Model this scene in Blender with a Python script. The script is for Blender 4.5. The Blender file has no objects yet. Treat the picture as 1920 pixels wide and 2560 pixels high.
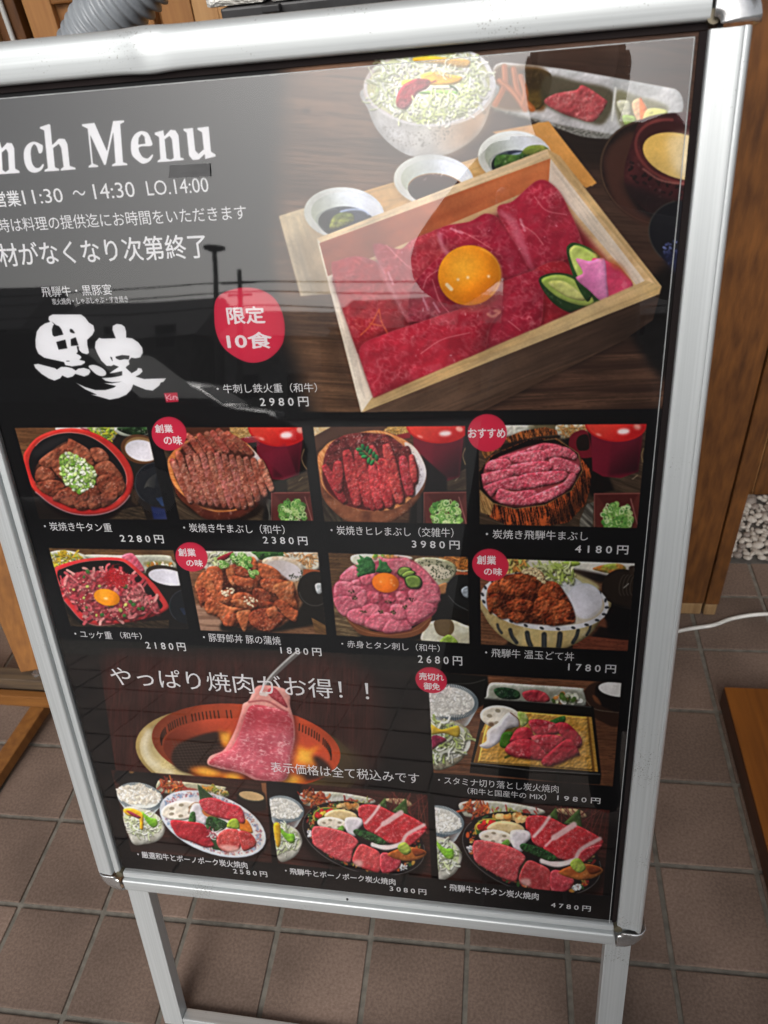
import bpy, bmesh, math, random
import numpy as np
from mathutils import Vector, Matrix
random.seed(4)
scn = bpy.context.scene
COL = scn.collection
rad = math.radians
# ---------------------------------------------------------------- camera
CAM = Vector((0.80453, -0.45129, 1.25027))
RM = np.array([[0.9873266052430034, 0.12318915937210104, -0.10005301391022213],
               [0.00298931025053587, -0.6447717003195768, -0.7643693599898069],
               [-0.15867337080792748, 0.7543831158504244, -0.6369685046501528]])
FPX = 1875.1
cam = bpy.data.cameras.new('camera'); camo = bpy.data.objects.new('camera', cam); COL.objects.link(camo)
m3 = Matrix((RM[0], -RM[1], -RM[2])).transposed()
camo.matrix_world = Matrix.Translation(CAM) @ m3.to_4x4()
cam.sensor_fit = 'VERTICAL'; cam.sensor_height = 36; cam.lens = FPX/2560*36
cam.clip_start = .02; cam.clip_end = 400
cam.dof.use_dof = True; cam.dof.focus_distance = .80; cam.dof.aperture_fstop = 9.0
scn.camera = camo
# ---------------------------------------------------------------- overcast daylight
SUN_EL, SUN_AZ = 38, 190
w = bpy.data.worlds.new('World'); scn.world = w; w.use_nodes = True
nt = w.node_tree; bg = nt.nodes['Background']
sky = nt.nodes.new('ShaderNodeTexSky'); sky.sky_type = 'NISHITA'; sky.sun_disc = False
sky.sun_elevation = rad(SUN_EL); sky.sun_rotation = rad(SUN_AZ); sky.air_density = 1.0; sky.dust_density = 4.0; sky.ozone_density = 1.0
hs = nt.nodes.new('ShaderNodeHueSaturation'); hs.inputs['Saturation'].default_value = .22
nt.links.new(sky.outputs[0], hs.inputs['Color']); nt.links.new(hs.outputs[0], bg.inputs['Color']); bg.inputs['Strength'].default_value = .15
sun = bpy.data.lights.new('sun', 'SUN'); sun.energy = 1.15; sun.angle = rad(30); sun.color = (1, .97, .93)
so = bpy.data.objects.new('sun', sun); COL.objects.link(so)
_e, _a = rad(SUN_EL), rad(SUN_AZ)
so.rotation_euler = Vector((math.sin(_a)*math.cos(_e), math.cos(_a)*math.cos(_e), math.sin(_e))).to_track_quat('Z', 'Y').to_euler()
scn.view_settings.view_transform = 'Standard'; scn.view_settings.look = 'None'; scn.view_settings.gamma = 1; scn.view_settings.exposure = 0.14
scn.view_settings.use_curve_mapping = False
# ---------------------------------------------------------------- helpers
def nm(s):
    m = bpy.data.materials.new(s); m.use_nodes = True; return m, m.node_tree, m.node_tree.nodes['Principled BSDF']
def lin(c): return tuple(((v/255)/12.92 if v/255 <= .04045 else ((v/255+.055)/1.055)**2.4) for v in c[:3])+(1,)
def node(nt, t, **k):
    n = nt.nodes.new(t)
    for a, b in k.items():
        if a in n.inputs: n.inputs[a].default_value = b
        else: setattr(n, a, b)
    return n
def mat(name, c1, c2=None, rough=.5, metal=0, scale=20, stretch=(1, 1, 1), bump=0, bscale=None, spec=.5, det=4, lo=.35, hi=.65, coat=0, dist=0.001):
    """procedural two-tone noise material in object space"""
    m, t, p = nm(name); c2 = c2 or tuple(v*.8 for v in c1)
    tc = node(t, 'ShaderNodeTexCoord'); mp = node(t, 'ShaderNodeMapping'); mp.inputs['Scale'].default_value = stretch
    t.links.new(tc.outputs['Object'], mp.inputs[0])
    n = node(t, 'ShaderNodeTexNoise'); n.inputs['Scale'].default_value = scale; n.inputs['Detail'].default_value = det
    t.links.new(mp.outputs[0], n.inputs['Vector'])
    r = node(t, 'ShaderNodeValToRGB'); r.color_ramp.elements[0].position = lo; r.color_ramp.elements[1].position = hi
    r.color_ramp.elements[0].color = tuple(c1[:3])+(1,); r.color_ramp.elements[1].color = tuple(c2[:3])+(1,)
    t.links.new(n.outputs['Fac'], r.inputs[0]); t.links.new(r.outputs[0], p.inputs['Base Color'])
    p.inputs['Roughness'].default_value = rough; p.inputs['Metallic'].default_value = metal; p.inputs['Specular IOR Level'].default_value = spec; p.inputs['Coat Weight'].default_value = coat
    if bump:
        n2 = node(t, 'ShaderNodeTexNoise'); n2.inputs['Scale'].default_value = bscale or scale; n2.inputs['Detail'].default_value = 5
        t.links.new(mp.outputs[0], n2.inputs['Vector']); b = node(t, 'ShaderNodeBump'); b.inputs['Strength'].default_value = bump; b.inputs['Distance'].default_value = dist
        t.links.new(n2.outputs['Fac'], b.inputs['Height']); t.links.new(b.outputs[0], p.inputs['Normal'])
    return m
def link(name, me, mt=None, parent=None):
    o = bpy.data.objects.new(name, me); COL.objects.link(o)
    if mt and not me.materials: me.materials.append(mt)
    if parent: o.parent = parent; o.matrix_parent_inverse = Matrix.Translation(-wl(parent))
    return o
def wl(o):
    v = Vector(o.location)
    return v if o.parent is None else v
def tag(o, label=None, cat=None, group=None, kind=None):
    for k, v in (('label', label), ('category', cat), ('group', group), ('kind', kind)):
        if v: o[k] = v
    return o
def thing(name, loc, label, cat, group=None):
    o = bpy.data.objects.new(name, None); COL.objects.link(o); o.location = loc; o.empty_display_size = .05; return tag(o, label, cat, group)
def bmobj(name, bm, mt, parent=None, sm=False):
    me = bpy.data.meshes.new(name); bmesh.ops.recalc_face_normals(bm, faces=bm.faces); bm.to_mesh(me); bm.free()
    if sm: me.shade_smooth()
    return link(name, me, mt, parent)
def box(bm, lo, hi, bev=0, M=None):
    lo, hi = Vector(lo), Vector(hi); g = bmesh.ops.create_cube(bm, size=1); vs = g['verts']
    for v in vs: v.co = Vector([lo[i]+(v.co[i]+.5)*(hi[i]-lo[i]) for i in range(3)])
    if bev:
        es = list({e for v in vs for e in v.link_edges}); r = bmesh.ops.bevel(bm, geom=es, offset=bev, segments=2, affect='EDGES', profile=.6); vs = list({v for f in r['faces'] for v in f.verts} | {v for v in vs if v.is_valid})
    if M is not None:
        for v in vs: v.co = M @ v.co
    return vs
def boxobj(name, lo, hi, mt, parent=None, bev=.001, M=None):
    bm = bmesh.new(); box(bm, lo, hi, bev, M); return bmobj(name, bm, mt, parent)
def tube(bm, pts, r, n=10, cap=True):
    pts = [Vector(p) for p in pts]; rs = r if hasattr(r, '__len__') else [r]*len(pts); prev = None; up = None
    for i, p in enumerate(pts):
        d = (pts[min(i+1, len(pts)-1)]-pts[max(i-1, 0)]).normalized()
        if up is None: up = d.orthogonal().normalized()
        up = (up-d*up.dot(d)).normalized(); s = d.cross(up)
        ring = [bm.verts.new(p+(up*math.cos(a)+s*math.sin(a))*rs[i]) for a in [2*math.pi*k/n for k in range(n)]]
        if prev:
            for k in range(n): bm.faces.new((prev[k], prev[(k+1) % n], ring[(k+1) % n], ring[k]))
        elif cap: bm.faces.new(ring[::-1])
        prev = ring
    if cap: bm.faces.new(prev)
def tubeobj(name, pts, r, mt, parent=None, n=10):
    bm = bmesh.new(); tube(bm, pts, r, n); return bmobj(name, bm, mt, parent, True)
def spline(p, n=8):
    p = [Vector(q) for q in p]; p = [2*p[0]-p[1]]+p+[2*p[-1]-p[-2]]; out = []
    for i in range(1, len(p)-2):
        a, b, c, d = p[i-1:i+3]
        for k in range(n):
            t = k/n; out.append(.5*(2*b+(c-a)*t+(2*a-5*b+4*c-d)*t*t+(3*b-a-3*c+d)*t**3))
    return out+[p[-2]]
# ---------------------------------------------------------------- the leaning plane of the board
B0 = Vector((0.32497657, -0.06296218, 0.32764525)); W_, H_ = 0.60638, 0.86510
RU = Vector((0.99976278, -0.02178045, 0)); UP = Vector((0.00588809, 0.27027413, 0.96276541)); NN = Vector((-0.02096946, -0.96253702, 0.27033826))
def bp(u, v, n=0): return B0+RU*u+UP*v+NN*n
MB = Matrix.Translation(B0) @ Matrix((RU, UP, NN)).transposed().to_4x4()     # local (u, v, n) -> world
def uv_of(x, y):
    """where a traced point of the sheet lies on the board, in metres along it"""
    d = Vector(RM.T @ np.array([(x-960)/FPX, (y-1280)/FPX, 1.0])); t = (B0-CAM).dot(NN)/d.dot(NN); q = CAM+d*t-B0; return q.dot(RU), q.dot(UP)
# ---------------------------------------------------------------- the print: a small painter in numpy
SC = 0.75                       # canvas samples per traced unit
CX0, CY0 = -470.0, 20.0
CW, CH = int(2290*SC), int(2340*SC)
CAN = np.zeros((CH, CW, 3), np.float32)
rng = np.random.default_rng(7)
_F = [0.0, 0.0, 1.0]
CLIP = [None]
def fr(x0=0, y0=0, k=1.0): _F[:] = [x0, y0, k]
def tx(p):
    p = np.asarray(p, float).reshape(-1, 2)
    return np.stack([(_F[0]+p[:, 0]/_F[2]-CX0)*SC, (_F[1]+p[:, 1]/_F[2]-CY0)*SC], 1)
def smooth(p, n=6):
    p = np.asarray(p, float); a, b, c, d = np.roll(p, 1, 0), p, np.roll(p, -1, 0), np.roll(p, -2, 0)
    t = (np.arange(n)/n)[None, :, None]; a, b, c, d = (q[:, None] for q in (a, b, c, d))
    return (.5*(2*b+(c-a)*t+(2*a-5*b+4*c-d)*t*t+(3*b-a-3*c+d)*t**3)).reshape(-1, 2)
def blur(m, r):
    r = max(0, int(round(r)))
    if r < 1: return m
    for _ in range(2):
        for ax in (0, 1):
            w = [(0, 0)]*m.ndim; w[ax] = (r+1, r)
            c = np.cumsum(np.pad(m, w, mode='edge'), axis=ax, dtype=np.float64)
            n = m.shape[ax]
            hi = np.take(c, np.arange(2*r+1, 2*r+1+n), ax); lo = np.take(c, np.arange(n), ax)
            m = ((hi-lo)/(2*r+1)).astype(np.float32)
    return m
def raster(polys, pad=0):
    """signed-area scan conversion of polygons given in canvas units"""
    al = np.concatenate(polys); x0 = int(np.floor(al[:, 0].min()))-pad-1; x1 = int(np.ceil(al[:, 0].max()))+pad+2
    y0 = int(np.floor(al[:, 1].min()))-pad-1; y1 = int(np.ceil(al[:, 1].max()))+pad+2
    x0, y0, x1, y1 = max(x0, 0), max(y0, 0), min(x1, CW), min(y1, CH)
    if x1-x0 < 1 or y1-y0 < 1: return None
    SS = 4; W = x1-x0; H = (y1-y0)*SS; acc = np.zeros((H, W+2))
    for p in polys:
        q = np.roll(p, -1, 0)
        for (ax, ay), (bx, by) in zip(p, q):
            s = 1.0
            if ay > by: ax, ay, bx, by, s = bx, by, ax, ay, -1.0
            i0 = max(0, int(np.ceil((ay-y0)*SS-.5))); i1 = min(H, int(np.ceil((by-y0)*SS-.5)))
            if i1 <= i0: continue
            ys = (np.arange(i0, i1)+.5)/SS+y0
            xs = np.clip(ax+(bx-ax)*(ys-ay)/(by-ay)-x0, 0, W); xi = np.minimum(xs.astype(int), W); f = xs-xi
            rr = np.arange(i0, i1); acc[rr, xi] += s*(1-f); acc[rr, xi+1] += s*f
    m = np.clip(np.abs(np.cumsum(acc, 1)[:, :W]), 0, 1).reshape(y1-y0, SS, W).mean(1).astype(np.float32)
    return y0, y1, x0, x1, m
def put(bb, rgb, a=1.0):
    y0, y1, x0, x1, m = bb; m = m*a
    if CLIP[0] is not None: m = m*CLIP[0][y0:y1, x0:x1]
    d = CAN[y0:y1, x0:x1]; m = m[..., None]
    d += (np.asarray(rgb, np.float32)-d)*m
def mk(p, sm=0, soft=0):
    p = np.asarray(p, float)
    if sm: p = smooth(p)
    s = soft/_F[2]*SC
    bb = raster([tx(p)], pad=int(2*s)+1)
    if bb is None: return None
    if s >= .6: bb = bb[:4]+(blur(bb[4], s),)
    return bb
def setclip(p=None, sm=0, soft=0, inv=False):
    if p is None: CLIP[0] = None; return
    bb = mk(p, sm, soft); c = np.zeros((CH, CW), np.float32)
    if bb: c[bb[0]:bb[1], bb[2]:bb[3]] = bb[4]
    CLIP[0] = 1-c if inv else c
def P(p, col, a=1.0, sm=0, soft=0):
    bb = mk(p, sm, soft)
    if bb: put(bb, col, a)
def ep(cx, cy, rx, ry=None, ang=0, n=36, a0=0, a1=360):
    ry = rx if ry is None else ry; t = np.radians(np.linspace(a0, a1, n, endpoint=(a1-a0) != 360)); c, s = np.cos(np.radians(ang)), np.sin(np.radians(ang))
    u, v = rx*np.cos(t), ry*np.sin(t); return np.stack([cx+u*c-v*s, cy+u*s+v*c], 1)
def El(cx, cy, rx, ry, ang, col, a=1.0, soft=0): P(ep(cx, cy, rx, ry, ang), col, a, 0, soft)
def L(pts, w, col, a=1.0, soft=0, sm=0):
    pts = np.asarray(pts, float)
    if sm:
        q = smooth(np.vstack([2*pts[0]-pts[1], pts, 2*pts[-1]-pts[-2]])); n = 6; pts = q[n:-2*n+1]
    p = tx(pts); r = max(.35, w*.5/_F[2]*SC); s = max(.5, soft/_F[2]*SC)
    x0, y0 = np.floor(p.min(0)-r-s-1).astype(int); x1, y1 = np.ceil(p.max(0)+r+s+2).astype(int)
    x0, y0, x1, y1 = max(x0, 0), max(y0, 0), min(x1, CW), min(y1, CH)
    if x1 <= x0 or y1 <= y0: return
    X, Y = np.meshgrid(np.arange(x0, x1)+.5, np.arange(y0, y1)+.5); d = np.full(X.shape, 1e9)
    for (ax, ay), (bx, by) in zip(p[:-1], p[1:]):
        vx, vy = bx-ax, by-ay; t = np.clip(((X-ax)*vx+(Y-ay)*vy)/(vx*vx+vy*vy+1e-9), 0, 1)
        d = np.minimum(d, (X-ax-t*vx)**2+(Y-ay-t*vy)**2)
    m = np.clip((r-np.sqrt(d))/(2*s)+.5, 0, 1).astype(np.float32)*min(1, (w*.5/_F[2]*SC)/.35)
    put((y0, y1, x0, x1, m), col, a)
def vn(x, y, seed=0):
    xi, yi = np.floor(x), np.floor(y); fx, fy = x-xi, y-yi; fx = fx*fx*(3-2*fx); fy = fy*fy*(3-2*fy)
    def h(a, b):
        n = (a.astype(np.int64)*374761393+b.astype(np.int64)*668265263+seed*982451653) & 0x7fffffff
        n = ((n ^ (n >> 13))*1274126177) & 0x7fffffff
        return ((n ^ (n >> 16)) & 0xffff)/65535.0
    a, b, c, d = h(xi, yi), h(xi+1, yi), h(xi, yi+1), h(xi+1, yi+1)
    return (a+(b-a)*fx+(c-a)*fy+(a-b-c+d)*fx*fy).astype(np.float32)
def fbm(x, y, seed=0, o=3):
    r = 0; t = 0; w = 1.0
    for i in range(o): r = r+w*vn(x*2**i+17*i, y*2**i+5*i, seed+i); t += w; w *= .55
    return r/t
def grid(bb, ang=0, sx=1.0, sy=1.0):
    X, Y = np.meshgrid((np.arange(bb[2], bb[3])+.5)/SC, (np.arange(bb[0], bb[1])+.5)/SC)
    c, s = np.cos(np.radians(ang)), np.sin(np.radians(ang))
    return (X*c+Y*s)/sx, (-X*s+Y*c)/sy
_sd = [0]
def nz(bb, s, ang=0, st=1.0, o=3):
    _sd[0] += 11; x, y = grid(bb, ang, s*st, s); return fbm(x, y, _sd[0], o)
def col3(c): return np.asarray(c, np.float32)[None, None, :]
def mix(a, b, t): return a+(b-a)*np.clip(t, 0, 1)[..., None]
def B(p, col, col2=None, sm=1, bump=.5, bs=6, round_=8, spec=.3, sharp=.62, vein=None, vs=10, va=.5, vang=0, vst=1.0, edge=.28, soft=0, a=1.0, kd=1.0, speccol=(255, 245, 235)):
    """a lit, bumpy lump of food: colour blend, veins, relief shading and wet highlights"""
    bb = mk(p, sm, soft)
    if bb is None: return
    m = bb[4]; r = round_/_F[2]*SC if _F[2] else round_; k = 1/_F[2]
    h = blur(m, r); n = nz(bb, bs*k, o=3); hh = h*1.35+n*bump
    gy, gx = np.gradient(blur(hh, 1)); sh = (gx*.6+gy*.8)*kd*2.2
    c = mix(col3(col), col3(col2 if col2 is not None else col), (nz(bb, bs*4*k, o=2)-.5)*3+.5)
    if vein is not None:
        v = nz(bb, vs*k, vang, vst, 3); v = np.clip(1-np.abs(v-.5)*11, 0, 1); v *= np.clip(nz(bb, vs*3*k, o=2)*3-.9, 0, 1)
        c = mix(c, col3(vein), v*va)
    c = c*(1+np.clip(sh, -.55, .5)-edge*(1-np.clip(h*1.15, 0, 1))*1.1)[..., None]
    s2 = nz(bb, bs*.7*k, o=2); sp = np.clip((s2-sharp)*7, 0, 1)*np.clip(nz(bb, bs*3*k, o=2)*3-1, 0, 1)*np.clip(h*1.5-.5, 0, 1)
    c = mix(c, col3(speccol), sp*spec*.8)
    put(bb, np.clip(c, 0, 255), a)
def T(p, c1, c2, s=8, ang=0, st=1.0, con=2.5, o=4, a=1.0, sm=0, soft=0):
    """filled shape with streaky two-colour noise (wood, glaze, cloth)"""
    bb = mk(p, sm, soft)
    if bb is None: return
    n = nz(bb, s/_F[2], ang, st, o); put(bb, mix(col3(c1), col3(c2), (n-.5)*con+.5), a)
def wood(p, c1, c2, ang=0, s=5, st=14, fine=True, a=1.0, **k):
    T(p, c1, c2, s*5, ang, st*.5, 2.2, 3, a, **k)
    if fine:
        bb = mk(p); 
        if bb is None: return
        n = nz(bb, s/_F[2], ang, st, 3); put(bb[:4]+(bb[4]*np.clip((n-.55)*5, 0, .6 if sum(c1) < 420 else .16),), np.asarray(c1)*.55, a)
def G(p, c1, c2, p1, p2, a=1.0, sm=0, soft=0, pw=1.0):
    """linear gradient from point p1 to p2"""
    bb = mk(p, sm, soft)
    if bb is None: return
    q = tx([p1, p2]); X, Y = np.meshgrid(np.arange(bb[2], bb[3])+.5, np.arange(bb[0], bb[1])+.5); v = q[1]-q[0]
    t = np.clip(((X-q[0, 0])*v[0]+(Y-q[0, 1])*v[1])/(v@v), 0, 1)**pw; put(bb, mix(col3(c1), col3(c2), t), a)
def inside(p, n, sm=1):
    p = np.asarray(p, float); p = smooth(p) if sm else p; lo, hi = p.min(0), p.max(0); out = []
    while len(out) < n:
        q = lo+rng.random((n*3, 2))*(hi-lo); ins = np.zeros(len(q), bool); j = len(p)-1
        for i in range(len(p)):
            c = ((p[i, 1] > q[:, 1]) != (p[j, 1] > q[:, 1])) & (q[:, 0] < (p[j, 0]-p[i, 0])*(q[:, 1]-p[i, 1])/(p[j, 1]-p[i, 1]+1e-9)+p[i, 0]); ins ^= c; j = i
        out += list(q[ins])
    return np.array(out[:n])
def shreds(p, n, cols, ln=40, w=5, curl=.5, shadow=.45, ang=None, spread=180):
    for q in inside(p, n):
        t = np.radians((rng.random()*360) if ang is None else ang+(rng.random()-.5)*spread); c = (rng.random()-.5)*curl*4; l = ln*(.5+rng.random()*.8); pts = [q]
        for i in range(4): pts.append(pts[-1]+np.array([np.cos(t), np.sin(t)])*l/4); t += c/2
        pts = np.array(pts); cc = np.array(cols[rng.integers(len(cols))], float)*(.85+.3*rng.random())
        if shadow: L(pts+[w*.5, w*.9], w*1.1, cc*.35, shadow)
        L(pts, w*(.6+.7*rng.random()), np.clip(cc, 0, 255))
def dots(p, n, cols, r=4, asp=1.8, shadow=.4, hole=None, sm=1):
    for q in inside(p, n, sm):
        t = rng.random()*180; rr = r*(.7+.6*rng.random()); cc = np.clip(np.array(cols[rng.integers(len(cols))], float)*(.85+.3*rng.random()), 0, 255)
        dx = np.array([np.cos(np.radians(t)), np.sin(np.radians(t))])*rr*(asp-1)
        if shadow: L([q-dx+[rr*.4, rr*.7], q+dx+[rr*.4, rr*.7]], rr*2.2, cc*.3, shadow)
        L([q-dx, q+dx], rr*2, cc)
        if hole is not None: L([q-dx*.5, q+dx*.5], rr*.9, hole)
        else: L([q-dx*.6-[rr*.2, rr*.3], q+dx*.2-[rr*.2, rr*.3]], rr*.8, np.minimum(cc*1.2+15, 255), .7)
def sheen(p, n, r, a=.9, col=(255, 255, 255), sm=1, asp=1.6):
    for q in inside(p, n, sm):
        t = np.radians(rng.random()*180); rr = r*(.4+rng.random()*.9); d = np.array([np.cos(t), np.sin(t)])*rr*asp*rng.random()
        L([q-d, q+d], rr, col, a*(.4+.6*rng.random()))
def egg(cx, cy, rx, ry, ang, c=(245, 150, 10), hot=(255, 185, 40)):
    El(cx+rx*.06, cy+ry*.12, rx*1.06, ry*1.06, ang, (60, 5, 5), .45, rx*.12)
    bb = mk(ep(cx, cy, rx, ry, ang)); q = tx([[cx-rx*.25, cy-ry*.3]])[0]; R = rx/_F[2]*SC
    X, Y = np.meshgrid(np.arange(bb[2], bb[3])+.5, np.arange(bb[0], bb[1])+.5); d = np.hypot(X-q[0], Y-q[1])/R
    k = mix(col3(hot), col3(c), d); k = k*(1-.38*np.clip(d-.75, 0, 1))[..., None]; put(bb, k)

def finish_photos():
    """photographic print: slightly muted inks, soft focus, fine grain, uneven light in the pictures"""
    global CAN
    l = CAN @ np.array([.3, .59, .11], np.float32); c = l[..., None]+(CAN-l[..., None])*.94
    c = c*.45+blur(c, 1)*.55; c = c+(c-blur(c, 3))*.55
    g = rng.normal(0, 1, l.shape).astype(np.float32); g = blur(g, 1)*3.2
    x, y = np.meshgrid(np.arange(CW)/(70*SC), np.arange(CH)/(70*SC)); lo = fbm(x, y, 77, 3)-.5; k = np.clip((l-24)/50, 0, 1)
    CAN = np.clip(c*(1+(lo*.30+g*.022)*k)[..., None], 0, 255).astype(np.float32)
def paint_hero():
    # --- black ground of the sheet
    CAN[:] = (17, 17, 19)
    # --- big photo of the tray, fading into black at its left
    fr()
    area = [(640, 60), (1830, 20), (1790, 300), (1681, 1021), (815, 1031), (760, 930), (705, 760), (690, 560), (700, 300), (720, 60)]
    setclip(area, 0, 26); hard = mk([(400, 60), (1830, 20), (1790, 300), (1681, 1021), (815, 1031), (400, 1033)])
    a2 = [(640, -60), (2030, -60), (1990, 300), (1881, 1221), (915, 1331), (800, 1040), (762, 930), (706, 760), (690, 560), (700, 300), (720, -60)]
    setclip(a2, 0, 26); hc = np.zeros((CH, CW), np.float32); hc[hard[0]:hard[1], hard[2]:hard[3]] = hard[4]; CLIP[0] *= hc; base = CLIP[0].copy()
    wood([(560, 40), (1830, 20), (1790, 500), (1681, 1021), (560, 1031)], (122, 88, 66), (90, 64, 48), 4, 5, 22)
    wood([(600, 560), (900, 600), (1000, 1040), (600, 1040)], (128, 92, 66), (84, 58, 42), 3, 2.4, 40)
    G([(1100, 100), (1830, 20), (1790, 500), (1681, 1021), (1100, 1021)], (40, 26, 22), (34, 20, 18), (1100, 300), (1700, 700), .55, 0, 60)
    El(800, 470, 70, 22, 0, (60, 42, 32), .4, 18); El(765, 277, 12, 6, 0, (50, 35, 28), .7, 3)
    # shadow and second table area at the lower right
    P([(1130, 1040), (1330, 900), (1560, 760), (1700, 700), (1700, 1040)], (26, 20, 19), .85, 0, 18)
    wood([(1180, 1025), (1400, 900), (1610, 830), (1700, 880), (1690, 1025)], (96, 66, 50), (58, 38, 30), -3, 2.5, 40)
    P([(1560, 760), (1760, 640), (1720, 960), (1640, 930)], (14, 12, 13), .95, 1, 10)
    P([(1130, 1035), (1570, 790), (1640, 810), (1200, 1035)], (12, 9, 9), .6, 0, 10)
    # --- upper right: three-part dish
    fr(960, 0, 1.7281)
    P([(560, 480), (720, 420), (1020, 620), (1240, 560), (1330, 640), (900, 720), (620, 600)], (22, 15, 13), .7, 1, 20)
    dish = [(470, 300), (500, 272), (560, 272), (820, 305), (1200, 372), (1270, 392), (1293, 440), (1285, 490), (1230, 560), (1100, 585), (1000, 598), (860, 590), (700, 535), (470, 465), (462, 400)]
    B(dish, (202, 202, 205), (176, 178, 180), bump=.3, bs=14, spec=.1, round_=14, edge=.2)
    T([(470, 466), (700, 525), (870, 560), (1040, 590), (1000, 600), (860, 592), (700, 540), (470, 478)], (150, 150, 140), (60, 58, 50), 4, 0, 2, 3, a=.7, soft=2)
    P([(480, 300), (560, 285), (700, 305), (700, 460), (640, 478), (470, 455)], (110, 72, 30), 1, 1, 6)
    B([(600, 300), (720, 318), (700, 430), (650, 470), (590, 350)], (96, 74, 26), (60, 44, 18), bump=1, bs=20, spec=.1)
    for q in ([(520, 290), (520, 370), (480, 450)], [(560, 300), (580, 400), (640, 470)], [(500, 350), (560, 400), (610, 470)], [(590, 330), (610, 400), (600, 455)]):
        L(q, 26, (178, 96, 42), 1, 4, 1); L(np.array(q)-[6, 4], 8, (228, 150, 90), .6, 3, 1)
    P([(700, 330), (830, 350), (990, 395), (960, 525), (880, 530), (690, 450)], (74, 68, 48), .9, 1, 8)
    B([(692, 440), (740, 405), (830, 388), (860, 368), (950, 425), (962, 450), (905, 525), (830, 510), (760, 485)], (208, 110, 112), (176, 72, 78), bump=.9, bs=16, spec=.35, vein=(240, 190, 180), vs=14)
    P([(1000, 395), (1090, 415), (1230, 470), (1100, 560), (1020, 540)], (120, 116, 80), .8, 1, 8)
    L([(1000, 380), (985, 520)], 10, (225, 226, 222), 1, 3)
    for pp, c in (([(1005, 440), (1060, 440), (1060, 520), (1030, 500)], (214, 214, 190)), ([(1070, 450), (1105, 425), (1140, 480), (1100, 530)], (230, 190, 150)), ([(1105, 425), (1120, 440), (1145, 500), (1110, 520)], (232, 130, 70)), ([(1140, 470), (1225, 480), (1180, 530), (1120, 530)], (206, 206, 120)), ([(1030, 500), (1085, 505), (1085, 560), (1045, 545)], (168, 196, 104))):
        B(pp, c, bump=.5, bs=14, spec=.2)
    # --- brown cup, saucer and lid
    T(ep(1180, 745, 255, 225, 28), (34, 20, 18), (20, 12, 12), 30)
    L(ep(1180, 745, 250, 218, 28, 40, 60, 260), 5, (120, 92, 66), .8, 3)
    P([(950, 700), (1010, 600), (1090, 580), (1050, 760), (1090, 900), (1180, 960), (1120, 970), (1000, 880)], (78, 44, 34), .85, 1, 12)
    B([(1075, 600), (1110, 520), (1230, 490), (1380, 500), (1420, 640), (1420, 900), (1180, 930), (1060, 830), (1038, 740)], (84, 32, 34), (58, 22, 26), bump=.5, bs=22, spec=.15, round_=30, edge=.5)
    P([(1040, 780), (1150, 830), (1400, 900), (1400, 960), (1180, 940), (1060, 850)], (26, 18, 20), .8, 1, 16)
    dots([(1070, 700), (1180, 760), (1380, 800), (1380, 860), (1100, 800)], 36, [(30, 14, 16)], 5, 2, 0)
    El(1270, 650, 170, 118, 20, (56, 22, 24)); L(ep(1262, 652, 180, 128, 20, 40, 60, 250), 12, (120, 52, 50), .9, 4)
    G(ep(1285, 676, 172, 96, 17), (226, 186, 92), (206, 180, 122), (1110, 600), (1380, 740))
    G([(1230, 590), (1390, 600), (1390, 780), (1260, 740)], (226, 210, 176), (226, 222, 214), (1230, 650), (1350, 700), .6, 1, 16)
    L([(1120, 730), (1200, 780), (1330, 800)], 7, (190, 120, 110), .7, 4, 1)
    El(1330, 1020, 190, 150, 20, (20, 20, 26)); L(ep(1330, 1020, 190, 150, 20, 40, 120, 230), 6, (62, 62, 58), .8, 3)
    dots([(1210, 1070), (1260, 1040), (1300, 1100), (1230, 1140)], 30, [(90, 100, 150), (60, 66, 110)], 4, 2, 0)
    P([(1200, 1090), (1330, 1090), (1270, 1180)], (24, 28, 60), .8, 1, 10)
    # --- boards under the small bowls
    fr()
    wood([(697, 540), (1190, 395), (1345, 306), (1372, 306), (1490, 455), (1480, 466), (1360, 400), (1200, 640), (850, 730), (752, 740)], (212, 172, 112), (196, 148, 86), -18, 6, 14)
    G([(1230, 330), (1372, 303), (1492, 458), (1465, 470), (1380, 400)], (204, 148, 78), (214, 150, 70), (1250, 330), (1480, 460), .9)
    P([(697, 540), (795, 510), (900, 480), (900, 560), (800, 600), (830, 730), (752, 740)], (226, 208, 174), .9, 0, 2)
    wood([(697, 540), (795, 510), (830, 735), (752, 740)], (236, 222, 194), (220, 200, 164), 72, 6, 14, a=.8)
    # --- salad bowl
    fr(860, 100, 3.318)
    El(420, 900, 190, 110, 20, (40, 28, 22), .5, 50)
    body = [(160, 400), (200, 580), (270, 740), (400, 880), (560, 965), (750, 960), (880, 940), (1040, 850), (1150, 730), (1220, 540), (1258, 360), (700, 300)]
    B(body, (206, 206, 210), (186, 184, 184), bump=.25, bs=40, spec=.0, round_=60, edge=.3)
    G([(640, 700), (1000, 640), (1240, 460), (1150, 730), (1040, 850), (880, 940), (600, 960)], (200, 196, 192), (176, 138, 104), (700, 800), (1040, 760), .8, 1, 40)
    dots([(300, 700), (600, 760), (900, 740), (820, 860), (500, 880), (330, 780)], 150, [(110, 104, 100)], 3, 1.2, 0)
    G([(160, 400), (175, 320), (240, 230), (420, 115), (560, 75), (800, 58), (980, 72), (1110, 120), (1200, 200), (1258, 340), (1240, 430), (1150, 560), (1000, 650), (800, 705), (560, 700), (400, 650), (250, 560), (180, 480)], (196, 184, 178), (220, 220, 226), (160, 200), (900, 650), 1, 1)
    inn = [(192, 400), (215, 320), (290, 235), (440, 140), (640, 90), (900, 85), (1060, 125), (1160, 210), (1205, 320), (1190, 430), (1100, 560), (960, 645), (760, 690), (560, 680), (420, 630), (280, 550), (215, 480)]
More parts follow.
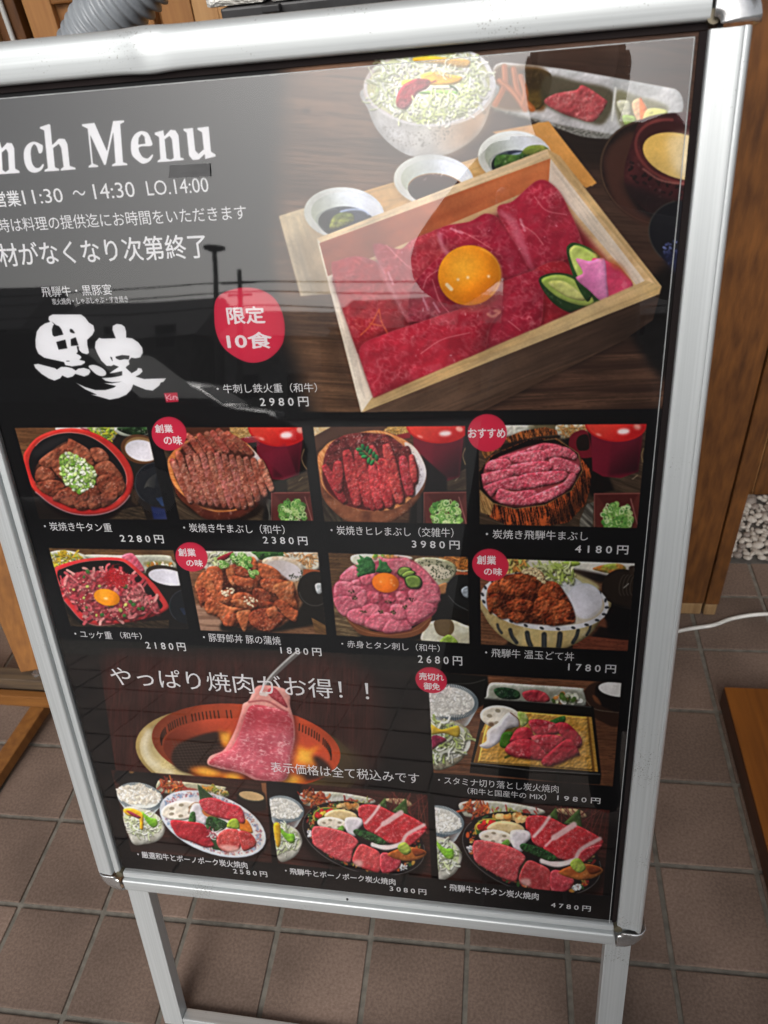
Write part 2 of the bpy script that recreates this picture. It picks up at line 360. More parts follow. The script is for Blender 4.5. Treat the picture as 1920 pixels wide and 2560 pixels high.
    T(inn, (176, 172, 112), (206, 206, 172), 60, 20, 1, 3, sm=1)
    S = [(330, 220), (620, 130), (1000, 140), (1170, 260), (1180, 420), (1060, 560), (900, 650), (620, 680), (480, 640), (330, 540), (280, 400)]
    P(S, (206, 212, 176), 1, 1, 14)
    shreds(S, 130, [(232, 238, 214), (214, 226, 170), (245, 248, 238), (200, 212, 150)], 110, 26, .6, .25)
    shreds(S, 330, [(240, 244, 226), (226, 234, 190), (248, 250, 244), (252, 252, 250)], 90, 13, .8, .3)
    shreds([(220, 300), (340, 200), (420, 400), (300, 520), (230, 460)], 22, [(196, 206, 150), (226, 232, 200)], 120, 8, .6)
    B([(575, 150), (700, 132), (860, 150), (1030, 165), (1040, 220), (960, 228), (800, 200), (700, 190), (600, 185)], (232, 184, 52), (214, 162, 36), bump=.4, bs=40, spec=.1)
    B([(480, 370), (500, 335), (640, 320), (640, 290), (760, 262), (900, 290), (980, 310), (940, 360), (780, 380), (700, 370), (560, 400)], (238, 190, 56), (220, 164, 34), bump=.4, bs=40, spec=.1)
    shreds([(700, 200), (900, 210), (950, 270), (760, 250)], 14, [(250, 250, 230)], 90, 9, .8)
    B([(440, 550), (438, 470), (480, 390), (540, 345), (610, 322), (710, 335), (690, 400), (610, 440), (570, 510), (512, 575)], (166, 30, 54), (120, 20, 40), bump=.6, bs=30, spec=.35, vein=(210, 110, 120), vs=30)
    L([(690, 380), (720, 355), (762, 340)], 10, (150, 30, 44), 1, 2, 1)
    B([(620, 440), (760, 415), (940, 430), (940, 460), (760, 455)], (150, 188, 96), (96, 146, 66), bump=.4, bs=30)
    B([(720, 380), (880, 375), (885, 405), (730, 408)], (236, 240, 220), bump=.3, bs=30)
    L([(880, 380), (920, 400), (940, 425)], 14, (44, 76, 44), 1, 3, 1)
    shreds([(620, 480), (900, 470), (1120, 380), (1080, 520), (900, 640), (600, 660)], 170, [(244, 247, 236), (232, 238, 208), (214, 224, 164)], 80, 13, 1.0, .3)
    L(ep(708, 392, 530, 318, 2, 60, 0, 180), 18, (222, 220, 224), .8, 8)
    # --- three small sauce bowls
    fr(680, 360, 2.3042)
    for (cx, cy, rx, ry, liq) in ((415, 385, 232, 140, 0), (932, 195, 232, 138, 1), (1400, 60, 215, 140, 2)):
        El(cx+10, cy+50, rx, ry, 6, (120, 84, 50), .45, 20)
        G(ep(cx, cy+15, rx, ry+12, 4), (206, 208, 202), (214, 220, 232), (cx-rx, cy), (cx+rx*.4, cy+ry))
        G(ep(cx+14, cy+14, rx*.88, ry*.86, 4), (172, 178, 160), (222, 228, 240), (cx-rx*.9, cy+40), (cx+rx*.3, cy-ry*.5))
        lq = ep(cx+14, cy+68, rx*.70, ry*.66, 4)
        if liq == 1: G(lq, (70, 26, 20), (34, 20, 20), (cx, cy-20), (cx, cy+110)); L(ep(cx+14, cy+68, rx*.70, ry*.66, 4, 30, 190, 350), 6, (150, 96, 40), .9, 2); sheen([(cx-60, cy-30), (cx+100, cy-30), (cx+100, cy+10), (cx-60, cy+10)], 6, 7)
        else:
            G(lq, (52, 62, 84), (20, 26, 34), (cx+60, cy), (cx-60, cy+110)); L(ep(cx+30, cy+50, rx*.5, ry*.4, -10, 20, 250, 350), 12, (190, 206, 240), .8, 4)
            L(ep(cx-30, cy+60, rx*.55, ry*.5, 4, 20, 130, 260), 8, (130, 140, 140), .7, 4)
    B([(330, 480), (350, 420), (400, 395), (460, 400), (472, 440), (420, 470), (360, 490)], (124, 130, 44), (84, 96, 30), bump=1.6, bs=14, spec=.4)
    B([(1280, 130), (1290, 70), (1340, 60), (1420, 60), (1470, 20), (1560, 10), (1590, 40), (1470, 80), (1380, 120), (1310, 140)], (92, 128, 48), (44, 82, 34), bump=1.6, bs=18, spec=.4)
    B([(1440, 50), (1480, 12), (1560, 8), (1586, 40), (1500, 66)], (132, 146, 62), (100, 120, 44), bump=1, bs=20, spec=.2)
    # --- wooden box
    fr()
    P([(700, 600), (800, 585), (900, 1030), (880, 1032)], (40, 26, 20), .35, 0, 20)
    wood([(792, 596), (1372, 372), (1654, 716), (1650, 735), (1000, 1031), (903, 1031)], (222, 192, 146), (206, 172, 124), -22, 5, 20, fine=False)
    wood([(903, 1031), (1653, 722), (1632, 800), (1560, 850), (1200, 1030)], (104, 76, 58), (70, 50, 38), -22, 4, 20)
    G([(903, 1031), (1653, 722), (1632, 800), (1560, 850), (1130, 1031)], (110, 84, 66), (40, 28, 24), (1000, 1000), (1560, 800), .55)
    # rims
    wood([(792, 596), (1368, 372), (1376, 396), (812, 616)], (226, 204, 168), (212, 184, 140), -21, 5, 20)
    wood([(1368, 372), (1400, 390), (1654, 716), (1640, 712), (1376, 396)], (208, 178, 128), (190, 156, 104), 52, 4, 20)
    wood([(792, 596), (812, 616), (934, 994), (903, 1032)], (238, 228, 212), (226, 212, 190), 76, 5, 20)
    wood([(903, 1032), (930, 994), (1612, 700), (1654, 716), (1648, 735)], (214, 186, 136), (198, 166, 112), -23, 5, 20)
    # inner walls
    wood([(793+6, 608), (1376, 396), (1372, 455), (820, 690)], (168, 84, 46), (196, 112, 66), -21, 5, 24, fine=False)
    G([(799, 608), (1376, 396), (1372, 455), (820, 690)], (120, 44, 30), (206, 124, 70), (800, 640), (1360, 420), .55)
    wood([(1376, 396), (1612, 702), (1590, 712), (1372, 455)], (226, 214, 200), (212, 196, 178), 52, 4, 22)
    meat0 = [(812, 640), (1372, 448), (1400, 470), (1590, 712), (935, 992)]
    P([(830, 700), (935, 994), (1000, 960), (1372, 500), (1200, 560)], (96, 20, 26), .9, 0, 6)
    setclip([(799, 608), (1376, 396), (1612, 702), (934, 994)], 0, 1)
    P([(822, 700), (1000, 640), (1372, 480), (1560, 700), (935, 985)], (120, 18, 34), 1, 0, 8)
    M1, M2, V = (222, 70, 92), (184, 40, 64), (246, 176, 172)
    fr(780, 560, 1.7281)
    def steak(p, c1=M1, c2=M2, v=V, va=.55, **k):
        q = np.array(p, float); P(q+[6, 8], (70, 6, 16), .6, 1, 12)
        B(p, c1, c2, bump=.9, bs=60, round_=26, spec=.22, sharp=.6, vein=v, vs=44, va=va*.85, edge=.32, kd=1.3, **k)
        B(p, c1, c2, bump=3.2, bs=110, round_=40, spec=.0, edge=0, kd=1.6, a=.42, vein=(246, 176, 176), vs=17, va=.6, vst=2.2, vang=35)
        L(np.vstack([smooth(q), smooth(q)[:1]]), 4, (214, 96, 104), .3, 3)
    steak([(85, 180), (110, 160), (200, 140), (300, 180), (350, 260), (420, 430), (330, 470), (200, 560), (150, 440), (110, 300)], (168, 32, 48), (150, 26, 38), (222, 110, 90))
    steak([(265, 110), (290, 85), (380, 110), (430, 70), (500, 40), (570, 30), (590, 200), (620, 350), (440, 420), (400, 400), (330, 250)], (184, 58, 70), (160, 34, 52), (240, 160, 150))
    steak([(440, 260), (560, 130), (620, 100), (700, 300), (640, 400), (440, 420), (415, 370)], (164, 26, 54), (140, 18, 44))
    steak([(540, 40), (580, 8), (680, -10), (760, -45), (850, 10), (920, 120), (960, 200), (800, 250), (700, 180), (600, 120)], (160, 24, 54), (134, 16, 42))
    steak([(800, -60), (870, -100), (980, -190), (1060, -150), (1110, -60), (1160, 60), (1160, 110), (1060, 170), (960, 205), (890, 100)], (176, 34, 62), (150, 22, 48))
    P([(800, -60), (850, 0), (880, 80), (945, 190), (960, 205), (915, 60), (870, -30)], (212, 120, 140), .6, 1, 8)
    P([(268, 112), (310, 200), (400, 380), (440, 418), (400, 400), (330, 280), (285, 180)], (222, 150, 160), .6, 1, 6)
    P([(540, 45), (556, 100), (580, 140), (600, 130), (570, 90), (560, 40)], (226, 150, 170), .6, 1, 5)
    steak([(960, 200), (1080, 160), (1140, 240), (1200, 330), (1130, 390), (960, 470), (930, 300)], (168, 30, 46), (140, 20, 36), va=.3)
    steak([(640, 360), (720, 300), (900, 220), (1000, 205), (1000, 300), (960, 480), (700, 590), (640, 500)], (176, 34, 60), (150, 22, 48))
    steak([(210, 530), (330, 470), (480, 420), (600, 380), (720, 350), (815, 370), (770, 440), (720, 590), (500, 690), (260, 760), (225, 640)], (186, 38, 60), (164, 26, 48))
    L([(790, 375), (810, 380), (780, 400), (760, 390)], 12, (222, 150, 120), .6, 4, 1)
    for q in ([(210, 480), (250, 440), (290, 370)], [(290, 370), (300, 420), (325, 470)], [(250, 430), (300, 440)]): L(q, 5, (222, 106, 62), .9, 3, 1)
    for q in ([(480, 280), (500, 230), (560, 190)], [(520, 240), (550, 330), (590, 380)], [(640, 30), (700, 60), (780, 110)], [(900, 0), (960, 40), (1000, 90)], [(960, -120), (1010, -60), (1100, -40)], [(850, 420), (900, 460)], [(320, 90), (400, 170), (440, 200)], [(470, 560), (560, 500), (680, 470)]): L(q, 3, (240, 170, 170), .7, 2, 1)
    sheen([(300, 120), (600, 60), (1100, -60), (900, 400), (500, 640)], 60, 3.2, .6)
    for q in ([(330, 210), (350, 260)], [(480, 320), (500, 370)], [(525, 340), (550, 380)], [(900, -20), (920, 30)], [(600, 20), (650, 40)]): L(q, 7, (244, 214, 226), .55, 4)
    # pickles
    B([(980, 250), (1010, 218), (1080, 212), (1150, 235), (1220, 310), (1250, 340), (1200, 370), (1130, 388), (1040, 340)], (36, 66, 30), (24, 48, 22), bump=.2, bs=20, spec=.15, round_=10)
    B([(992, 250), (1020, 225), (1080, 220), (1140, 245), (1205, 310), (1215, 350), (1150, 350), (1060, 315)], (178, 196, 96), (150, 176, 76), bump=.35, bs=26, spec=.15)
    B([(1020, 255), (1080, 245), (1140, 280), (1180, 330), (1100, 315)], (204, 206, 124), (188, 192, 104), bump=.5, bs=18)
    B([(1100, 120), (1115, 85), (1150, 84), (1210, 110), (1250, 150), (1240, 210), (1200, 330), (1170, 310), (1130, 230)], (44, 92, 36), (30, 62, 28), bump=.2, bs=20, spec=.15)
    B([(1112, 130), (1125, 96), (1155, 94), (1205, 118), (1235, 150), (1180, 250), (1150, 230)], (190, 206, 112), (164, 188, 88), bump=.35, bs=20)
    B([(1210, 150), (1300, 170), (1350, 210), (1385, 275), (1280, 320), (1240, 240)], (206, 66, 104), (186, 50, 88), bump=.5, bs=30, spec=.2)
    B([(1140, 235), (1170, 210), (1140, 150), (1200, 160), (1262, 150), (1275, 250), (1280, 325), (1250, 335), (1200, 290)], (222, 142, 192), (206, 116, 170), bump=.5, bs=30, spec=.2)
    P([(1200, 100), (1240, 120), (1260, 150), (1240, 150)], (140, 84, 40), .7, 1, 4); P([(1280, 150), (1340, 180), (1380, 250), (1330, 200), (1300, 190)], (176, 96, 50), .7, 1, 6)
    # egg yolk
    egg(680, 222, 136, 130, -12); P(ep(660, 190, 80, 66, -12), (255, 206, 70), .35, 1, 40); P(ep(730, 300, 90, 40, -30), (214, 110, 0), .35, 1, 26)
    L([(583, 262), (602, 282)], 16, (255, 240, 190), .95, 2); 
    for q in ((631, 240), (673, 231), (763, 226)): El(q[0], q[1], 6, 6, 0, (255, 250, 225), .95, 2)
    L(ep(690, 222, 128, 118, -12, 30, -60, 60), 7, (255, 200, 90), .5, 5)
    setclip()
WH = (255, 255, 255)
def onionrings(p, n, r=9):
    dots(p, n, [(70, 130, 50), (110, 160, 70), (150, 190, 100)], r*.9, 1.3, .4)
    for q in inside(p, n):
        t = rng.random()*180; a = r*(.6+.6*rng.random()); L(ep(q[0], q[1], a, a*(.5+.4*rng.random()), t, 14), r*.42, [(190, 214, 140), (120, 176, 80), (214, 228, 176), (84, 146, 60)][rng.integers(4)])
def rice(p, n=300, r=5, c=(236, 232, 226)):
    P(p, np.array(c)*.93, 1, 1, r); dots(p, n, [c, (248, 246, 242), tuple(np.array(c)*.96)], r, 2.0, .13)
def lotus(cx, cy, rx, ry, ang, holes=5):
    B(ep(cx, cy, rx, ry, ang, 20), (226, 218, 204), (238, 232, 222), bump=.3, bs=16, spec=.1, round_=8)
    c, s = np.cos(np.radians(ang)), np.sin(np.radians(ang))
    for i in range(holes):
        t = i/holes*6.28+.6; u, v = rx*.55*np.cos(t), ry*.55*np.sin(t); El(cx+u*c-v*s, cy+u*s+v*c, rx*.13, ry*.16, ang, (150, 140, 118), .9, 2)
def stripebowl(cx, cy, rx, ry, h, ang=8, dark=(30, 48, 62), n=44):
    body = np.vstack([ep(cx, cy, rx, ry, ang, 14, 0, 180), ep(cx, cy+h, rx*.5, ry*.7, ang, 10, 180, 0)[::1]])
    P(np.vstack([ep(cx, cy, rx, ry, ang, 20, -5, 185), [[cx-rx*.62, cy+h*.9], [cx, cy+h*1.25], [cx+rx*.62, cy+h*.95]]]), dark)
    q0 = ep(cx, cy, rx, ry, ang, n, 0, 180); q1 = ep(cx, cy+h, rx*.66, ry*.7, ang, n, 0, 180)
    for a, b in zip(q0[1:-1], q1[1:-1]): L([a, b], rx*.028, (190, 200, 206), .85)
    El(cx, cy, rx, ry, ang, (226, 228, 226))
    for a, b in zip(ep(cx, cy, rx, ry, ang, n*2), ep(cx, cy, rx*.86, ry*.82, ang, n*2)): L([a, b], rx*.03, dark, .9)
def floral(cx, cy, rx, ry, ang, n, cols, r=9):
    for t in rng.random(n)*6.283:
        k = .84+.12*rng.random(); u, v = rx*k*np.cos(t), ry*k*np.sin(t); c, s = np.cos(np.radians(ang)), np.sin(np.radians(ang)); El(cx+u*c-v*s, cy+u*s+v*c, r*(.4+rng.random()), r*(.3+.5*rng.random()), rng.random()*180, cols[rng.integers(len(cols))], .9, 1.5)
def marbled(p, c1=(206, 64, 74), c2=(184, 44, 58), v=(246, 206, 200), vang=0, k=1.0, va=.8):
    q = np.array(p, float); P(q+[5*k, 7*k], (40, 6, 10), .5, 0, 8)
    B(p, c1, c2, sm=1, bump=1.5, bs=34*k, round_=6*k, spec=.18, vein=v, vs=11*k, va=va, vang=vang, vst=2.6, edge=.35)
    B(p, c1, c2, sm=1, bump=.4, bs=9*k, round_=4*k, spec=.2, vein=v, vs=7*k, va=va, vang=vang+25, vst=3.2, edge=.1, a=.5)
def redcup(cx, top, wd, x0):
    pass
def greenbox(x0, y0, w, h):
    """small red dish of sliced spring onion"""
    P([(x0, y0), (x0+w, y0-4), (x0+w, y0+h), (x0+h*.06, y0+h)], (98, 40, 36), 1)
    P([(x0+w*.08, y0+h*.05), (x0+w*.95, y0+h*.04), (x0+w*.82, y0+h*.34), (x0+w*.24, y0+h*.36)], (84, 30, 28), 1, 0, 4)
    L([(x0+6, y0+h), (x0+6, y0+8), (x0+w, y0+2)], 7, (168, 100, 92), .9, 2); L([(x0+w*.8, y0+h*.16), (x0+w*.97, y0+h)], 8, (190, 130, 122), .8, 3)
    onionrings([(x0+w*.2, y0+h*.45), (x0+w*.35, y0+h*.32), (x0+w*.55, y0+h*.3), (x0+w*.76, y0+h*.36), (x0+w*.8, y0+h*.7), (x0+w*.78, y0+h), (x0+w*.3, y0+h), (x0+w*.22, y0+h*.7)], 60, h*.075)
def redmug(cx, lw, lt, lb, bw, bb):
    """red lacquer mug with a glossy lid; lid spans lt..lb, mug down to bb"""
    P([(cx-bw, lt+10), (cx-bw*.92, bb-60), (cx-bw*.5, bb-8), (cx+bw*.2, bb+6), (cx+bw*.9, bb-50), (cx+bw*1.1, lt+10)], (122, 22, 44), 1, 0, 1)
    G([(cx-bw*.1, lt+10), (cx-bw*.3, bb-10), (cx+bw*.9, bb-50), (cx+bw*1.1, lt+10)], (110, 22, 42), (30, 14, 20), (cx, (lt+bb)/2), (cx+bw*.9, bb), 1, 0, 14)
    P(ep(cx, lt, lw, lb-lt, 3), (196, 28, 30)); G(ep(cx, lt, lw*.95, (lb-lt)*.9, 3), (226, 62, 48), (190, 24, 28), (cx-lw*.2, lt), (cx+lw*.2, lb))
    El(cx+lw*.25, lt+(lb-lt)*.42, lw*.2, (lb-lt)*.16, -4, WH, .95, 9); El(cx-lw*.55, lt+(lb-lt)*.6, lw*.1, (lb-lt)*.06, 20, (250, 190, 180), .8, 5); El(cx+lw*.7, lt+(lb-lt)*.16, lw*.12, (lb-lt)*.16, 20, (250, 220, 200), .7, 8)
def tarestrip(a, b, w, c1=(168, 84, 70), c2=(140, 58, 44)):
    a, b = np.array(a, float), np.array(b, float); d = b-a; n = np.array([-d[1], d[0]])/np.hypot(*d)*w/2
    j = lambda s: (rng.random(2)-.5)*s
    p = [a+n*.7, a+d*.3+n+j(6), a+d*.65+n*1.05+j(6), b+n*.75, b+d/np.hypot(*d)*w*.3, b-n*.75, a+d*.6-n+j(6), a+d*.3-n+j(6), a-n*.7, a-d/np.hypot(*d)*w*.2]
    P(np.array(p)+[w*.14, w*.1], (38, 14, 10), .75, 1, 3)
    kv = .82+.36*rng.random(); c1 = np.array(c1)*kv+(rng.random()*16, rng.random()*22, rng.random()*14); c2 = np.array(c2)*kv
    B(p, c1, c2, bump=1.3, bs=11, round_=9, spec=.65, sharp=.6, vein=(206, 130, 116), vs=12, va=.4, edge=.45, kd=1.2)
    for t in rng.random(5): q = a+d*t+j(w*.8); El(q[0], q[1], 5, 3, rng.random()*180, (84, 40, 20), .4, 3)
def paint_dishes():
    # 1 grilled tongue on rice ------------------------------------------------
    fr(30, 1060, 4.1475); setclip([(30, 40), (1395, 33), (1610, 990), (290, 980)])
    wood([(0, 0), (1700, 0), (1700, 1100), (0, 1100)], (136, 92, 58), (102, 66, 40), 4, 5, 30)
    P([(180, 600), (700, 800), (1300, 500), (1700, 500), (1700, 1100), (240, 1100)], (24, 20, 20), .93, 0, 20)
    wood([(1000, 900), (1350, 850), (1400, 1000), (1000, 1000)], (92, 74, 54), (40, 32, 26), 10, 3, 12)
    P([(1230, 660), (1330, 700), (1300, 850), (1240, 800)], (70, 52, 38), .7, 0, 8)
    P([(1000, 30), (1500, 20), (1700, 200), (1300, 560), (1100, 300)], (30, 28, 26), .95, 1, 10)
    B([(455, 36), (1080, 30), (1085, 110), (1010, 180), (700, 150)], (218, 216, 206), bump=.2, bs=30, round_=12); shreds([(800, 30), (1060, 30), (1050, 90), (980, 160), (850, 110)], 90, [(190, 206, 60), (224, 196, 50), (226, 236, 190), (120, 160, 50)], 60, 14)
    P([(700, 36), (800, 50), (820, 80), (760, 70)], (160, 40, 60), .9)
    B([(1085, 40), (1390, 30), (1410, 110), (1200, 130), (1090, 95)], (200, 206, 190), bump=.2, bs=20); B([(1095, 40), (1390, 34), (1400, 100), (1290, 115), (1180, 100)], (40, 74, 34), (14, 30, 16), bump=2, bs=16, spec=.6)
    El(1330, 260, 205, 150, 14, (96, 62, 38)); El(1345, 262, 180, 125, 14, (150, 118, 76)); G(ep(1350, 275, 178, 108, 12), (220, 218, 226), (236, 232, 240), (1200, 200), (1450, 350))
    El(1500, 620, 230, 220, 35, (26, 28, 34)); L(ep(1500, 620, 226, 216, 35, 40, 90, 300), 6, (84, 92, 100), .8, 3)
    for i in range(9): L(ep(1560, 700, 190-6*i, 190-22*i, 20, 14, 170+i*2, 230), 6, (120, 116, 104), .5, 2)
    for i in range(7): L([(1500+i*14, 770-i*3), (1560+i*10, 850)], 6, (60, 110, 200), .7, 3)
    G([(1440, 850), (1600, 880), (1620, 990), (1470, 990)], (20, 34, 90), (50, 60, 110), (1450, 850), (1600, 990), .9, 0, 6)
    El(690, 560, 560, 430, 34, (20, 12, 14), .9, 12)
    rim = [(120, 340), (160, 250), (260, 140), (420, 70), (620, 42), (820, 80), (1000, 170), (1150, 310), (1240, 460), (1262, 600), (1220, 740), (1110, 860), (960, 925), (780, 945), (600, 920), (420, 840), (290, 740), (210, 660), (150, 500)]
    B(rim, (192, 42, 40), (206, 54, 46), bump=.1, bs=40, spec=.0, round_=12, edge=.3)
    inr = [(178, 370), (220, 260), (320, 160), (480, 100), (640, 90), (800, 125), (960, 220), (1090, 350), (1170, 480), (1190, 600), (1150, 720), (1060, 810), (930, 865), (780, 884), (640, 865), (480, 790), (350, 700), (240, 600), (190, 480)]
    P(inr, (26, 24, 26), 1, 1); L(smooth(inr)[8:70], 9, (236, 150, 140), .8, 3); L(smooth(rim)[60:100], 14, (250, 190, 200), .55, 5)
    P([(200, 300), (400, 160), (620, 110), (500, 200), (300, 330)], (60, 62, 66), .4, 1, 20)
    c1, c2 = (164, 96, 70), (118, 56, 40)
    for p in ([(240, 570), (260, 470), (340, 430), (430, 500), (440, 580), (300, 590)], [(250, 620), (330, 590), (460, 580), (545, 640), (460, 740), (330, 710)], [(275, 400), (360, 310), (470, 250), (590, 200), (600, 330), (480, 420), (390, 450)], [(405, 430), (480, 370), (560, 400), (560, 560), (500, 560)], [(580, 170), (600, 150), (700, 200), (800, 270), (840, 380), (760, 420), (640, 340), (570, 330)], [(640, 290), (770, 280), (850, 400), (840, 460), (720, 380)], [(810, 260), (910, 245), (990, 310), (1000, 380), (900, 400), (850, 370)], [(860, 430), (1000, 380), (1090, 460), (1150, 560), (1080, 600), (900, 540)], [(880, 560), (1000, 520), (1120, 560), (1180, 640), (1120, 740), (980, 740), (900, 680)], [(900, 740), (1040, 700), (1110, 720), (1060, 800), (930, 860)], [(420, 770), (520, 680), (620, 660), (650, 860), (500, 810)], [(620, 680), (720, 700), (790, 800), (780, 880), (660, 870)], [(770, 680), (880, 640), (920, 780), (910, 860), (800, 870)], [(720, 700), (780, 690), (800, 760), (740, 790)]):
        P(np.array(p, float)+[6, 12], (30, 8, 6), .8, 1, 8); B(p, c1, c2, bump=1.2, bs=22, round_=16, spec=.75, sharp=.6, speccol=(250, 210, 190), vein=(190, 120, 90), vs=30, va=.3, kd=1.2)
    B([(240, 560), (275, 400), (590, 170), (840, 300), (1090, 460), (1170, 640), (1050, 800), (780, 880), (500, 810), (260, 660)], (150, 76, 50), (86, 34, 22), bump=2.6, bs=16, round_=30, spec=.7, a=.34, edge=0, kd=1.4, speccol=(250, 214, 196))
    on = [(500, 380), (520, 310), (620, 300), (760, 380), (860, 480), (860, 620), (760, 690), (700, 712), (640, 680), (540, 600), (500, 480)]
    P(on, (110, 140, 60), 1, 1, 4); dots(on, 330, [(150, 190, 84), (226, 238, 206), (190, 214, 130), (240, 246, 232), (120, 172, 60)], 12, 1.4, .4)
    # 2 sliced beef over rice ---------------------------------------------------
    fr(400, 1060, 4.1475); setclip([(-13, 36), (1470, 33), (1593, 1003), (205, 990)])
    wood([(-50, 0), (1700, 0), (1700, 1100), (0, 1100)], (96, 78, 58), (50, 38, 30), 30, 4, 30)
    P([(-20, 0), (750, 20), (740, 100), (300, 140), (0, 300)], (84, 46, 32), 1, 1, 6)
    T([(720, 30), (960, 30), (950, 120), (820, 160), (740, 110)], (206, 166, 104), (180, 132, 66), 30); shreds([(730, 40), (940, 40), (940, 120), (820, 140)], 70, [(214, 178, 116), (190, 146, 80)], 40, 7)
    P([(880, 170), (1500, 100), (1560, 1010), (1060, 1000), (1100, 700)], (22, 18, 18), .95, 0, 10); wood([(1310, 580), (1540, 480), (1560, 700), (1320, 700)], (90, 74, 54), (64, 50, 38), -24, 4, 20)
    P([(1050, 600), (1290, 560), (1310, 700), (1100, 700)], (44, 40, 34), .8, 1, 8)
    L([(1495, 260), (1470, 350), (1490, 420), (1525, 470)], 9, (170, 140, 96), .9, 2, 1); L([(1480, 550), (1440, 590)], 6, (180, 160, 120), .8, 2)
    P([(830, 150), (960, 125), (1060, 180), (900, 200)], (150, 26, 44)); redmug(1230, 320, 30, 235, 235, 575)
    P([(1040, 320), (1300, 570), (1420, 520), (1300, 200)], (124, 28, 52), .5, 0, 8)
    for i in range(26): L([(1080+i*3, 760+i*9), (1150-i*1, 790+i*9)], 4, (150, 146, 132), .7)
    greenbox(1150, 706, 440, 300)
    El(620, 640, 520, 370, 18, (24, 12, 8), .9, 10)
    B([(80, 400), (110, 320), (200, 230), (400, 120), (820, 160), (1000, 300), (1090, 470), (1096, 620), (1080, 760), (980, 880), (800, 980), (500, 990), (330, 880), (170, 720)], (124, 60, 36), (90, 36, 26), bump=.3, bs=30, round_=14)
    T([(80, 400), (110, 320), (200, 230), (400, 120), (820, 160), (1000, 300), (1090, 470), (1092, 600), (1060, 720), (930, 840), (760, 900), (560, 905), (380, 840), (200, 700), (110, 560)], (214, 124, 60), (238, 160, 92), 12, 8, 10, 4, sm=1)
    G([(820, 165), (1000, 300), (1090, 470), (1092, 600), (1000, 420), (880, 260)], (222, 190, 166), (232, 226, 236), (830, 180), (1060, 400), 1, 1)
    P([(150, 420), (200, 280), (400, 150), (820, 190), (980, 380), (1060, 560), (1020, 740), (900, 830), (720, 890), (520, 880), (320, 800), (160, 560)], (44, 18, 12), 1, 1, 6)
    for i, (a, b) in enumerate([((280, 110), (470, 310)), ((330, 150), (440, 330)), ((400, 110), (560, 320)), ((480, 90), (640, 300)), ((540, 80), (700, 290)), ((600, 60), (790, 280)), ((690, 90), (880, 290)), ((750, 130), (950, 310)), ((250, 220), (380, 380)), ((180, 290), (240, 420)), ((120, 370), (240, 560))]): tarestrip(a, b, 74)
    for i in range(13):
        x = 130+i*72; a = (x+10+i*3, 300+abs(5-i)*11 if i > 1 else 400); b = (x+190-i*2, min(860, 800+i*9) if i < 9 else 890-(i-8)*52)
        tarestrip(a, b, 78, (188, 112, 100), (150, 76, 58))
    sheen([(240, 320), (800, 300), (1000, 560), (900, 800), (400, 800), (200, 560)], 160, 4, .8); dots([(240, 320), (800, 300), (1000, 560), (900, 800), (400, 800)], 70, [(224, 186, 140)], 4, 1.6, .2)
    B([(150, 420), (300, 130), (700, 80), (960, 320), (1080, 620), (1000, 780), (720, 880), (350, 850)], (176, 100, 80), (110, 50, 36), bump=2.4, bs=12, round_=30, spec=.6, a=.26, edge=0)
    # 3 fillet over rice -------------------------------------------------------
    fr(780, 1050, 4.1475); setclip([(14, 73), (1587, 62), (1607, 1077), (130, 1050)])
    wood([(0, 0), (1700, 0), (1700, 1100), (0, 1100)], (96, 66, 48), (66, 44, 34), 8, 4, 30); P([(0, 120), (260, 60), (760, 60), (700, 160), (300, 160), (40, 300)], (84, 56, 44), 1, 1, 8)
    T([(10, 70), (200, 70), (110, 120), (20, 170)], (220, 176, 110), (230, 214, 180), 20)
    T([(740, 110), (800, 66), (1000, 66), (1000, 140), (880, 150)], (214, 176, 100), (190, 140, 66), 20); shreds([(760, 80), (980, 70), (980, 130), (860, 150)], 60, [(220, 186, 116), (196, 150, 70)], 40, 7)
    P([(1100, 200), (1600, 150), (1610, 1100), (1000, 1100)], (22, 20, 20), .95, 0, 10); wood([(1380, 620), (1600, 500), (1610, 730), (1390, 730)], (84, 68, 52), (60, 46, 36), -20, 4, 20)
    L([(1590, 290), (1565, 370), (1590, 460)], 9, (190, 160, 110), .9, 2, 1); L([(1530, 580), (1485, 630)], 7, (190, 170, 140), .8, 2)
    P([(860, 160), (1020, 125), (1020, 185), (900, 200)], (140, 24, 38)); redmug(1300, 325, 65, 242, 255, 640); P([(1120, 350), (1400, 600), (1400, 740), (1150, 740)], (20, 18, 20), .95, 0, 6)
    for i in range(20): L([(1090, 800+i*14), (1140, 790+i*14)], 4, (120, 116, 110), .6)
    greenbox(1155, 745, 460, 335); wood([(110, 790), (300, 950), (320, 1060), (120, 1060)], (80, 70, 56), (44, 36, 30), 60, 3, 20)
    B([(58, 390), (110, 300), (240, 200), (640, 105), (900, 170), (1080, 300), (1180, 500), (1170, 700), (1060, 880), (880, 1030), (700, 1080), (400, 1060), (220, 940), (100, 760)], (150, 90, 60), (110, 60, 40), bump=.3, bs=30, round_=16)
    T([(58, 390), (110, 300), (240, 205), (640, 108), (900, 175), (1080, 300), (1180, 500), (1160, 650), (1050, 790), (900, 900), (700, 945), (480, 930), (280, 850), (120, 700), (80, 540)], (212, 128, 66), (236, 172, 110), 10, 50, 7, 4.5, sm=1)
    G([(960, 230), (1080, 300), (1180, 500), (1160, 660), (1040, 800), (1000, 600), (1000, 400)], (226, 214, 206), (230, 230, 240), (960, 300), (1150, 500), .95, 1)
    dots([(1020, 300), (1130, 480), (1130, 640), (1100, 660), (1080, 400)], 40, [(140, 130, 140)], 3, 1.5, 0)
    P([(105, 560), (140, 380), (240, 240), (420, 160), (700, 140), (900, 230), (1040, 370), (1110, 540), (1060, 720), (900, 860), (680, 940), (480, 920), (300, 860), (150, 720)], (90, 24, 26), 1, 1, 4)
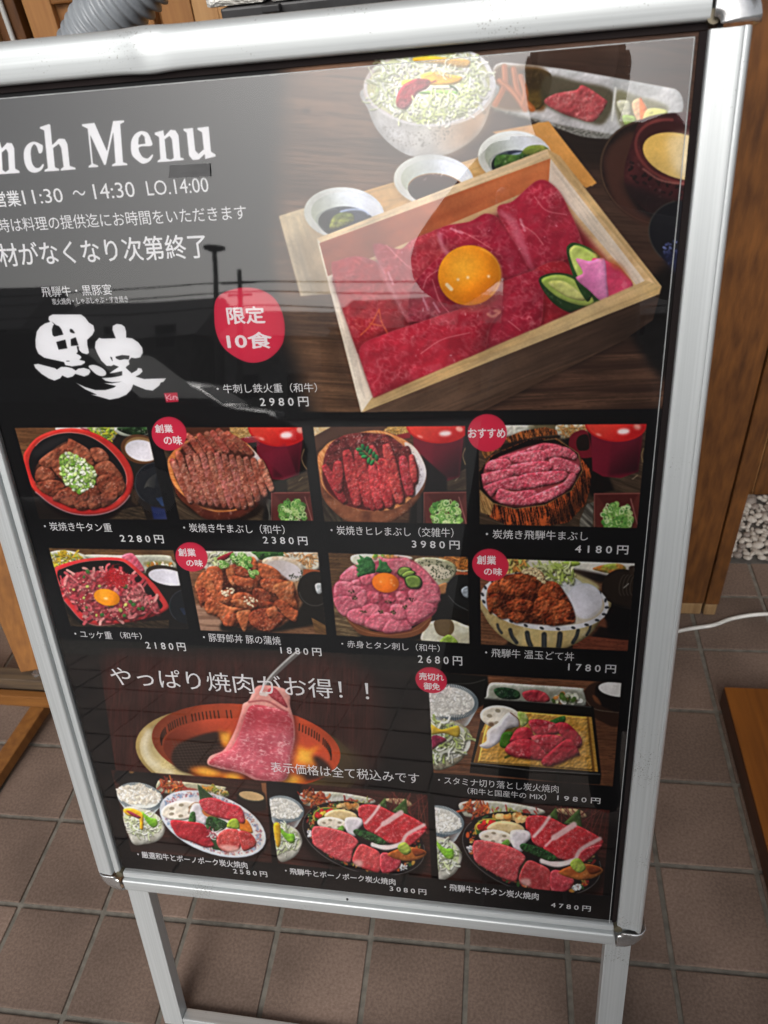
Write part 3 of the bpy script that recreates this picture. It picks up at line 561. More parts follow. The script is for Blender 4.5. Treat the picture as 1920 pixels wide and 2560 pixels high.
    for p in ([(170, 280), (300, 170), (500, 130), (660, 150), (700, 260), (500, 300), (300, 320)], [(600, 160), (780, 150), (900, 230), (960, 300), (880, 380), (800, 300), (640, 260)], [(120, 470), (160, 300), (280, 260), (330, 400), (200, 460)], [(930, 300), (1000, 270), (1030, 360), (930, 380)]):
        B(p, (110, 38, 36), (70, 20, 22), bump=1.5, bs=14, round_=10, spec=.8, sharp=.57)
    for a, b, w in (((130, 480), (330, 840), 90), ((270, 440), (270, 720), 110), ((360, 330), (470, 860), 120), ((480, 320), (590, 880), 125), ((620, 280), (720, 700), 100), ((620, 480), (700, 900), 110), ((720, 420), (800, 880), 120), ((770, 270), (910, 830), 120), ((940, 390), (1020, 760), 110), ((1030, 370), (1070, 640), 70)):
        tarestrip(a, b, w, (186, 58, 62), (150, 34, 42))
    B([(540, 780), (600, 760), (660, 930), (600, 920)], (176, 50, 54), bump=1); sheen([(300, 340), (900, 300), (1040, 700), (700, 900), (350, 820)], 200, 4.5, .85)
    B([(130, 480), (240, 260), (640, 150), (980, 280), (1090, 540), (1000, 780), (680, 930), (330, 860)], (186, 74, 76), (120, 30, 36), bump=2.2, bs=12, round_=30, spec=.6, a=.26, edge=0)
    L([(480, 270), (560, 340), (690, 455)], 7, (120, 170, 90), 1, 1, 1)
    for q, an in (((490, 310), 20), ((530, 280), 70), ((575, 300), 100), ((520, 350), 10), ((605, 330), 110), ((545, 380), 0), ((640, 360), 100), ((590, 420), 100), ((625, 440), 120), ((670, 390), 80)): B(ep(q[0], q[1], 36, 20, an, 12), (44, 128, 66), (24, 92, 50), bump=.3, bs=20, spec=.2, round_=8)
    # 4 marbled beef in an octagonal tub --------------------------------------
    fr(1160, 1040, 3.456); setclip([(125, 82), (1578, 68), (1494, 967), (135, 935)])
    wood([(0, 0), (1700, 0), (1700, 1100), (0, 1100)], (96, 74, 56), (54, 42, 32), 20, 4, 30)
    B([(340, 80), (600, 80), (560, 130), (360, 180)], (206, 208, 196), bump=.8, bs=20); P([(560, 80), (800, 75), (820, 200), (620, 140)], (120, 110, 76), .8, 1, 8)
    B([(800, 80), (1060, 75), (1060, 140), (940, 190), (840, 195)], (206, 206, 190), bump=.2); shreds([(820, 90), (1050, 80), (1040, 150), (900, 185)], 80, [(216, 170, 90), (226, 150, 80), (230, 200, 130)], 40, 8)
    P([(840, 200), (1100, 150), (1300, 640), (1100, 700)], (18, 14, 14), .95, 0, 8)
    P([(905, 230), (940, 150), (1060, 130), (1110, 330), (1110, 355), (1000, 360), (925, 300)], (120, 22, 38), 1, 1); P([(970, 220), (1000, 170), (1070, 165), (1080, 280), (1010, 300), (980, 280)], (30, 22, 20), 1, 1)
    redmug(1310, 268, 68, 222, 218, 530); wood([(1000, 900), (1060, 760), (1120, 740), (1110, 960), (1000, 960)], (150, 146, 134), (60, 56, 50), 45, 4, 16)
    L([(1550, 280), (1535, 340), (1545, 400)], 8, (170, 140, 96), .9, 2, 1); L([(1500, 510), (1455, 545)], 7, (190, 170, 140), .8, 2); greenbox(1120, 665, 400, 310)
    T([(350, 190), (500, 130), (700, 95), (800, 120), (810, 160), (600, 180), (400, 240)], (200, 110, 50), (50, 30, 22), 5, 78, 6, 5); P([(350, 240), (600, 190), (820, 165), (800, 200), (560, 230), (300, 300)], (30, 22, 20), .95, 1, 5)
    T([(135, 270), (300, 300), (330, 250), (180, 370)], (170, 110, 50), (60, 40, 26), 5, 70, 5, 4)
    tub = [(135, 470), (240, 340), (560, 200), (800, 190), (980, 320), (1100, 480), (1090, 620), (1050, 760), (900, 920), (660, 960), (400, 960), (200, 860), (135, 700)]
    T(tub, (206, 92, 40), (30, 16, 14), 6, 80, 12, 6, 3)
    G([(880, 920), (1060, 740), (1100, 480), (1000, 640), (700, 940)], (30, 20, 18), (24, 14, 14), (900, 700), (1060, 800), .6, 0, 18); T([(135, 640), (260, 760), (230, 860), (140, 830)], (200, 160, 96), (120, 90, 50), 5, 70, 10, 4, a=.9)
    P([(132, 480), (250, 340), (560, 205), (780, 195), (980, 320), (1022, 460), (930, 640), (700, 765), (440, 800), (250, 750), (140, 640)], (18, 14, 14)); L([(140, 640), (250, 752), (440, 802), (700, 768), (930, 640), (1024, 470), (985, 320), (800, 195), (690, 208)], 7, (150, 128, 80), .9, 2)
    P([(165, 500), (230, 390), (560, 260), (800, 240), (970, 340), (1000, 460), (900, 640), (680, 750), (440, 785), (270, 730), (170, 620)], (150, 62, 70), 1, 1, 3)
    def sl(p, br=(150, 88, 54)):
        P(np.array(p, float)+[5, 8], (50, 14, 14), .8, 0, 4); B(p, br, (120, 60, 40), sm=0, bump=.6, bs=10, round_=5, spec=.3)
        q = np.array(p, float); c = q.mean(0); B(c+(q-c)*[.97, .95], (216, 100, 118), (190, 66, 88), sm=1, bump=1.3, bs=11, round_=7, spec=.55, sharp=.55, vein=(246, 200, 206), vs=9, va=.75, vang=-10, vst=3)
    for p in ([(530, 290), (690, 230), (850, 260), (800, 300), (560, 310)], [(290, 360), (530, 290), (520, 330), (420, 370)], [(690, 290), (870, 262), (975, 330), (965, 380), (860, 360), (700, 360)], [(410, 335), (680, 290), (720, 390), (520, 410), (415, 400)], [(190, 470), (210, 390), (350, 362), (410, 400), (400, 460)], [(735, 370), (830, 355), (1000, 430), (980, 510), (880, 480), (760, 465)], [(412, 420), (720, 385), (755, 465), (480, 515), (430, 500)], [(150, 520), (170, 495), (410, 450), (430, 520), (190, 595)], [(180, 600), (440, 515), (500, 560), (500, 640), (300, 640), (240, 700), (190, 650)], [(470, 515), (700, 475), (885, 475), (870, 560), (700, 600), (510, 630)], [(270, 690), (310, 620), (420, 650), (620, 640), (630, 760), (440, 775), (300, 750)], [(610, 690), (700, 640), (860, 570), (930, 480), (975, 520), (900, 640), (720, 745), (640, 755)]): sl(p)
    sheen([(180, 480), (600, 280), (950, 360), (900, 600), (500, 740), (250, 640)], 120, 4, .7)
    # 5 yukhoe ------------------------------------------------------------------
    fr(110, 1360, 4.4838); setclip([(55, 45), (1452, 70), (1621, 950), (300, 920)])
    wood([(0, 0), (1700, 0), (1700, 1100), (0, 1100)], (124, 92, 58), (96, 68, 44), 3, 4, 30); P([(200, 560), (1300, 300), (1700, 400), (1700, 1000), (280, 1000)], (26, 24, 24), .95, 0, 16)
    wood([(260, 780), (420, 900), (1400, 850), (1400, 960), (280, 960)], (80, 64, 46), (40, 32, 26), 20, 3, 12)
    B([(55, 130), (100, 80), (250, 70), (430, 110), (520, 170), (300, 260), (80, 300)], (206, 208, 196), bump=.3, bs=20, round_=12); shreds([(90, 120), (250, 90), (480, 170), (300, 230), (110, 240)], 110, [(226, 196, 50), (190, 206, 80), (236, 238, 214), (210, 170, 40)], 60, 14)
    B([(440, 130), (900, 125), (1370, 125), (1440, 180), (1480, 270), (1200, 320), (900, 300)], (200, 200, 184), (180, 182, 166), bump=.3, bs=20, round_=10); B([(870, 140), (980, 100), (1060, 180), (1130, 300), (1060, 310), (960, 220)], (206, 84, 110), (226, 130, 150), bump=.8, bs=16)
    P([(1130, 200), (1400, 190), (1440, 250), (1180, 260)], (150, 140, 90), .8, 1, 6); dots([(1180, 210), (1400, 210), (1420, 245), (1200, 250)], 24, [(220, 140, 50), (240, 240, 230), (130, 140, 60)], 12, 1.5)
    El(1380, 350, 240, 105, 12, (54, 44, 34)); El(1390, 372, 222, 90, 10, (224, 222, 232)); El(1600, 700, 200, 190, 30, (28, 30, 34)); L(ep(1600, 700, 196, 186, 30, 40, 100, 280), 6, (80, 90, 100), .8, 3)
    for i in range(5): L([(1530+i*16, 720), (1570+i*12, 790)], 6, (60, 90, 150), .6, 3)
    rim = [(122, 290), (170, 240), (400, 175), (640, 150), (860, 158), (960, 200), (1100, 320), (1240, 450), (1350, 600), (1398, 690), (1380, 740), (1260, 800), (1000, 870), (700, 908), (560, 905), (420, 850), (300, 720), (210, 600), (160, 420)]
    B(rim, (206, 44, 50), (216, 60, 60), bump=.1, bs=40, spec=0, round_=10, edge=.25); inr = [(150, 330), (190, 280), (420, 205), (660, 180), (850, 188), (940, 230), (1060, 340), (1180, 470), (1290, 620), (1330, 700), (1240, 760), (1000, 830), (700, 862), (560, 850), (440, 780), (320, 660), (220, 520), (165, 400)]
    P(inr, (24, 22, 22), 1, 1); L(smooth(inr)[6:40], 7, (240, 150, 140), .6, 3); L(smooth(rim)[76:110], 10, (250, 170, 180), .5, 4)
    hp = [(205, 430), (260, 350), (420, 310), (640, 300), (760, 268), (860, 290), (1000, 390), (1110, 520), (1220, 620), (1270, 730), (1120, 790), (900, 840), (660, 860), (520, 830), (400, 720), (280, 620), (210, 520)]
    P(hp, (140, 44, 52), 1, 1, 8); shreds(hp, 330, [(206, 92, 100), (186, 64, 76), (226, 140, 140), (170, 50, 60), (232, 166, 160)], 90, 28, .5, .5); B(hp, (206, 104, 110), (160, 52, 62), bump=2.6, bs=16, round_=20, spec=.4, a=.36, edge=0); sheen(hp, 90, 5, .5)
    dots(hp, 60, [(228, 180, 160)], 6, 1.6); dots(hp, 22, [(60, 110, 50), (190, 200, 100)], 17, 1.3)
    shreds([(690, 330), (760, 280), (850, 320), (950, 420), (860, 460), (740, 430)], 90, [(176, 20, 30), (200, 34, 40)], 110, 5, .7, .3)
    egg(705, 597, 148, 92, 14); El(695, 610, 26, 12, 10, (255, 250, 200), .9, 5)
    # 6 grilled pork -----------------------------------------------------------
    fr(440, 1360, 4.2538); setclip([(98, 72), (1508, 90), (1600, 963), (262, 918)])
    wood([(0, 0), (1700, 0), (1700, 1100), (0, 1100)], (150, 106, 74), (110, 74, 50), 3, 4, 34); wood([(200, 640), (520, 700), (560, 960), (200, 960)], (190, 150, 124), (140, 104, 84), 2, 4, 30)
    P([(500, 930), (560, 800), (1000, 900), (1300, 700), (1480, 300), (1620, 300), (1620, 900), (1500, 860), (1000, 940)], (26, 24, 22), .95, 1, 14)
    wood([(1440, 780), (1620, 880), (1620, 980), (1480, 940)], (140, 104, 60), (90, 60, 36), 25, 4, 20)
    B([(300, 76), (850, 80), (860, 200), (600, 280), (320, 270)], (214, 214, 200), bump=.4, bs=20, round_=10); shreds([(330, 90), (600, 90), (560, 230), (340, 260)], 110, [(236, 240, 220), (190, 210, 130), (226, 232, 190)], 70, 15); B([(440, 150), (600, 80), (580, 130), (490, 180)], (130, 30, 44), bump=.5)
    B([(820, 80), (1170, 90), (1160, 140), (920, 170), (850, 120)], (60, 110, 44), (30, 66, 28), bump=1.6, bs=16, spec=.4); B([(1160, 100), (1500, 90), (1520, 260), (1380, 270), (1200, 160)], (214, 210, 196), bump=.2); shreds([(1180, 110), (1470, 110), (1470, 230), (1380, 240)], 60, [(214, 150, 90), (230, 180, 120)], 60, 9)
    P([(1350, 270), (1520, 280), (1520, 310), (1340, 330)], (170, 84, 44), 1, 1); B([(915, 190), (980, 140), (1150, 130), (1330, 200), (1356, 280), (1330, 400), (1300, 500), (1180, 500), (1000, 300)], (214, 204, 190), (196, 176, 150), bump=.4, bs=14, round_=16); G(ep(1150, 275, 190, 95, 14), (196, 184, 180), (226, 220, 226), (1000, 200), (1250, 320)); dots([(1200, 340), (1340, 280), (1320, 400), (1240, 380)], 30, [(60, 66, 50)], 4)
    P([(1180, 420), (1330, 400), (1300, 505), (1200, 500)], (186, 130, 80), .7, 1, 8)
    El(1480, 480, 190, 190, 0, (34, 30, 26)); L(ep(1480, 480, 170, 175, 0, 30, 30, 170), 6, (110, 108, 100), .8, 3); B([(1480, 430), (1545, 420), (1550, 520), (1500, 520)], (200, 206, 210), bump=1, bs=12)
    cs = [((196, 98, 56), (150, 62, 34)), ((206, 116, 70), (160, 76, 42)), ((170, 74, 44), (120, 44, 28)), ((214, 132, 80), (176, 90, 48))]
    P([(220, 420), (500, 260), (900, 240), (1240, 430), (1280, 700), (1000, 880), (700, 860), (460, 780), (260, 620)], (60, 22, 12), 1, 1, 10)
    for i, p in enumerate(([(330, 260), (440, 240), (500, 320), (490, 480), (400, 560), (330, 400)], [(200, 460), (270, 310), (350, 330), (420, 480), (440, 620), (320, 590)], [(230, 470), (330, 480), (420, 620), (300, 620), (270, 670), (245, 600)], [(860, 210), (980, 220), (1110, 310), (1080, 400), (960, 400), (880, 300)], [(900, 380), (1080, 370), (1230, 420), (1250, 520), (1100, 540), (930, 470)], [(1040, 440), (1240, 400), (1260, 560), (1300, 670), (1200, 650), (1080, 560)], [(820, 480), (930, 480), (1020, 560), (980, 640), (840, 620)], [(470, 500), (620, 490), (600, 580), (500, 630), (430, 590)], [(640, 520), (760, 520), (880, 600), (870, 670), (760, 690), (600, 600)], [(580, 600), (700, 590), (760, 680), (640, 660)], [(840, 600), (1030, 620), (1080, 680), (900, 660)], [(310, 620), (400, 590), (560, 660), (740, 690), (640, 720), (560, 790), (520, 860), (440, 760), (330, 730)], [(540, 740), (640, 740), (620, 850), (560, 880), (500, 850)], [(640, 740), (740, 700), (800, 720), (760, 860), (735, 930), (700, 900)], [(770, 800), (800, 720), (930, 680), (1060, 700), (1150, 790), (1050, 900), (960, 930), (830, 880)], [(960, 700), (1060, 660), (1080, 760), (1000, 790)], [(1040, 620), (1130, 590), (1240, 680), (1300, 720), (1270, 825), (1180, 780), (1100, 700)], [(530, 280), (600, 230), (640, 430), (580, 420)], [(600, 220), (700, 240), (800, 270), (780, 350), (650, 330)], [(750, 150), (830, 140), (870, 220), (850, 290), (790, 240)], [(600, 330), (760, 360), (890, 320), (880, 420), (780, 475), (650, 440)], [(600, 150), (700, 140), (720, 220), (620, 210)])):
        c1, c2 = cs[(i*7) % 4]; P(np.array(p, float)+[6, 12], (40, 14, 8), .75, 1, 8); B(p, c1, c2, bump=1.1, bs=26, round_=14, spec=.6, sharp=.6, vein=(232, 160, 110), vs=22, va=.4, vst=2, vang=40, kd=1.3, speccol=(255, 225, 200))
    B([(200, 460), (330, 260), (860, 210), (1240, 420), (1300, 700), (1050, 900), (700, 900), (430, 780), (270, 660)], (190, 104, 64), (100, 44, 24), bump=2.8, bs=20, round_=30, spec=.5, a=.34, edge=0, kd=1.4)
    sheen([(300, 300), (900, 300), (1200, 500), (1100, 800), (500, 700), (300, 560)], 130, 5, .6, (255, 230, 206)); onionrings([(580, 130), (700, 100), (800, 180), (790, 260), (700, 230), (620, 180)], 26, 20); onionrings([(460, 190), (540, 200), (530, 240), (480, 240)], 8, 20); onionrings([(780, 290), (880, 310), (860, 350), (800, 340)], 5, 22)
    dots([(480, 480), (620, 470), (600, 540), (500, 540)], 24, [(236, 214, 180)], 9, 1.6); dots([(680, 540), (880, 600), (800, 660)], 22, [(236, 214, 180)], 8, 1.6)
    # 7 tongue sashimi ---------------------------------------------------------
    fr(810, 1370, 4.3658); setclip([(47, 52), (1567, 98), (1588, 1043), (137, 952)])
    wood([(0, 0), (1700, 0), (1700, 1100), (0, 1100)], (112, 82, 52), (84, 60, 40), 3, 4, 30); wood([(80, 600), (300, 800), (420, 980), (100, 980)], (140, 118, 84), (76, 58, 40), 8, 4, 14)
    P([(1160, 460), (1600, 300), (1600, 820), (1100, 900), (1000, 1010), (380, 980), (500, 900)], (20, 19, 18), .96, 1, 12)
    B([(310, 80), (600, 60), (930, 90), (930, 140), (600, 220), (340, 180)], (216, 216, 200), bump=.4, bs=18); dots([(500, 80), (560, 80), (760, 90), (820, 110), (700, 110)], 12, [(226, 190, 60), (90, 150, 50)], 16)
    shreds([(1280, 100), (1567, 100), (1567, 240), (1420, 200)], 90, [(214, 140, 60), (196, 116, 46)], 80, 14); L([(1420, 230), (1500, 250), (1570, 245)], 12, (226, 226, 214), 1, 2, 1); P([(1440, 260), (1570, 265), (1570, 290), (1440, 290)], (180, 84, 50))
    B([(985, 150), (1060, 105), (1250, 110), (1400, 160), (1445, 240), (1400, 330), (1330, 400), (1240, 420), (1100, 300)], (196, 196, 172), (160, 160, 120), bump=.5, bs=12, round_=14); El(1225, 225, 205, 100, 14, (170, 168, 140)); El(1225, 260, 165, 72, 12, (214, 206, 186)); dots([(1020, 150), (1200, 130), (1400, 200), (1390, 300), (1200, 340), (1150, 200), (1100, 200)], 90, [(60, 70, 44)], 4)
    B([(1230, 420), (1340, 380), (1340, 490), (1260, 500)], (176, 120, 70), bump=.2)
    El(1500, 480, 170, 190, 0, (28, 28, 28)); L([(1360, 520), (1440, 610), (1570, 680)], 6, (120, 124, 124), .8, 3, 1); B([(1500, 450), (1570, 420), (1580, 540), (1520, 520)], (150, 160, 170), bump=1.4, bs=10)
    B([(1080, 900), (1130, 820), (1250, 785), (1400, 785), (1520, 830), (1600, 880), (1600, 1060), (1100, 1030)], (214, 212, 196), (196, 190, 166), bump=.2, bs=20, round_=10); P([(1215, 790), (1385, 785), (1420, 890), (1360, 960), (1260, 950), (1210, 880)], (104, 82, 52), 1, 1, 2); B([(1270, 1010), (1340, 950), (1400, 960), (1460, 1040), (1280, 1040)], (150, 176, 70), (120, 150, 50), bump=.8, bs=10)
    P([(240, 740), (500, 900), (900, 900), (1170, 740), (1100, 900), (900, 980), (600, 970), (380, 930)], (120, 70, 40), 1, 1, 2); L([(270, 800), (420, 900), (700, 950), (1000, 900), (1150, 780)], 8, (170, 110, 70), .8, 3, 1)
    P([(110, 400), (400, 200), (900, 110), (1240, 400), (1240, 600), (1150, 760), (700, 920), (300, 760), (110, 560)], (160, 56, 78), 1, 1, 6)
    K, K2, KV = (214, 118, 136), (196, 90, 112), (242, 190, 200)
    for p in ([(170, 320), (250, 230), (330, 190), (380, 270), (320, 350), (240, 360)], [(600, 90), (700, 120), (900, 110), (960, 180), (940, 260), (800, 280), (700, 220)], [(900, 150), (980, 160), (1100, 250), (1160, 320), (1180, 400), (1060, 400), (960, 300)], [(110, 520), (130, 380), (240, 360), (360, 400), (440, 440), (340, 520), (200, 530)], [(110, 540), (300, 530), (440, 630), (300, 660), (235, 745), (150, 680)], [(360, 500), (450, 450), (470, 580), (420, 640), (330, 580)], [(1060, 380), (1240, 400), (1250, 500), (1265, 580), (1100, 600), (960, 560), (920, 480)], [(890, 560), (1060, 580), (1200, 620), (1200, 690), (1100, 760), (960, 830), (880, 680)], [(250, 740), (280, 680), (400, 660), (560, 720), (420, 830), (300, 800)], [(420, 640), (560, 600), (620, 700), (540, 760), (440, 720)], [(440, 820), (580, 700), (740, 720), (740, 800), (640, 870), (600, 900)], [(640, 890), (720, 780), (860, 760), (960, 880), (800, 920), (680, 930)], [(740, 620), (860, 620), (900, 760), (780, 780), (720, 700)]):
        P(np.array(p, float)+[5, 9], (96, 20, 40), .6, 1, 6); B(p, K, K2, bump=.7, bs=18, round_=10, spec=.35, sharp=.58, vein=KV, vs=11, va=.7, vang=20, vst=1.8)
    for p in ([(400, 300), (480, 280), (560, 260), (560, 340), (470, 400), (410, 380)], [(820, 330), (900, 360), (900, 430), (820, 470)], [(470, 480), (560, 470), (640, 540), (560, 610), (490, 560)], [(640, 500), (740, 520), (780, 580), (690, 600)], [(780, 480), (900, 480), (910, 560), (820, 590)], [(300, 360), (380, 340), (400, 400), (320, 400)]): P(np.array(p, float)+[5, 9], (70, 10, 24), .6, 1, 6); B(p, (222, 120, 138), (180, 60, 84), bump=1.2, bs=16, round_=10, spec=.4)
    B([(110, 500), (250, 230), (600, 90), (950, 120), (1240, 400), (1260, 580), (1150, 760), (700, 920), (300, 790), (120, 600)], (216, 122, 138), (184, 76, 98), bump=2.0, bs=20, round_=20, spec=.35, a=.36, edge=0, vein=(246, 196, 200), vs=12, va=.7, vst=2)
    for q in ((300, 470), (330, 545), (430, 690), (620, 700), (750, 700), (880, 640), (960, 560), (700, 590)): dots(ep(q[0], q[1], 34, 20, 10, 12), 12, [(60, 34, 30), (90, 90, 50)], 5, 1.4)
    for lf, an in (([(340, 185), (380, 180), (360, 130), (400, 120), (380, 70), (440, 110), (470, 90), (520, 110), (560, 180), (560, 270), (460, 290), (370, 320), (360, 280), (380, 260), (350, 240), (370, 215)], 0), ([(560, 260), (600, 190), (600, 110), (640, 150), (680, 150), (700, 190), (720, 220), (745, 240), (730, 275), (650, 280)], 0)):
        B(lf, (52, 110, 56), (30, 84, 44), sm=0, bump=.9, bs=12, round_=6, spec=.15, vein=(110, 160, 100), vs=20, va=.5)
    egg(672, 378, 148, 108, 8, (240, 120, 14), (252, 150, 40)); 
    for q in ((620, 368), (735, 350), (735, 380), (765, 405)): El(q[0], q[1], 12, 6, 20, (255, 240, 210), .9, 4)
    for p in ([(800, 270), (830, 215), (900, 205), (960, 230), (920, 290), (840, 310)], [(840, 300), (900, 250), (970, 245), (1000, 280), (900, 330)], [(880, 320), (960, 290), (1040, 310), (1075, 380), (1040, 440), (940, 440), (890, 390)]):
        P(np.array(p, float)+[4, 12], (60, 10, 20), .6, 1, 5); B(p, (40, 66, 28), (26, 46, 20), bump=.1, round_=8); q = np.array(p, float); c = q.mean(0); B(c+(q-c)*.86, (140, 166, 76), (106, 138, 56), bump=.4, bs=18, spec=.3, round_=8)
    # 8 braised beef with soft egg ---------------------------------------------
    fr(1180, 1370, 3.7705); setclip([(74, 95), (1533, 145), (1466, 970), (85, 908)])
    wood([(0, 0), (1700, 0), (1700, 1100), (0, 1100)], (140, 92, 62), (96, 62, 42), 6, 4, 30); P([(330, 900), (420, 860), (1000, 900), (1250, 660), (1200, 560), (1500, 500), (1480, 870), (1100, 860), (900, 960), (340, 940)], (26, 20, 20), .95, 1, 10)
    P([(1180, 640), (1300, 700), (1280, 750), (1180, 720)], (130, 74, 50), .9, 1, 4); wood([(950, 900), (1100, 830), (1480, 870), (1480, 980), (950, 980)], (140, 72, 50), (110, 54, 38), 4, 4, 20)
    B([(340, 100), (900, 110), (1533, 145), (1520, 240), (1300, 280), (900, 200), (330, 220)], (226, 222, 214), bump=.2, bs=20, round_=10); shreds([(340, 110), (500, 110), (500, 220), (340, 240)], 70, [(226, 206, 120), (226, 150, 70), (200, 210, 110)], 60, 18); B([(1140, 190), (1280, 150), (1400, 150), (1450, 200), (1330, 240), (1200, 220)], (206, 110, 50), (150, 160, 60), bump=1.4, bs=16); B([(860, 130), (1000, 130), (1010, 160), (900, 175)], (150, 176, 60), bump=1)
    G([(930, 205), (1100, 220), (1300, 270), (1240, 330), (1000, 260)], (60, 40, 34), (30, 24, 22), (930, 200), (1200, 300), 1, 1, 8)
    El(1430, 390, 210, 190, 20, (42, 32, 26)); [L(ep(1430+i*34, 350, 40, 100, 10, 14, 100, 260), 5, (150, 140, 120), .5, 2) for i in range(6)]; P([(1480, 180), (1533, 170), (1533, 250), (1490, 240)], (56, 42, 34), 1, 1); L([(1430, 375), (1475, 335)], 7, (220, 220, 210), .9, 2); L([(1240, 480), (1350, 540), (1490, 572)], 5, (120, 116, 106), .8, 3, 1); P([(1230, 490), (1500, 570), (1490, 860), (1280, 800)], (18, 16, 18), .9, 0, 8)
    body = [(80, 480), (110, 620), (200, 760), (330, 870), (460, 930), (660, 960), (860, 945), (980, 900), (1100, 820), (1200, 700), (1290, 500), (700, 600)]
    B(body, (206, 190, 140), (190, 166, 110), bump=.3, bs=30, round_=26, edge=.35, kd=1.2); G([(500, 760), (900, 760), (860, 960), (500, 950)], (220, 206, 150), (196, 160, 90), (700, 760), (700, 950), .5, 1, 20)
    for x, y0, y1, dx, w in ((240, 720, 800, 40, 24), (360, 770, 890, 60, 36), (520, 800, 930, 36, 46), (680, 815, 935, 0, 50), (830, 810, 930, -14, 50), (1000, 775, 890, -50, 34), (1120, 720, 820, -40, 22)): L([(x, y0), (x+dx*.3, (y0+y1)/2), (x+dx, y1)], w, (36, 40, 46), .92, 5, 1); L([(x, y0+10), (x+dx*.8, y1-10)], w*.3, (84, 92, 98), .5, 4)
    El(685, 500, 608, 275, 6, (228, 228, 234)); El(690, 490, 560, 235, 6, (200, 180, 150)); El(700, 495, 540, 225, 6, (222, 212, 190))
    for t in np.linspace(0, 360, 25)[:-1]:
        q = ep(685, 498, 590, 258, 6, 2, t, t+2); El(q[0, 0], q[0, 1], 22, 12, t*.3, (34, 36, 42), .9, 2)
    P([(900, 230), (1010, 250), (1200, 360), (1100, 420), (860, 330)], (206, 196, 140), .9, 1, 8)
    T([(780, 330), (900, 260), (1040, 330), (1000, 420), (860, 440)], (226, 224, 226), (200, 206, 210), 30, sm=1); shreds([(560, 190), (740, 150), (900, 190), (960, 270), (820, 300), (680, 260)], 100, [(206, 214, 140), (226, 232, 180), (170, 190, 90)], 80, 18, .7)
    G(ep(1060, 500, 168, 168, 20), (222, 222, 232), (232, 230, 238), (940, 400), (1150, 620)); P([(940, 600), (1060, 670), (1200, 560), (1220, 500), (1180, 620), (1040, 690), (950, 680)], (190, 180, 170), .6, 1, 8); L(ep(1060, 500, 165, 165, 20, 30, 170, 330), 6, (200, 206, 220), .8, 6)
    me = [(150, 420), (190, 330), (300, 260), (420, 240), (560, 200), (680, 300), (800, 330), (880, 430), (950, 560), (970, 690), (850, 720), (650, 720), (480, 700), (330, 660), (180, 600), (140, 500)]
    P(me, (50, 16, 10), 1, 1, 4)
    for p in ([(265, 400), (270, 300), (380, 250), (520, 270), (620, 350), (600, 420), (500, 440), (330, 440)], [(150, 380), (200, 320), (260, 350), (250, 420), (160, 430)], [(140, 480), (200, 430), (290, 460), (220, 540), (170, 620)], [(620, 430), (700, 320), (800, 330), (860, 420), (840, 480), (700, 500)], [(560, 580), (620, 470), (740, 460), (860, 520), (840, 640), (700, 660), (620, 640)], [(820, 500), (900, 500), (950, 580), (930, 660), (840, 640)], [(320, 520), (420, 480), (560, 500), (560, 580), (400, 600)], [(200, 580), (280, 580), (330, 650), (260, 660)], [(340, 620), (440, 600), (500, 680), (400, 700)], [(700, 660), (860, 640), (900, 700), (740, 730)], [(870, 680), (960, 680), (960, 700), (890, 705)], [(450, 260), (560, 190), (660, 230), (680, 330), (560, 300)]):
        P(np.array(p, float)+[5, 10], (30, 8, 4), .7, 1, 6); B(p, (186, 88, 40), (134, 46, 22), bump=2.0, bs=18, round_=12, spec=.5, sharp=.58, vein=(226, 150, 90), vs=16, va=.35, kd=1.3, speccol=(255, 215, 170))
    B(me, (176, 92, 50), (84, 30, 16), bump=3.4, bs=13, round_=20, spec=.5, a=.5, edge=0, kd=1.5, speccol=(250, 210, 170))
    sheen(me, 150, 5, .55, (250, 210, 160)); dots([(470, 220), (560, 185), (640, 220), (690, 330), (620, 290), (560, 250)], 110, [(232, 206, 160)], 8, 1.6)
    # 9 stamina tray -----------------------------------------------------------
    fr(1040, 1670, 3.1302); setclip([(94, 30), (1608, 115), (1540, 925), (137, 820)])
    wood([(0, 0), (1700, 0), (1700, 1100), (0, 1100)], (132, 84, 56), (102, 62, 42), 2, 4, 30); P([(90, 20), (560, 60), (580, 260), (470, 320), (120, 420)], (26, 26, 26), .97, 0, 6); L([(250, 120), (420, 120), (540, 90)], 5, (120, 120, 110), .6, 3, 1)
    P([(1310, 200), (1400, 110), (1608, 110), (1600, 440), (1450, 420), (1340, 330)], (54, 34, 26), 1, 1, 3); L([(1320, 240), (1400, 320), (1600, 350)], 6, (150, 136, 116), .7, 3, 1); P([(1420, 130), (1608, 115), (1600, 330), (1480, 310), (1410, 250)], (26, 20, 20), 1, 1, 3); G(ep(1570, 168, 145, 56, 8), (224, 220, 220), (236, 232, 230), (1440, 120), (1600, 200)); P([(1380, 210), (1420, 230), (1450, 290), (1400, 260)], (150, 86, 50), .7, 1, 6)
    B([(550, 220), (570, 130), (640, 112), (900, 130), (1280, 155), (1310, 180), (1328, 290), (1240, 290), (900, 265), (560, 240)], (214, 216, 206), (190, 194, 184), bump=.5, bs=10, round_=8, edge=.3)
    for q in ([(590, 150), (790, 160), (810, 240), (590, 230)], [(830, 165), (1040, 170), (1050, 260), (830, 250)], [(1065, 180), (1290, 190), (1300, 270), (1065, 265)]): P(q, (120, 120, 100), .55, 1, 8)
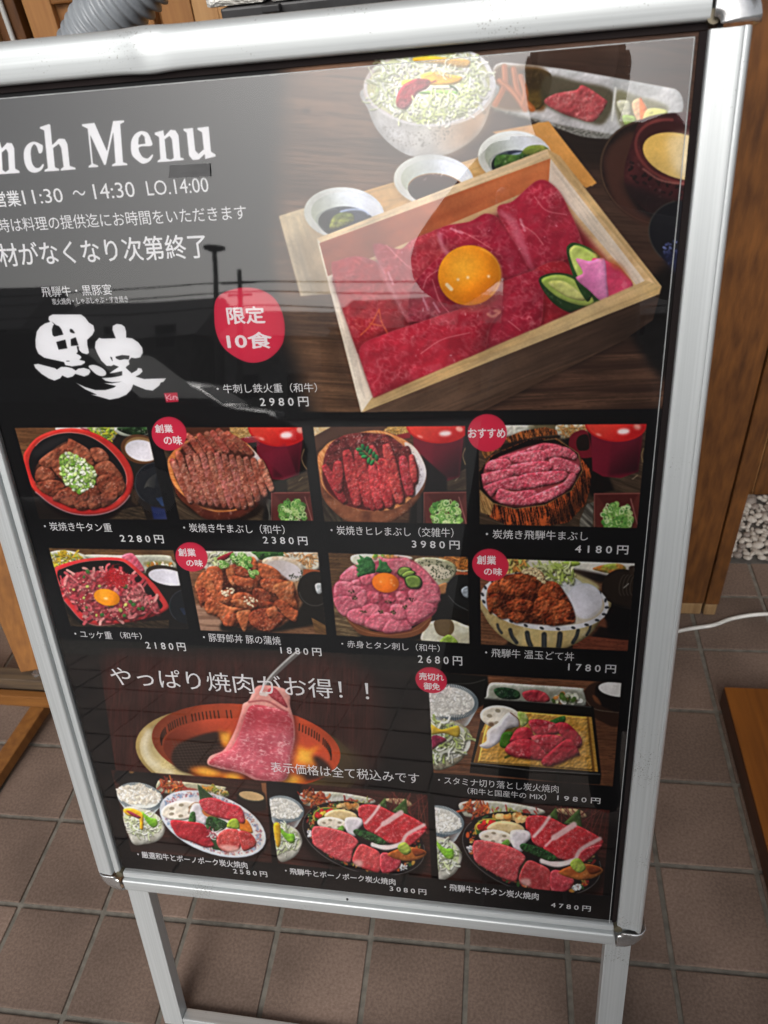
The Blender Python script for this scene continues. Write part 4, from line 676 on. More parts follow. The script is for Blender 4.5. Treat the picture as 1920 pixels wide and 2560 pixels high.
    B([(610, 170), (690, 150), (800, 180), (800, 240), (660, 235)], (40, 76, 44), (20, 40, 28), bump=1.8, bs=12, spec=.4); B([(835, 190), (930, 170), (1020, 200), (1040, 262), (900, 262), (850, 240)], (196, 70, 80), (160, 40, 56), bump=1.2, bs=14, spec=.3); dots([(1080, 230), (1180, 200), (1290, 240), (1240, 275), (1090, 265)], 40, [(236, 236, 220), (80, 110, 44), (206, 130, 60), (220, 226, 190)], 16, 1.6)
    stripebowl(290, 255, 200, 128, 130, 10); rice([(100, 170), (240, 150), (400, 200), (450, 280), (380, 350), (200, 375), (100, 360)], 330, 7)
    B([(100, 480), (240, 400), (400, 470), (430, 560), (400, 660), (300, 760), (130, 780)], (180, 176, 150), (130, 120, 100), bump=.2, round_=14, edge=.4); El(190, 560, 240, 152, 8, (226, 226, 222)); El(180, 555, 212, 132, 8, (206, 214, 160)); shreds([(100, 450), (200, 420), (370, 500), (390, 580), (300, 660), (120, 690)], 190, [(236, 240, 214), (206, 220, 150), (246, 248, 236), (180, 200, 110)], 70, 14); B([(100, 470), (120, 440), (200, 480), (330, 450), (330, 540), (220, 510), (110, 520)], (232, 202, 60), (214, 176, 40), bump=.5, bs=30); B([(110, 560), (150, 525), (240, 560), (180, 600), (120, 640)], (170, 30, 80), (120, 20, 60), bump=.7, bs=16)
    P([(540, 240), (1390, 300), (1450, 840), (1440, 910), (1200, 900), (420, 820), (430, 740), (500, 430)], (20, 19, 19), 1, 0, 2); L([(430, 742), (900, 800), (1440, 830)], 7, (130, 130, 126), .8, 3); L([(540, 245), (900, 265), (1370, 305)], 5, (100, 100, 98), .8, 2)
    T([(590, 320), (830, 340), (1375, 382), (1425, 812), (900, 770), (450, 738), (510, 500)], (206, 160, 72), (184, 136, 50), 7, 30, 2, 3, 3); P([(1335, 382), (1352, 382), (1400, 810), (1380, 810)], (120, 74, 30), .8); P([(505, 500), (530, 505), (480, 742), (455, 740)], (120, 74, 30), .8)
    B([(590, 330), (840, 345), (1340, 385), (1385, 800), (900, 765), (485, 735), (535, 500)], (216, 170, 82), (200, 150, 60), sm=0, bump=1.4, bs=9, round_=2, spec=.25, edge=0)
    lotus(665, 385, 165, 92, 8); El(590, 440, 24, 18, 0, (110, 84, 60), 1, 3); B([(800, 340), (860, 360), (880, 420), (830, 460), (800, 400)], (150, 180, 80), (200, 210, 140), bump=.3); 
    P([(600, 500), (700, 470), (820, 460), (760, 520), (680, 600)], (40, 40, 20), .6, 1, 8); B([(495, 605), (550, 570), (560, 490), (640, 430), (700, 360), (740, 350), (800, 410), (800, 460), (740, 460), (690, 500), (650, 580), (560, 630)], (228, 226, 236), (214, 208, 214), bump=.3, bs=30, round_=12); L([(740, 350), (800, 400), (812, 460)], 6, (110, 60, 40), .9, 2, 1)
    B([(655, 590), (680, 510), (750, 500), (750, 560), (710, 620), (670, 620)], (90, 140, 40), (60, 110, 30), bump=.5, spec=.5, bs=16); B([(1030, 430), (1100, 390), (1165, 375), (1160, 425), (1080, 440)], (60, 120, 50), (40, 90, 36), bump=.4, spec=.4)
    L([(700, 700), (740, 680)], 18, (60, 80, 36), .9, 3)
    for p in ([(880, 420), (960, 400), (1110, 440), (1130, 500), (1020, 530), (930, 510)], [(1090, 440), (1180, 430), (1290, 540), (1290, 610), (1240, 620), (1130, 520)], [(745, 540), (800, 470), (890, 470), (920, 540), (850, 570), (740, 580)], [(900, 540), (1060, 520), (1160, 550), (1080, 640), (1020, 660)], [(695, 640), (760, 570), (900, 560), (1030, 680), (1000, 720), (880, 710), (760, 690)], [(1040, 660), (1200, 550), (1280, 670), (1240, 690), (1060, 765), (980, 740)]):
        P(np.array(p, float)+[5, 10], (60, 14, 10), .65, 1, 6); B(p, (200, 62, 76), (168, 36, 54), bump=.9, bs=26, round_=12, spec=.55, sharp=.6, vein=(230, 140, 140), vs=24, va=.4, kd=1.3)
    # grill ------------------------------------------------------------------
    fr(270, 1620, 2.0737); setclip([(-30, 60), (330, 30), (700, 20), (1260, 60), (1420, 330), (1330, 700), (1000, 760), (60, 760), (-20, 560)], 1, 40); g0 = CLIP[0].copy(); bb = mk([(-60, -20), (1600, 40), (1600, 760), (1150, 715), (820, 695), (40, 634)]); hc = np.zeros((CH, CW), np.float32); hc[bb[0]:bb[1], bb[2]:bb[3]] = bb[4]; CLIP[0] = g0*hc
    wood([(-60, 0), (1500, 0), (1500, 760), (-60, 760)], (70, 34, 30), (52, 26, 24), 92, 5, 16)
    CLIP[0] = hc*.96; 
    rimo = ep(720, 570, 582, 255, 8, 60); G(rimo, (176, 152, 92), (62, 48, 28), (160, 500), (1250, 640)); bbr = mk(rimo)
    G(ep(720, 575, 560, 238, 8, 60), (92, 72, 40), (206, 190, 140), (420, 350), (220, 600), 1); G([(1000, 400), (1320, 560), (1310, 700), (1100, 700), (1180, 560)], (120, 96, 54), (60, 48, 36), (1050, 420), (1250, 650), .85, 1, 16)
    L([(205, 440), (190, 510), (225, 590), (320, 640)], 30, (240, 238, 230), .65, 20, 1); T([(300, 560), (420, 640), (380, 650), (260, 620)], (190, 170, 110), (226, 210, 150), 6, a=.6, soft=8)
    G(ep(716, 508, 492, 214, 7, 60), (120, 46, 22), (204, 78, 40), (260, 400), (700, 480)); G(ep(715, 540, 430, 175, 5, 50), (214, 84, 50), (110, 40, 22), (600, 380), (500, 560))
    for i in range(64):
        if i % 9 == 8: continue
        t = 176+i*2.9; q = ep(715, 505, 445, 178, 6, 2, t, t+.01)[0]; h = 34-10*abs(i-32)/32; 
        if q[0] < 640 or q[0] > 960: L([q+[0, 2], q+[6 if q[0] < 700 else -2, h+8]], 5.5, (40, 22, 16), .95)
    P([(330, 560), (400, 480), (620, 440), (700, 640), (560, 660), (380, 640)], (36, 26, 24), 1, 1, 6)
    for i in range(14): L([(330+i*18, 470+i*3), (400+i*20, 640)], 3, (90, 74, 60), .55)
    for i in range(10): L([(330, 500+i*14), (640, 470+i*18)], 3, (110, 90, 72), .5)
    P([(980, 640), (1060, 560), (1140, 600), (1150, 660), (1000, 690)], (40, 30, 28), .95, 1, 8); [L([(1000+i*16, 600+i*3), (1100+i*10, 670)], 3, (150, 130, 90), .6) for i in range(8)]
    for p in ([(590, 500), (575, 420), (600, 440), (640, 430), (630, 520)], [(960, 560), (980, 500), (1040, 520), (1110, 500), (1060, 560), (1080, 620), (960, 610)], [(420, 630), (480, 615), (560, 630), (620, 660), (500, 668)], [(600, 650), (680, 640), (700, 690), (600, 680)], [(840, 690), (900, 650), (1000, 660), (1020, 700), (900, 720)]): P(p, (240, 130, 40), .95, 1, 10); q = np.array(p, float); c = q.mean(0); P(c+(q-c)*.62, (252, 206, 70), .9, 1, 12)
    L([(800, 230), (840, 160), (920, 80), (1000, 10)], 26, (120, 116, 114), 1, 3, 1); L([(796, 226), (836, 154), (914, 74), (990, 8)], 9, (226, 226, 224), .9, 3, 1)
    me = [(730, 270), (760, 210), (800, 192), (900, 205), (942, 240), (945, 300), (965, 380), (968, 480), (945, 560), (940, 640), (905, 690), (780, 690), (690, 650), (560, 620), (515, 600), (530, 560), (590, 535), (620, 500), (660, 420), (690, 330), (700, 290)]
    P(np.array(me, float)+[10, 10], (40, 10, 8), .7, 1, 14); B(me, (222, 150, 142), (232, 170, 160), bump=.3, bs=20, round_=12, spec=.1, edge=.25)
    B([(740, 300), (790, 296), (900, 320), (940, 340), (962, 440), (940, 560), (934, 640), (900, 684), (790, 680), (700, 640), (570, 612), (524, 596), (560, 560), (640, 520), (690, 420), (720, 330)], (196, 76, 92), (178, 58, 72), bump=.5, bs=30, round_=12, spec=.05, vein=(240, 190, 190), vs=13, va=.95, vang=10, vst=3.2, edge=.1)
    B([(740, 420), (950, 440), (934, 640), (900, 684), (790, 680), (700, 640), (570, 612), (560, 560), (640, 520), (690, 440)], (210, 106, 122), (196, 90, 106), bump=.2, bs=16, round_=8, spec=0, vein=(246, 206, 206), vs=8, va=.95, vang=8, vst=3.6, edge=0, soft=20)
    G([(730, 330), (940, 350), (950, 440), (690, 430)], (168, 44, 60), (196, 80, 92), (800, 330), (800, 440), .55, 1, 20)
    B([(830, 215), (870, 210), (915, 270), (930, 310), (880, 280), (840, 250)], (184, 56, 72), (160, 40, 56), bump=.3, vein=(230, 150, 150), vs=8, va=.6); L([(730, 280), (820, 275), (900, 318), (925, 330)], 8, (150, 50, 60), .7, 4, 1)
    L([(795, 236), (818, 240)], 22, (214, 206, 200), 1, 3)
    # 10-12 yakiniku plates ----------------------------------------------------
    def setbase(cl, sal=(360, 650, 200, 110), ricec=(320, 370, 235, 110)): pass
    fr(270, 1900, 4.0463); setclip([(30, 100), (1603, 212), (1660, 1040), (235, 925)])
    wood([(0, 0), (1700, 0), (1700, 1100), (0, 1100)], (74, 42, 36), (52, 32, 28), 6, 4, 30); P([(100, 100), (480, 130), (560, 240), (540, 330), (120, 250)], (24, 24, 26), .97, 1, 8); El(240, 120, 26, 12, 0, (190, 130, 70), .8, 6)
    P([(1550, 230), (1600, 230), (1610, 480), (1580, 480)], (150, 96, 62), .9); P([(240, 770), (560, 800), (760, 860), (900, 940), (250, 900)], (42, 36, 36), .8, 1, 20)
    B([(500, 225), (600, 205), (1150, 265), (1190, 300), (1220, 370), (1000, 380), (540, 330)], (186, 182, 156), (160, 156, 130), bump=.5, bs=12, round_=8); shreds([(540, 220), (740, 240), (740, 310), (580, 300)], 50, [(190, 84, 50), (206, 120, 60), (160, 50, 40)], 60, 14); P([(760, 280), (880, 290), (900, 320), (770, 310)], (170, 60, 50), .9, 1, 4); shreds([(960, 270), (1160, 290), (1180, 340), (1020, 330)], 50, [(170, 180, 70), (220, 150, 60), (226, 214, 180)], 50, 13)
    P([(1310, 340), (1380, 300), (1560, 320), (1600, 400), (1590, 500), (1400, 510), (1320, 460)], (38, 32, 30), 1, 1, 6); El(1452, 362, 128, 44, 10, (214, 180, 130)); L(ep(1452, 364, 132, 48, 10, 30, 0, 180), 7, (90, 96, 76), .9, 2)
    stripebowl(322, 370, 240, 140, 110, 12, (34, 50, 62)); rice([(90, 300), (180, 260), (260, 270), (300, 235), (400, 280), (530, 350), (510, 420), (400, 440), (200, 430), (110, 380)], 330, 8, (232, 222, 206))
    B([(155, 500), (340, 490), (560, 640), (570, 740), (500, 820), (380, 850), (240, 830)], (176, 172, 160), (206, 204, 196), bump=.3, bs=20, round_=16, edge=.35); El(360, 630, 214, 132, 16, (214, 210, 200)); El(356, 630, 196, 116, 16, (214, 220, 176)); shreds([(200, 560), (330, 530), (520, 620), (520, 700), (420, 750), (230, 740)], 170, [(240, 242, 226), (206, 216, 170), (246, 248, 240)], 60, 10); B([(155, 500), (250, 490), (350, 540), (360, 600), (355, 700), (325, 690), (310, 590), (200, 560)], (234, 190, 40), (220, 166, 30), bump=.5, bs=24); B([(340, 520), (420, 580), (490, 600), (500, 660), (450, 680), (390, 620)], (150, 200, 60), (110, 170, 40), bump=.7, bs=16); B([(190, 515), (240, 525), (330, 575), (310, 590), (240, 560)], (150, 40, 70), bump=.4)
    El(1070, 690, 560, 320, 22, (20, 14, 14), .7, 20); El(1060, 645, 566, 295, 21, (206, 214, 226)); G(ep(1060, 638, 556, 284, 21), (214, 216, 224), (226, 224, 222), (600, 500), (1500, 800)); floral(1060, 640, 550, 280, 21, 260, [(190, 110, 110), (150, 90, 110), (130, 150, 180), (196, 150, 140)], 12); floral(1060, 640, 550, 280, 21, 90, [(140, 160, 190), (170, 176, 196)], 16); El(1030, 640, 440, 215, 20, (226, 222, 222), .95, 8)
    B([(905, 240), (1050, 360), (1080, 400), (960, 430), (930, 400)], (58, 88, 54), (44, 72, 44), sm=0, bump=.3); lotus(740, 510, 200, 100, -6, 6)
    B([(840, 480), (900, 430), (960, 450), (960, 520), (1000, 600), (980, 660), (900, 620), (830, 600)], (232, 228, 236), (214, 210, 216), bump=.3, bs=24, round_=12); L([(820, 520), (830, 470), (880, 430), (960, 440)], 7, (170, 110, 60), .9, 2, 1); B([(820, 590), (840, 530), (880, 530), (885, 630), (820, 630)], (60, 110, 50), (40, 80, 36), bump=.5, spec=.4)
    P([(960, 500), (1100, 560), (1100, 600), (980, 560)], (200, 110, 50), .9, 1, 3); B([(1300, 600), (1400, 600), (1460, 700), (1450, 740), (1330, 700)], (232, 140, 40), (214, 120, 30), bump=.3)
    P([(1020, 800), (1100, 780), (1180, 920), (1060, 900)], (50, 76, 44), 1, 0, 3)
    marbled([(640, 610), (800, 620), (940, 640), (1000, 690), (1040, 800), (1075, 870), (980, 880), (860, 830), (720, 780), (660, 700)], (190, 44, 56), (160, 26, 40), (224, 120, 120), 20)
    marbled([(925, 410), (1060, 380), (1200, 430), (1330, 470), (1380, 560), (1375, 640), (1240, 610), (1080, 570), (980, 520)], vang=20)
    marbled([(1100, 790), (1170, 710), (1300, 700), (1340, 780), (1330, 900), (1200, 930), (1120, 880)], (196, 72, 66), (176, 50, 50), vang=60); marbled([(1320, 720), (1440, 740), (1500, 850), (1380, 920), (1340, 840)], (190, 60, 58), (166, 44, 46), vang=60); P([(1120, 870), (1240, 860), (1340, 900), (1240, 935)], (240, 210, 200), .7, 1, 10)
    B([(990, 640), (1020, 570), (1120, 590), (1210, 640), (1170, 700), (1080, 720), (1010, 700)], (50, 96, 44), (26, 60, 30), bump=2.4, bs=9, round_=6, spec=.5, sharp=.56); B([(1200, 670), (1240, 600), (1310, 600), (1330, 690), (1240, 690)], (160, 184, 60), (130, 156, 46), bump=.7, bs=16); shreds([(1020, 710), (1100, 720), (1100, 780), (1040, 780)], 16, [(240, 236, 236), (206, 70, 90)], 60, 9)
    for (X0, Y0, KK, cl, sx, sy, dx, dy) in ((650, 1930, 3.8581, [(63, 85), (1615, 215), (1655, 1030), (175, 880)], 1, 1, 0, 0), (1070, 1960, 3.3857, [(52, 100), (1540, 220), (1480, 945), (90, 805)], .995, .995, -118, -45)):
        fr(X0, Y0, KK); setclip(cl); fr(X0+dx/KK, Y0+dy/KK, KK/((sx+sy)/2)); w2 = sx < 1
        wood([(0, 0), (2000, 0), (2000, 1200), (0, 1200)], (80, 42, 36), (54, 32, 28), 7, 4, 30); P([(60, 90), (360, 110), (400, 200), (420, 420), (240, 300), (90, 240)], (24, 24, 28), .97, 1, 8); P([(420, 900), (380, 600), (560, 700), (700, 900)], (40, 26, 26), .6, 1, 20)
        B([(400, 200), (700, 190), (1060, 250), (1100, 300), (900, 320), (500, 330), (410, 290)], (186, 186, 170), (206, 206, 200), bump=.5, bs=12, round_=8); shreds([(420, 200), (620, 230), (620, 300), (450, 280)], 55, [(196, 84, 44), (214, 120, 60), (170, 60, 40)], 60, 13); shreds([(680, 270), (1040, 270), (1040, 300), (700, 300)], 26, [(180, 60, 50), (160, 170, 80)], 50, 10)
        B([(1220, 255), (1400, 260), (1470, 320), (1400, 330), (1240, 290)], (206, 176, 130), bump=.2); [L([(1080+rng.random()*560, 560+rng.random()*40), (1180+rng.random()*500, 180+rng.random()*60)], 5, [(110, 40, 40), (150, 70, 60), (80, 30, 30)][i % 3], .85) for i in range(34)]
        for p in ([(1140, 320), (1210, 240), (1230, 360)], [(1270, 380), (1410, 250), (1430, 420)]): B(p, (76, 104, 48), (54, 84, 38), sm=0, bump=.4, bs=20)
        stripebowl(240, 350, 190, 118, 120, 16, (32, 54, 70)); rice([(100, 280), (180, 250), (330, 310), (400, 370), (340, 430), (120, 430)], 260, 8, (232, 228, 220))
        B([(130, 520), (300, 520), (400, 620), (405, 700), (330, 820), (180, 850)], (176, 172, 160), (206, 204, 196), bump=.3, bs=20, round_=16, edge=.35); El(240, 640, 168, 132, 16, (220, 216, 206)); El(235, 640, 150, 118, 16, (214, 222, 176)); shreds([(150, 560), (280, 540), (370, 640), (340, 720), (170, 750)], 130, [(240, 242, 226), (206, 216, 170), (246, 248, 240)], 60, 11); B([(190, 530), (260, 590), (330, 600), (330, 680), (270, 670), (200, 580)], (150, 204, 60), (110, 176, 40), bump=.7, bs=16)
        if not w2: B([(130, 510), (190, 500), (200, 640), (190, 710), (160, 710)], (234, 190, 40), (220, 166, 30), bump=.5)
        El(1000, 700, 640, 340, 17, (14, 10, 10), .8, 22); El(1000, 640, 612, 328, 17, (26, 22, 26)); L(ep(1000, 640, 606, 322, 17, 70, -20, 200), 7, (120, 116, 112), .85, 3)
        floral(1000, 632, 600, 318, 17, 130, [(150, 40, 40), (206, 90, 40), (196, 150, 60), (60, 100, 50)], 22); floral(1000, 632, 600, 318, 17, 70, [(196, 130, 60), (226, 190, 110), (40, 30, 40)], 14)
        P([(530, 460), (530, 380), (620, 340), (760, 350), (800, 400), (600, 470)], (60, 110, 50), 1, 1, 2); L([(530, 470), (522, 400), (600, 345), (740, 348)], 10, (206, 180, 70), .95, 2, 1); dots([(545, 440), (560, 380), (700, 360), (620, 420)], 16, [(190, 40, 40), (214, 180, 60)], 18, 1.2); dots([(720, 320), (900, 310), (960, 350), (850, 350)], 14, [(226, 190, 130), (206, 140, 70)], 20, 1.7)
        dots(ep(475, 590, 22, 30, 0, 10), 14, [(220, 226, 236)], 7, 2); dots(ep(1380, 920, 40, 26, 0, 10), 18, [(220, 226, 236)], 7, 2)
        B([(620, 430), (680, 370), (800, 360), (920, 400), (930, 460), (760, 470)], (226, 206, 160), (214, 190, 140), bump=.2, round_=12); lotus(700, 500, 150, 66, 8, 5); B([(830, 440), (960, 440), (1000, 490), (940, 560), (920, 620), (850, 590), (820, 520)], (232, 228, 236), (214, 210, 216), bump=.3, bs=24, round_=12); B([(740, 560), (790, 515), (815, 540), (800, 580)], (120, 176, 70), (90, 140, 50), bump=.4)
        P([(880, 820), (940, 700), (960, 690), (940, 780)], (60, 90, 50), .95)
        marbled([(500, 620), (500, 560), (540, 520), (700, 545), (850, 590), (950, 670), (900, 760), (870, 870), (740, 840), (600, 760), (520, 700)], (206, 80, 86), (186, 60, 70), vang=-30)
        marbled([(890, 850), (960, 700), (1060, 720), (1160, 790), (1160, 960), (1050, 950), (960, 910)], (196, 72, 74), (176, 52, 60), vang=40, va=.6); marbled([(1160, 800), (1240, 780), (1360, 860), (1310, 950), (1180, 970)], (192, 66, 78), (170, 44, 60), vang=40, va=.6); P([(900, 860), (980, 850), (990, 900), (940, 910)], (240, 216, 206), .7, 1, 8)
        marbled([(950, 420), (970, 320), (1130, 320), (1260, 380), (1300, 420), (1150, 560), (1090, 590), (1010, 540), (990, 460)], (202, 52, 60), (180, 34, 46), vang=50)
        marbled([(1100, 580), (1190, 490), (1330, 390), (1480, 440), (1610, 530), (1560, 590), (1450, 620), (1340, 690), (1230, 680), (1140, 620)], (206, 50, 58), (184, 36, 48), vang=40); marbled([(1380, 690), (1440, 600), (1600, 560), (1540, 640), (1430, 720)], (206, 60, 66), vang=50)
        for q, w in (([(1150, 325), (1100, 400), (1020, 490)], 28), ([(1360, 390), (1240, 470), (1190, 500)], 50), ([(1190, 500), (1120, 570)], 18), ([(1090, 690), (1240, 720), (1360, 690), (1420, 600), (1580, 510)], 34)): L(q, w, (236, 206, 206), .95, 8, 1)
        L([(1090, 700), (1220, 730), (1350, 700)], 44, (240, 226, 226), .95, 8, 1)
        B([(900, 570), (940, 550), (1060, 580), (1180, 640), (1225, 690), (1150, 700), (1020, 650), (930, 610)], (46, 92, 44), (26, 60, 30), bump=2.6, bs=9, round_=6, spec=.4, sharp=.58)
        B([(1230, 800), (1330, 740), (1450, 720), (1580, 750), (1605, 790), (1540, 840), (1400, 860)], (190, 112, 50), (160, 84, 36), bump=.4, bs=14, round_=10); B([(1470, 740), (1560, 750), (1590, 785), (1500, 810)], (140, 60, 28), bump=.2); B([(1330, 740), (1350, 690), (1410, 680), (1460, 760), (1400, 800)], (170, 190, 80), (140, 166, 60), bump=.7, bs=16)
    setclip()
def paint_marks():
    """caption badges, tape, brush lettering"""
    R = (204, 44, 74)
    for q in ([(536, 800), (542, 745), (590, 721), (645, 722), (690, 750), (711, 805), (706, 860), (670, 898), (620, 906), (570, 880), (545, 845)], ep(423, 1084, 44, 42, 20), ep(1218, 1082, 49, 47, 0), ep(479, 1392, 41, 36, 20), ep(1226, 1412, 46, 40, 12), ep(1078, 1700, 40, 32, 14)):
        fr(); P(q, R, 1, 1)
    # brush lettering 黒家
    fr(70, 770, 2.38); W = (236, 236, 240); K = (18, 18, 20)
    P([(124, 50), (145, 38), (315, 38), (340, 56), (362, 86), (390, 104), (396, 134), (384, 160), (352, 190), (354, 220), (364, 270), (350, 276), (322, 268), (303, 250), (302, 228), (290, 228), (297, 262), (288, 272), (314, 284), (318, 296), (306, 308), (338, 316), (340, 326), (318, 340), (262, 348), (222, 340), (214, 322), (150, 308), (96, 296), (62, 272), (46, 236), (44, 190), (52, 140), (72, 112), (100, 92), (132, 82), (122, 70)], W)
    P([(140, 80), (158, 94), (164, 100), (184, 108), (198, 126), (210, 158), (176, 166), (156, 170), (146, 160), (142, 128), (150, 104), (156, 98)], K); P([(168, 202), (222, 188), (234, 240), (182, 248)], K); P([(250, 126), (264, 128), (278, 150), (252, 144)], K, 1, 1); P([(254, 186), (284, 174), (300, 222), (256, 226)], K); P([(228, 314), (248, 314), (246, 318), (228, 318)], K)
    P([(292, 266), (306, 250), (316, 276), (356, 276), (366, 262), (372, 300), (340, 312), (312, 306), (320, 292)], K)
    P([(34, 336), (60, 332), (108, 344), (160, 358), (172, 366), (196, 350), (230, 350), (262, 358), (284, 372), (300, 360), (332, 356), (366, 366), (372, 380), (360, 398), (334, 408), (300, 398), (282, 392), (266, 408), (236, 416), (204, 402), (192, 418), (158, 432), (124, 420), (80, 392), (44, 358)], W)
    P([(360, 346), (392, 338), (432, 352), (460, 374), (464, 396), (444, 406), (412, 398), (382, 374)], W, 1, 1)
    P([(504, 106), (528, 94), (556, 98), (576, 112), (584, 140), (584, 176), (620, 180), (656, 204), (680, 236), (684, 266), (668, 294), (640, 300), (614, 296), (600, 314), (604, 336), (586, 348), (582, 356), (606, 378), (616, 388), (648, 370), (654, 356), (676, 360), (682, 378), (664, 396), (640, 408), (690, 422), (760, 420), (822, 418), (806, 440), (790, 444), (782, 462), (742, 492), (700, 486), (650, 466), (626, 456), (614, 486), (586, 516), (540, 536), (486, 546), (430, 530), (372, 514), (410, 516), (340, 484), (284, 444), (340, 470), (400, 488), (460, 488), (510, 474), (524, 464), (486, 456), (450, 446), (500, 448), (558, 438), (500, 442), (462, 434), (438, 416), (490, 414), (540, 406), (560, 400), (560, 376), (520, 384), (484, 390), (500, 376), (540, 350), (510, 338), (496, 346), (468, 344), (436, 314), (412, 270), (398, 236), (402, 200), (424, 176), (440, 182), (522, 180), (512, 156), (502, 130)], W)
    P([(488, 290), (500, 294), (504, 318), (494, 304)], K); P([(520, 290), (560, 280), (604, 284), (600, 306), (576, 304), (546, 310), (524, 300)], K)
    P([(808, 506), (888, 502), (896, 558), (822, 562)], (196, 34, 62))
    for q in ([(818, 516), (828, 552)], [(846, 516), (824, 534), (850, 546)], [(850, 526), (848, 544), (860, 544), (864, 524)], [(868, 546), (868, 526), (878, 524)], [(884, 546), (880, 528), (890, 532), (892, 546)]): L(q, 4, (240, 220, 226))
    # Menu title
    fr(0, 0, 1.7281); W = (238, 238, 242); K = (17, 17, 19)
    # n (cut off), c, h
    P([(-60, 620), (0, 612), (8, 640), (30, 616), (52, 618), (62, 640), (66, 728), (84, 738), (86, 748), (24, 752), (22, 744), (38, 732), (34, 660), (26, 644), (8, 660), (12, 734), (26, 744), (26, 752), (-60, 758)], W, 1)
    P([(176, 622), (186, 632), (182, 658), (168, 662), (158, 634), (146, 624), (134, 650), (138, 700), (154, 724), (172, 722), (184, 708), (190, 714), (178, 736), (150, 747), (122, 736), (105, 700), (103, 654), (118, 624), (146, 611)], W, 1, 1)
    P([(172, 548), (212, 535), (218, 540), (226, 626), (254, 598), (280, 600), (292, 622), (302, 716), (326, 724), (328, 732), (262, 738), (262, 730), (274, 720), (264, 640), (254, 622), (230, 640), (238, 722), (256, 730), (256, 738), (192, 742), (192, 734), (206, 726), (190, 564), (172, 556)], W, 1)
    # M
    P([(353, 536), (408, 530), (462, 652), (488, 522), (536, 519), (537, 528), (520, 536), (532, 700), (550, 706), (551, 714), (484, 719), (483, 711), (498, 703), (489, 572), (458, 712), (450, 714), (390, 584), (402, 706), (424, 714), (425, 722), (382, 725), (382, 717), (394, 708), (378, 556), (354, 545)], W, 1)
    # e
    P([(588, 690), (568, 664), (566, 612), (582, 580), (608, 566), (636, 572), (652, 600), (656, 630), (602, 636), (612, 672), (636, 684), (656, 668), (662, 672), (648, 696), (618, 708)], W, 1, 1); P([(598, 624), (600, 596), (612, 580), (624, 592), (627, 620)], K, 1)
    # n
    P([(668, 572), (706, 562), (710, 588), (736, 560), (758, 562), (772, 584), (780, 680), (794, 684), (795, 692), (738, 697), (738, 689), (750, 682), (742, 602), (732, 588), (712, 602), (720, 684), (738, 690), (738, 698), (680, 702), (680, 694), (692, 686), (686, 592), (668, 582)], W, 1)
    # u
    P([(792, 556), (834, 552), (844, 650), (858, 664), (880, 644), (872, 572), (852, 560), (852, 552), (902, 546), (912, 654), (932, 668), (933, 676), (886, 688), (884, 666), (860, 690), (832, 692), (816, 672), (806, 574), (792, 564)], W, 1)
    # film edge scuffs and faint streaks stay off the print
paint_hero(); paint_dishes(); finish_photos(); paint_marks()
# ================================================================ MATERIALS
ALU = mat('anodised_aluminium', (.72, .75, .76), (.80, .82, .83), .36, .75, 900, (.02, .02, .02), 0)
def alu(name, axis, rough=.42):
    m, t, p = nm(name); tc = node(t, 'ShaderNodeTexCoord'); mp = node(t, 'ShaderNodeMapping')
    Mi = MB.inverted(); e = Mi.to_euler(); mp.vector_type = 'POINT'; mp.inputs['Rotation'].default_value = e; mp.inputs['Location'].default_value = Mi.translation
    t.links.new(tc.outputs['Object'], mp.inputs[0])
    m2 = node(t, 'ShaderNodeMapping'); m2.inputs['Scale'].default_value = (2, 420, 420) if axis == 'u' else (420, 2, 420); t.links.new(mp.outputs[0], m2.inputs[0])
    n = node(t, 'ShaderNodeTexNoise'); n.inputs['Scale'].default_value = 1; n.inputs['Detail'].default_value = 3; t.links.new(m2.outputs[0], n.inputs['Vector'])
    g = node(t, 'ShaderNodeTexNoise'); g.inputs['Scale'].default_value = 14; g.inputs['Detail'].default_value = 6; t.links.new(mp.outputs[0], g.inputs['Vector'])
    r = node(t, 'ShaderNodeValToRGB'); r.color_ramp.elements[0].position = .3; r.color_ramp.elements[1].position = .7
    r.color_ramp.elements[0].color = (.47, .495, .50, 1); r.color_ramp.elements[1].color = (.56, .585, .59, 1); t.links.new(n.outputs['Fac'], r.inputs[0])
    g2 = node(t, 'ShaderNodeTexNoise'); g2.inputs['Scale'].default_value = 700; g2.inputs['Detail'].default_value = 2; t.links.new(mp.outputs[0], g2.inputs['Vector'])
    mr = node(t, 'ShaderNodeMath', operation='MULTIPLY'); t.links.new(g.outputs['Fac'], mr.inputs[0]); t.links.new(g2.outputs['Fac'], mr.inputs[1])
    rr = node(t, 'ShaderNodeValToRGB'); rr.color_ramp.elements[0].position = .40; rr.color_ramp.elements[1].position = .46; rr.color_ramp.elements[0].color = (1, 1, 1, 1); rr.color_ramp.elements[1].color = (.42, .40, .37, 1); t.links.new(mr.outputs[0], rr.inputs[0])
    mx = node(t, 'ShaderNodeMix', data_type='RGBA', blend_type='MULTIPLY'); mx.inputs[0].default_value = 1; t.links.new(r.outputs[0], mx.inputs[6]); t.links.new(rr.outputs[0], mx.inputs[7]); t.links.new(mx.outputs[2], p.inputs['Base Color'])
    p.inputs['Metallic'].default_value = .45; p.inputs['Roughness'].default_value = rough
    b = node(t, 'ShaderNodeBump'); b.inputs['Strength'].default_value = .15; b.inputs['Distance'].default_value = .0002; t.links.new(n.outputs['Fac'], b.inputs['Height']); t.links.new(b.outputs[0], p.inputs['Normal'])
    return m
ALU_U, ALU_V = alu('brushed_aluminium_across', 'u', .46), alu('brushed_aluminium_upright', 'v')
CHROME = mat('cast_corner_metal', (.50, .50, .50), (.66, .66, .66), .24, .85, 60, bump=.3, bscale=90, dist=.0006)
BLACKP = mat('black_plastic', (.015, .015, .016), (.03, .03, .032), .45, 0, 60)
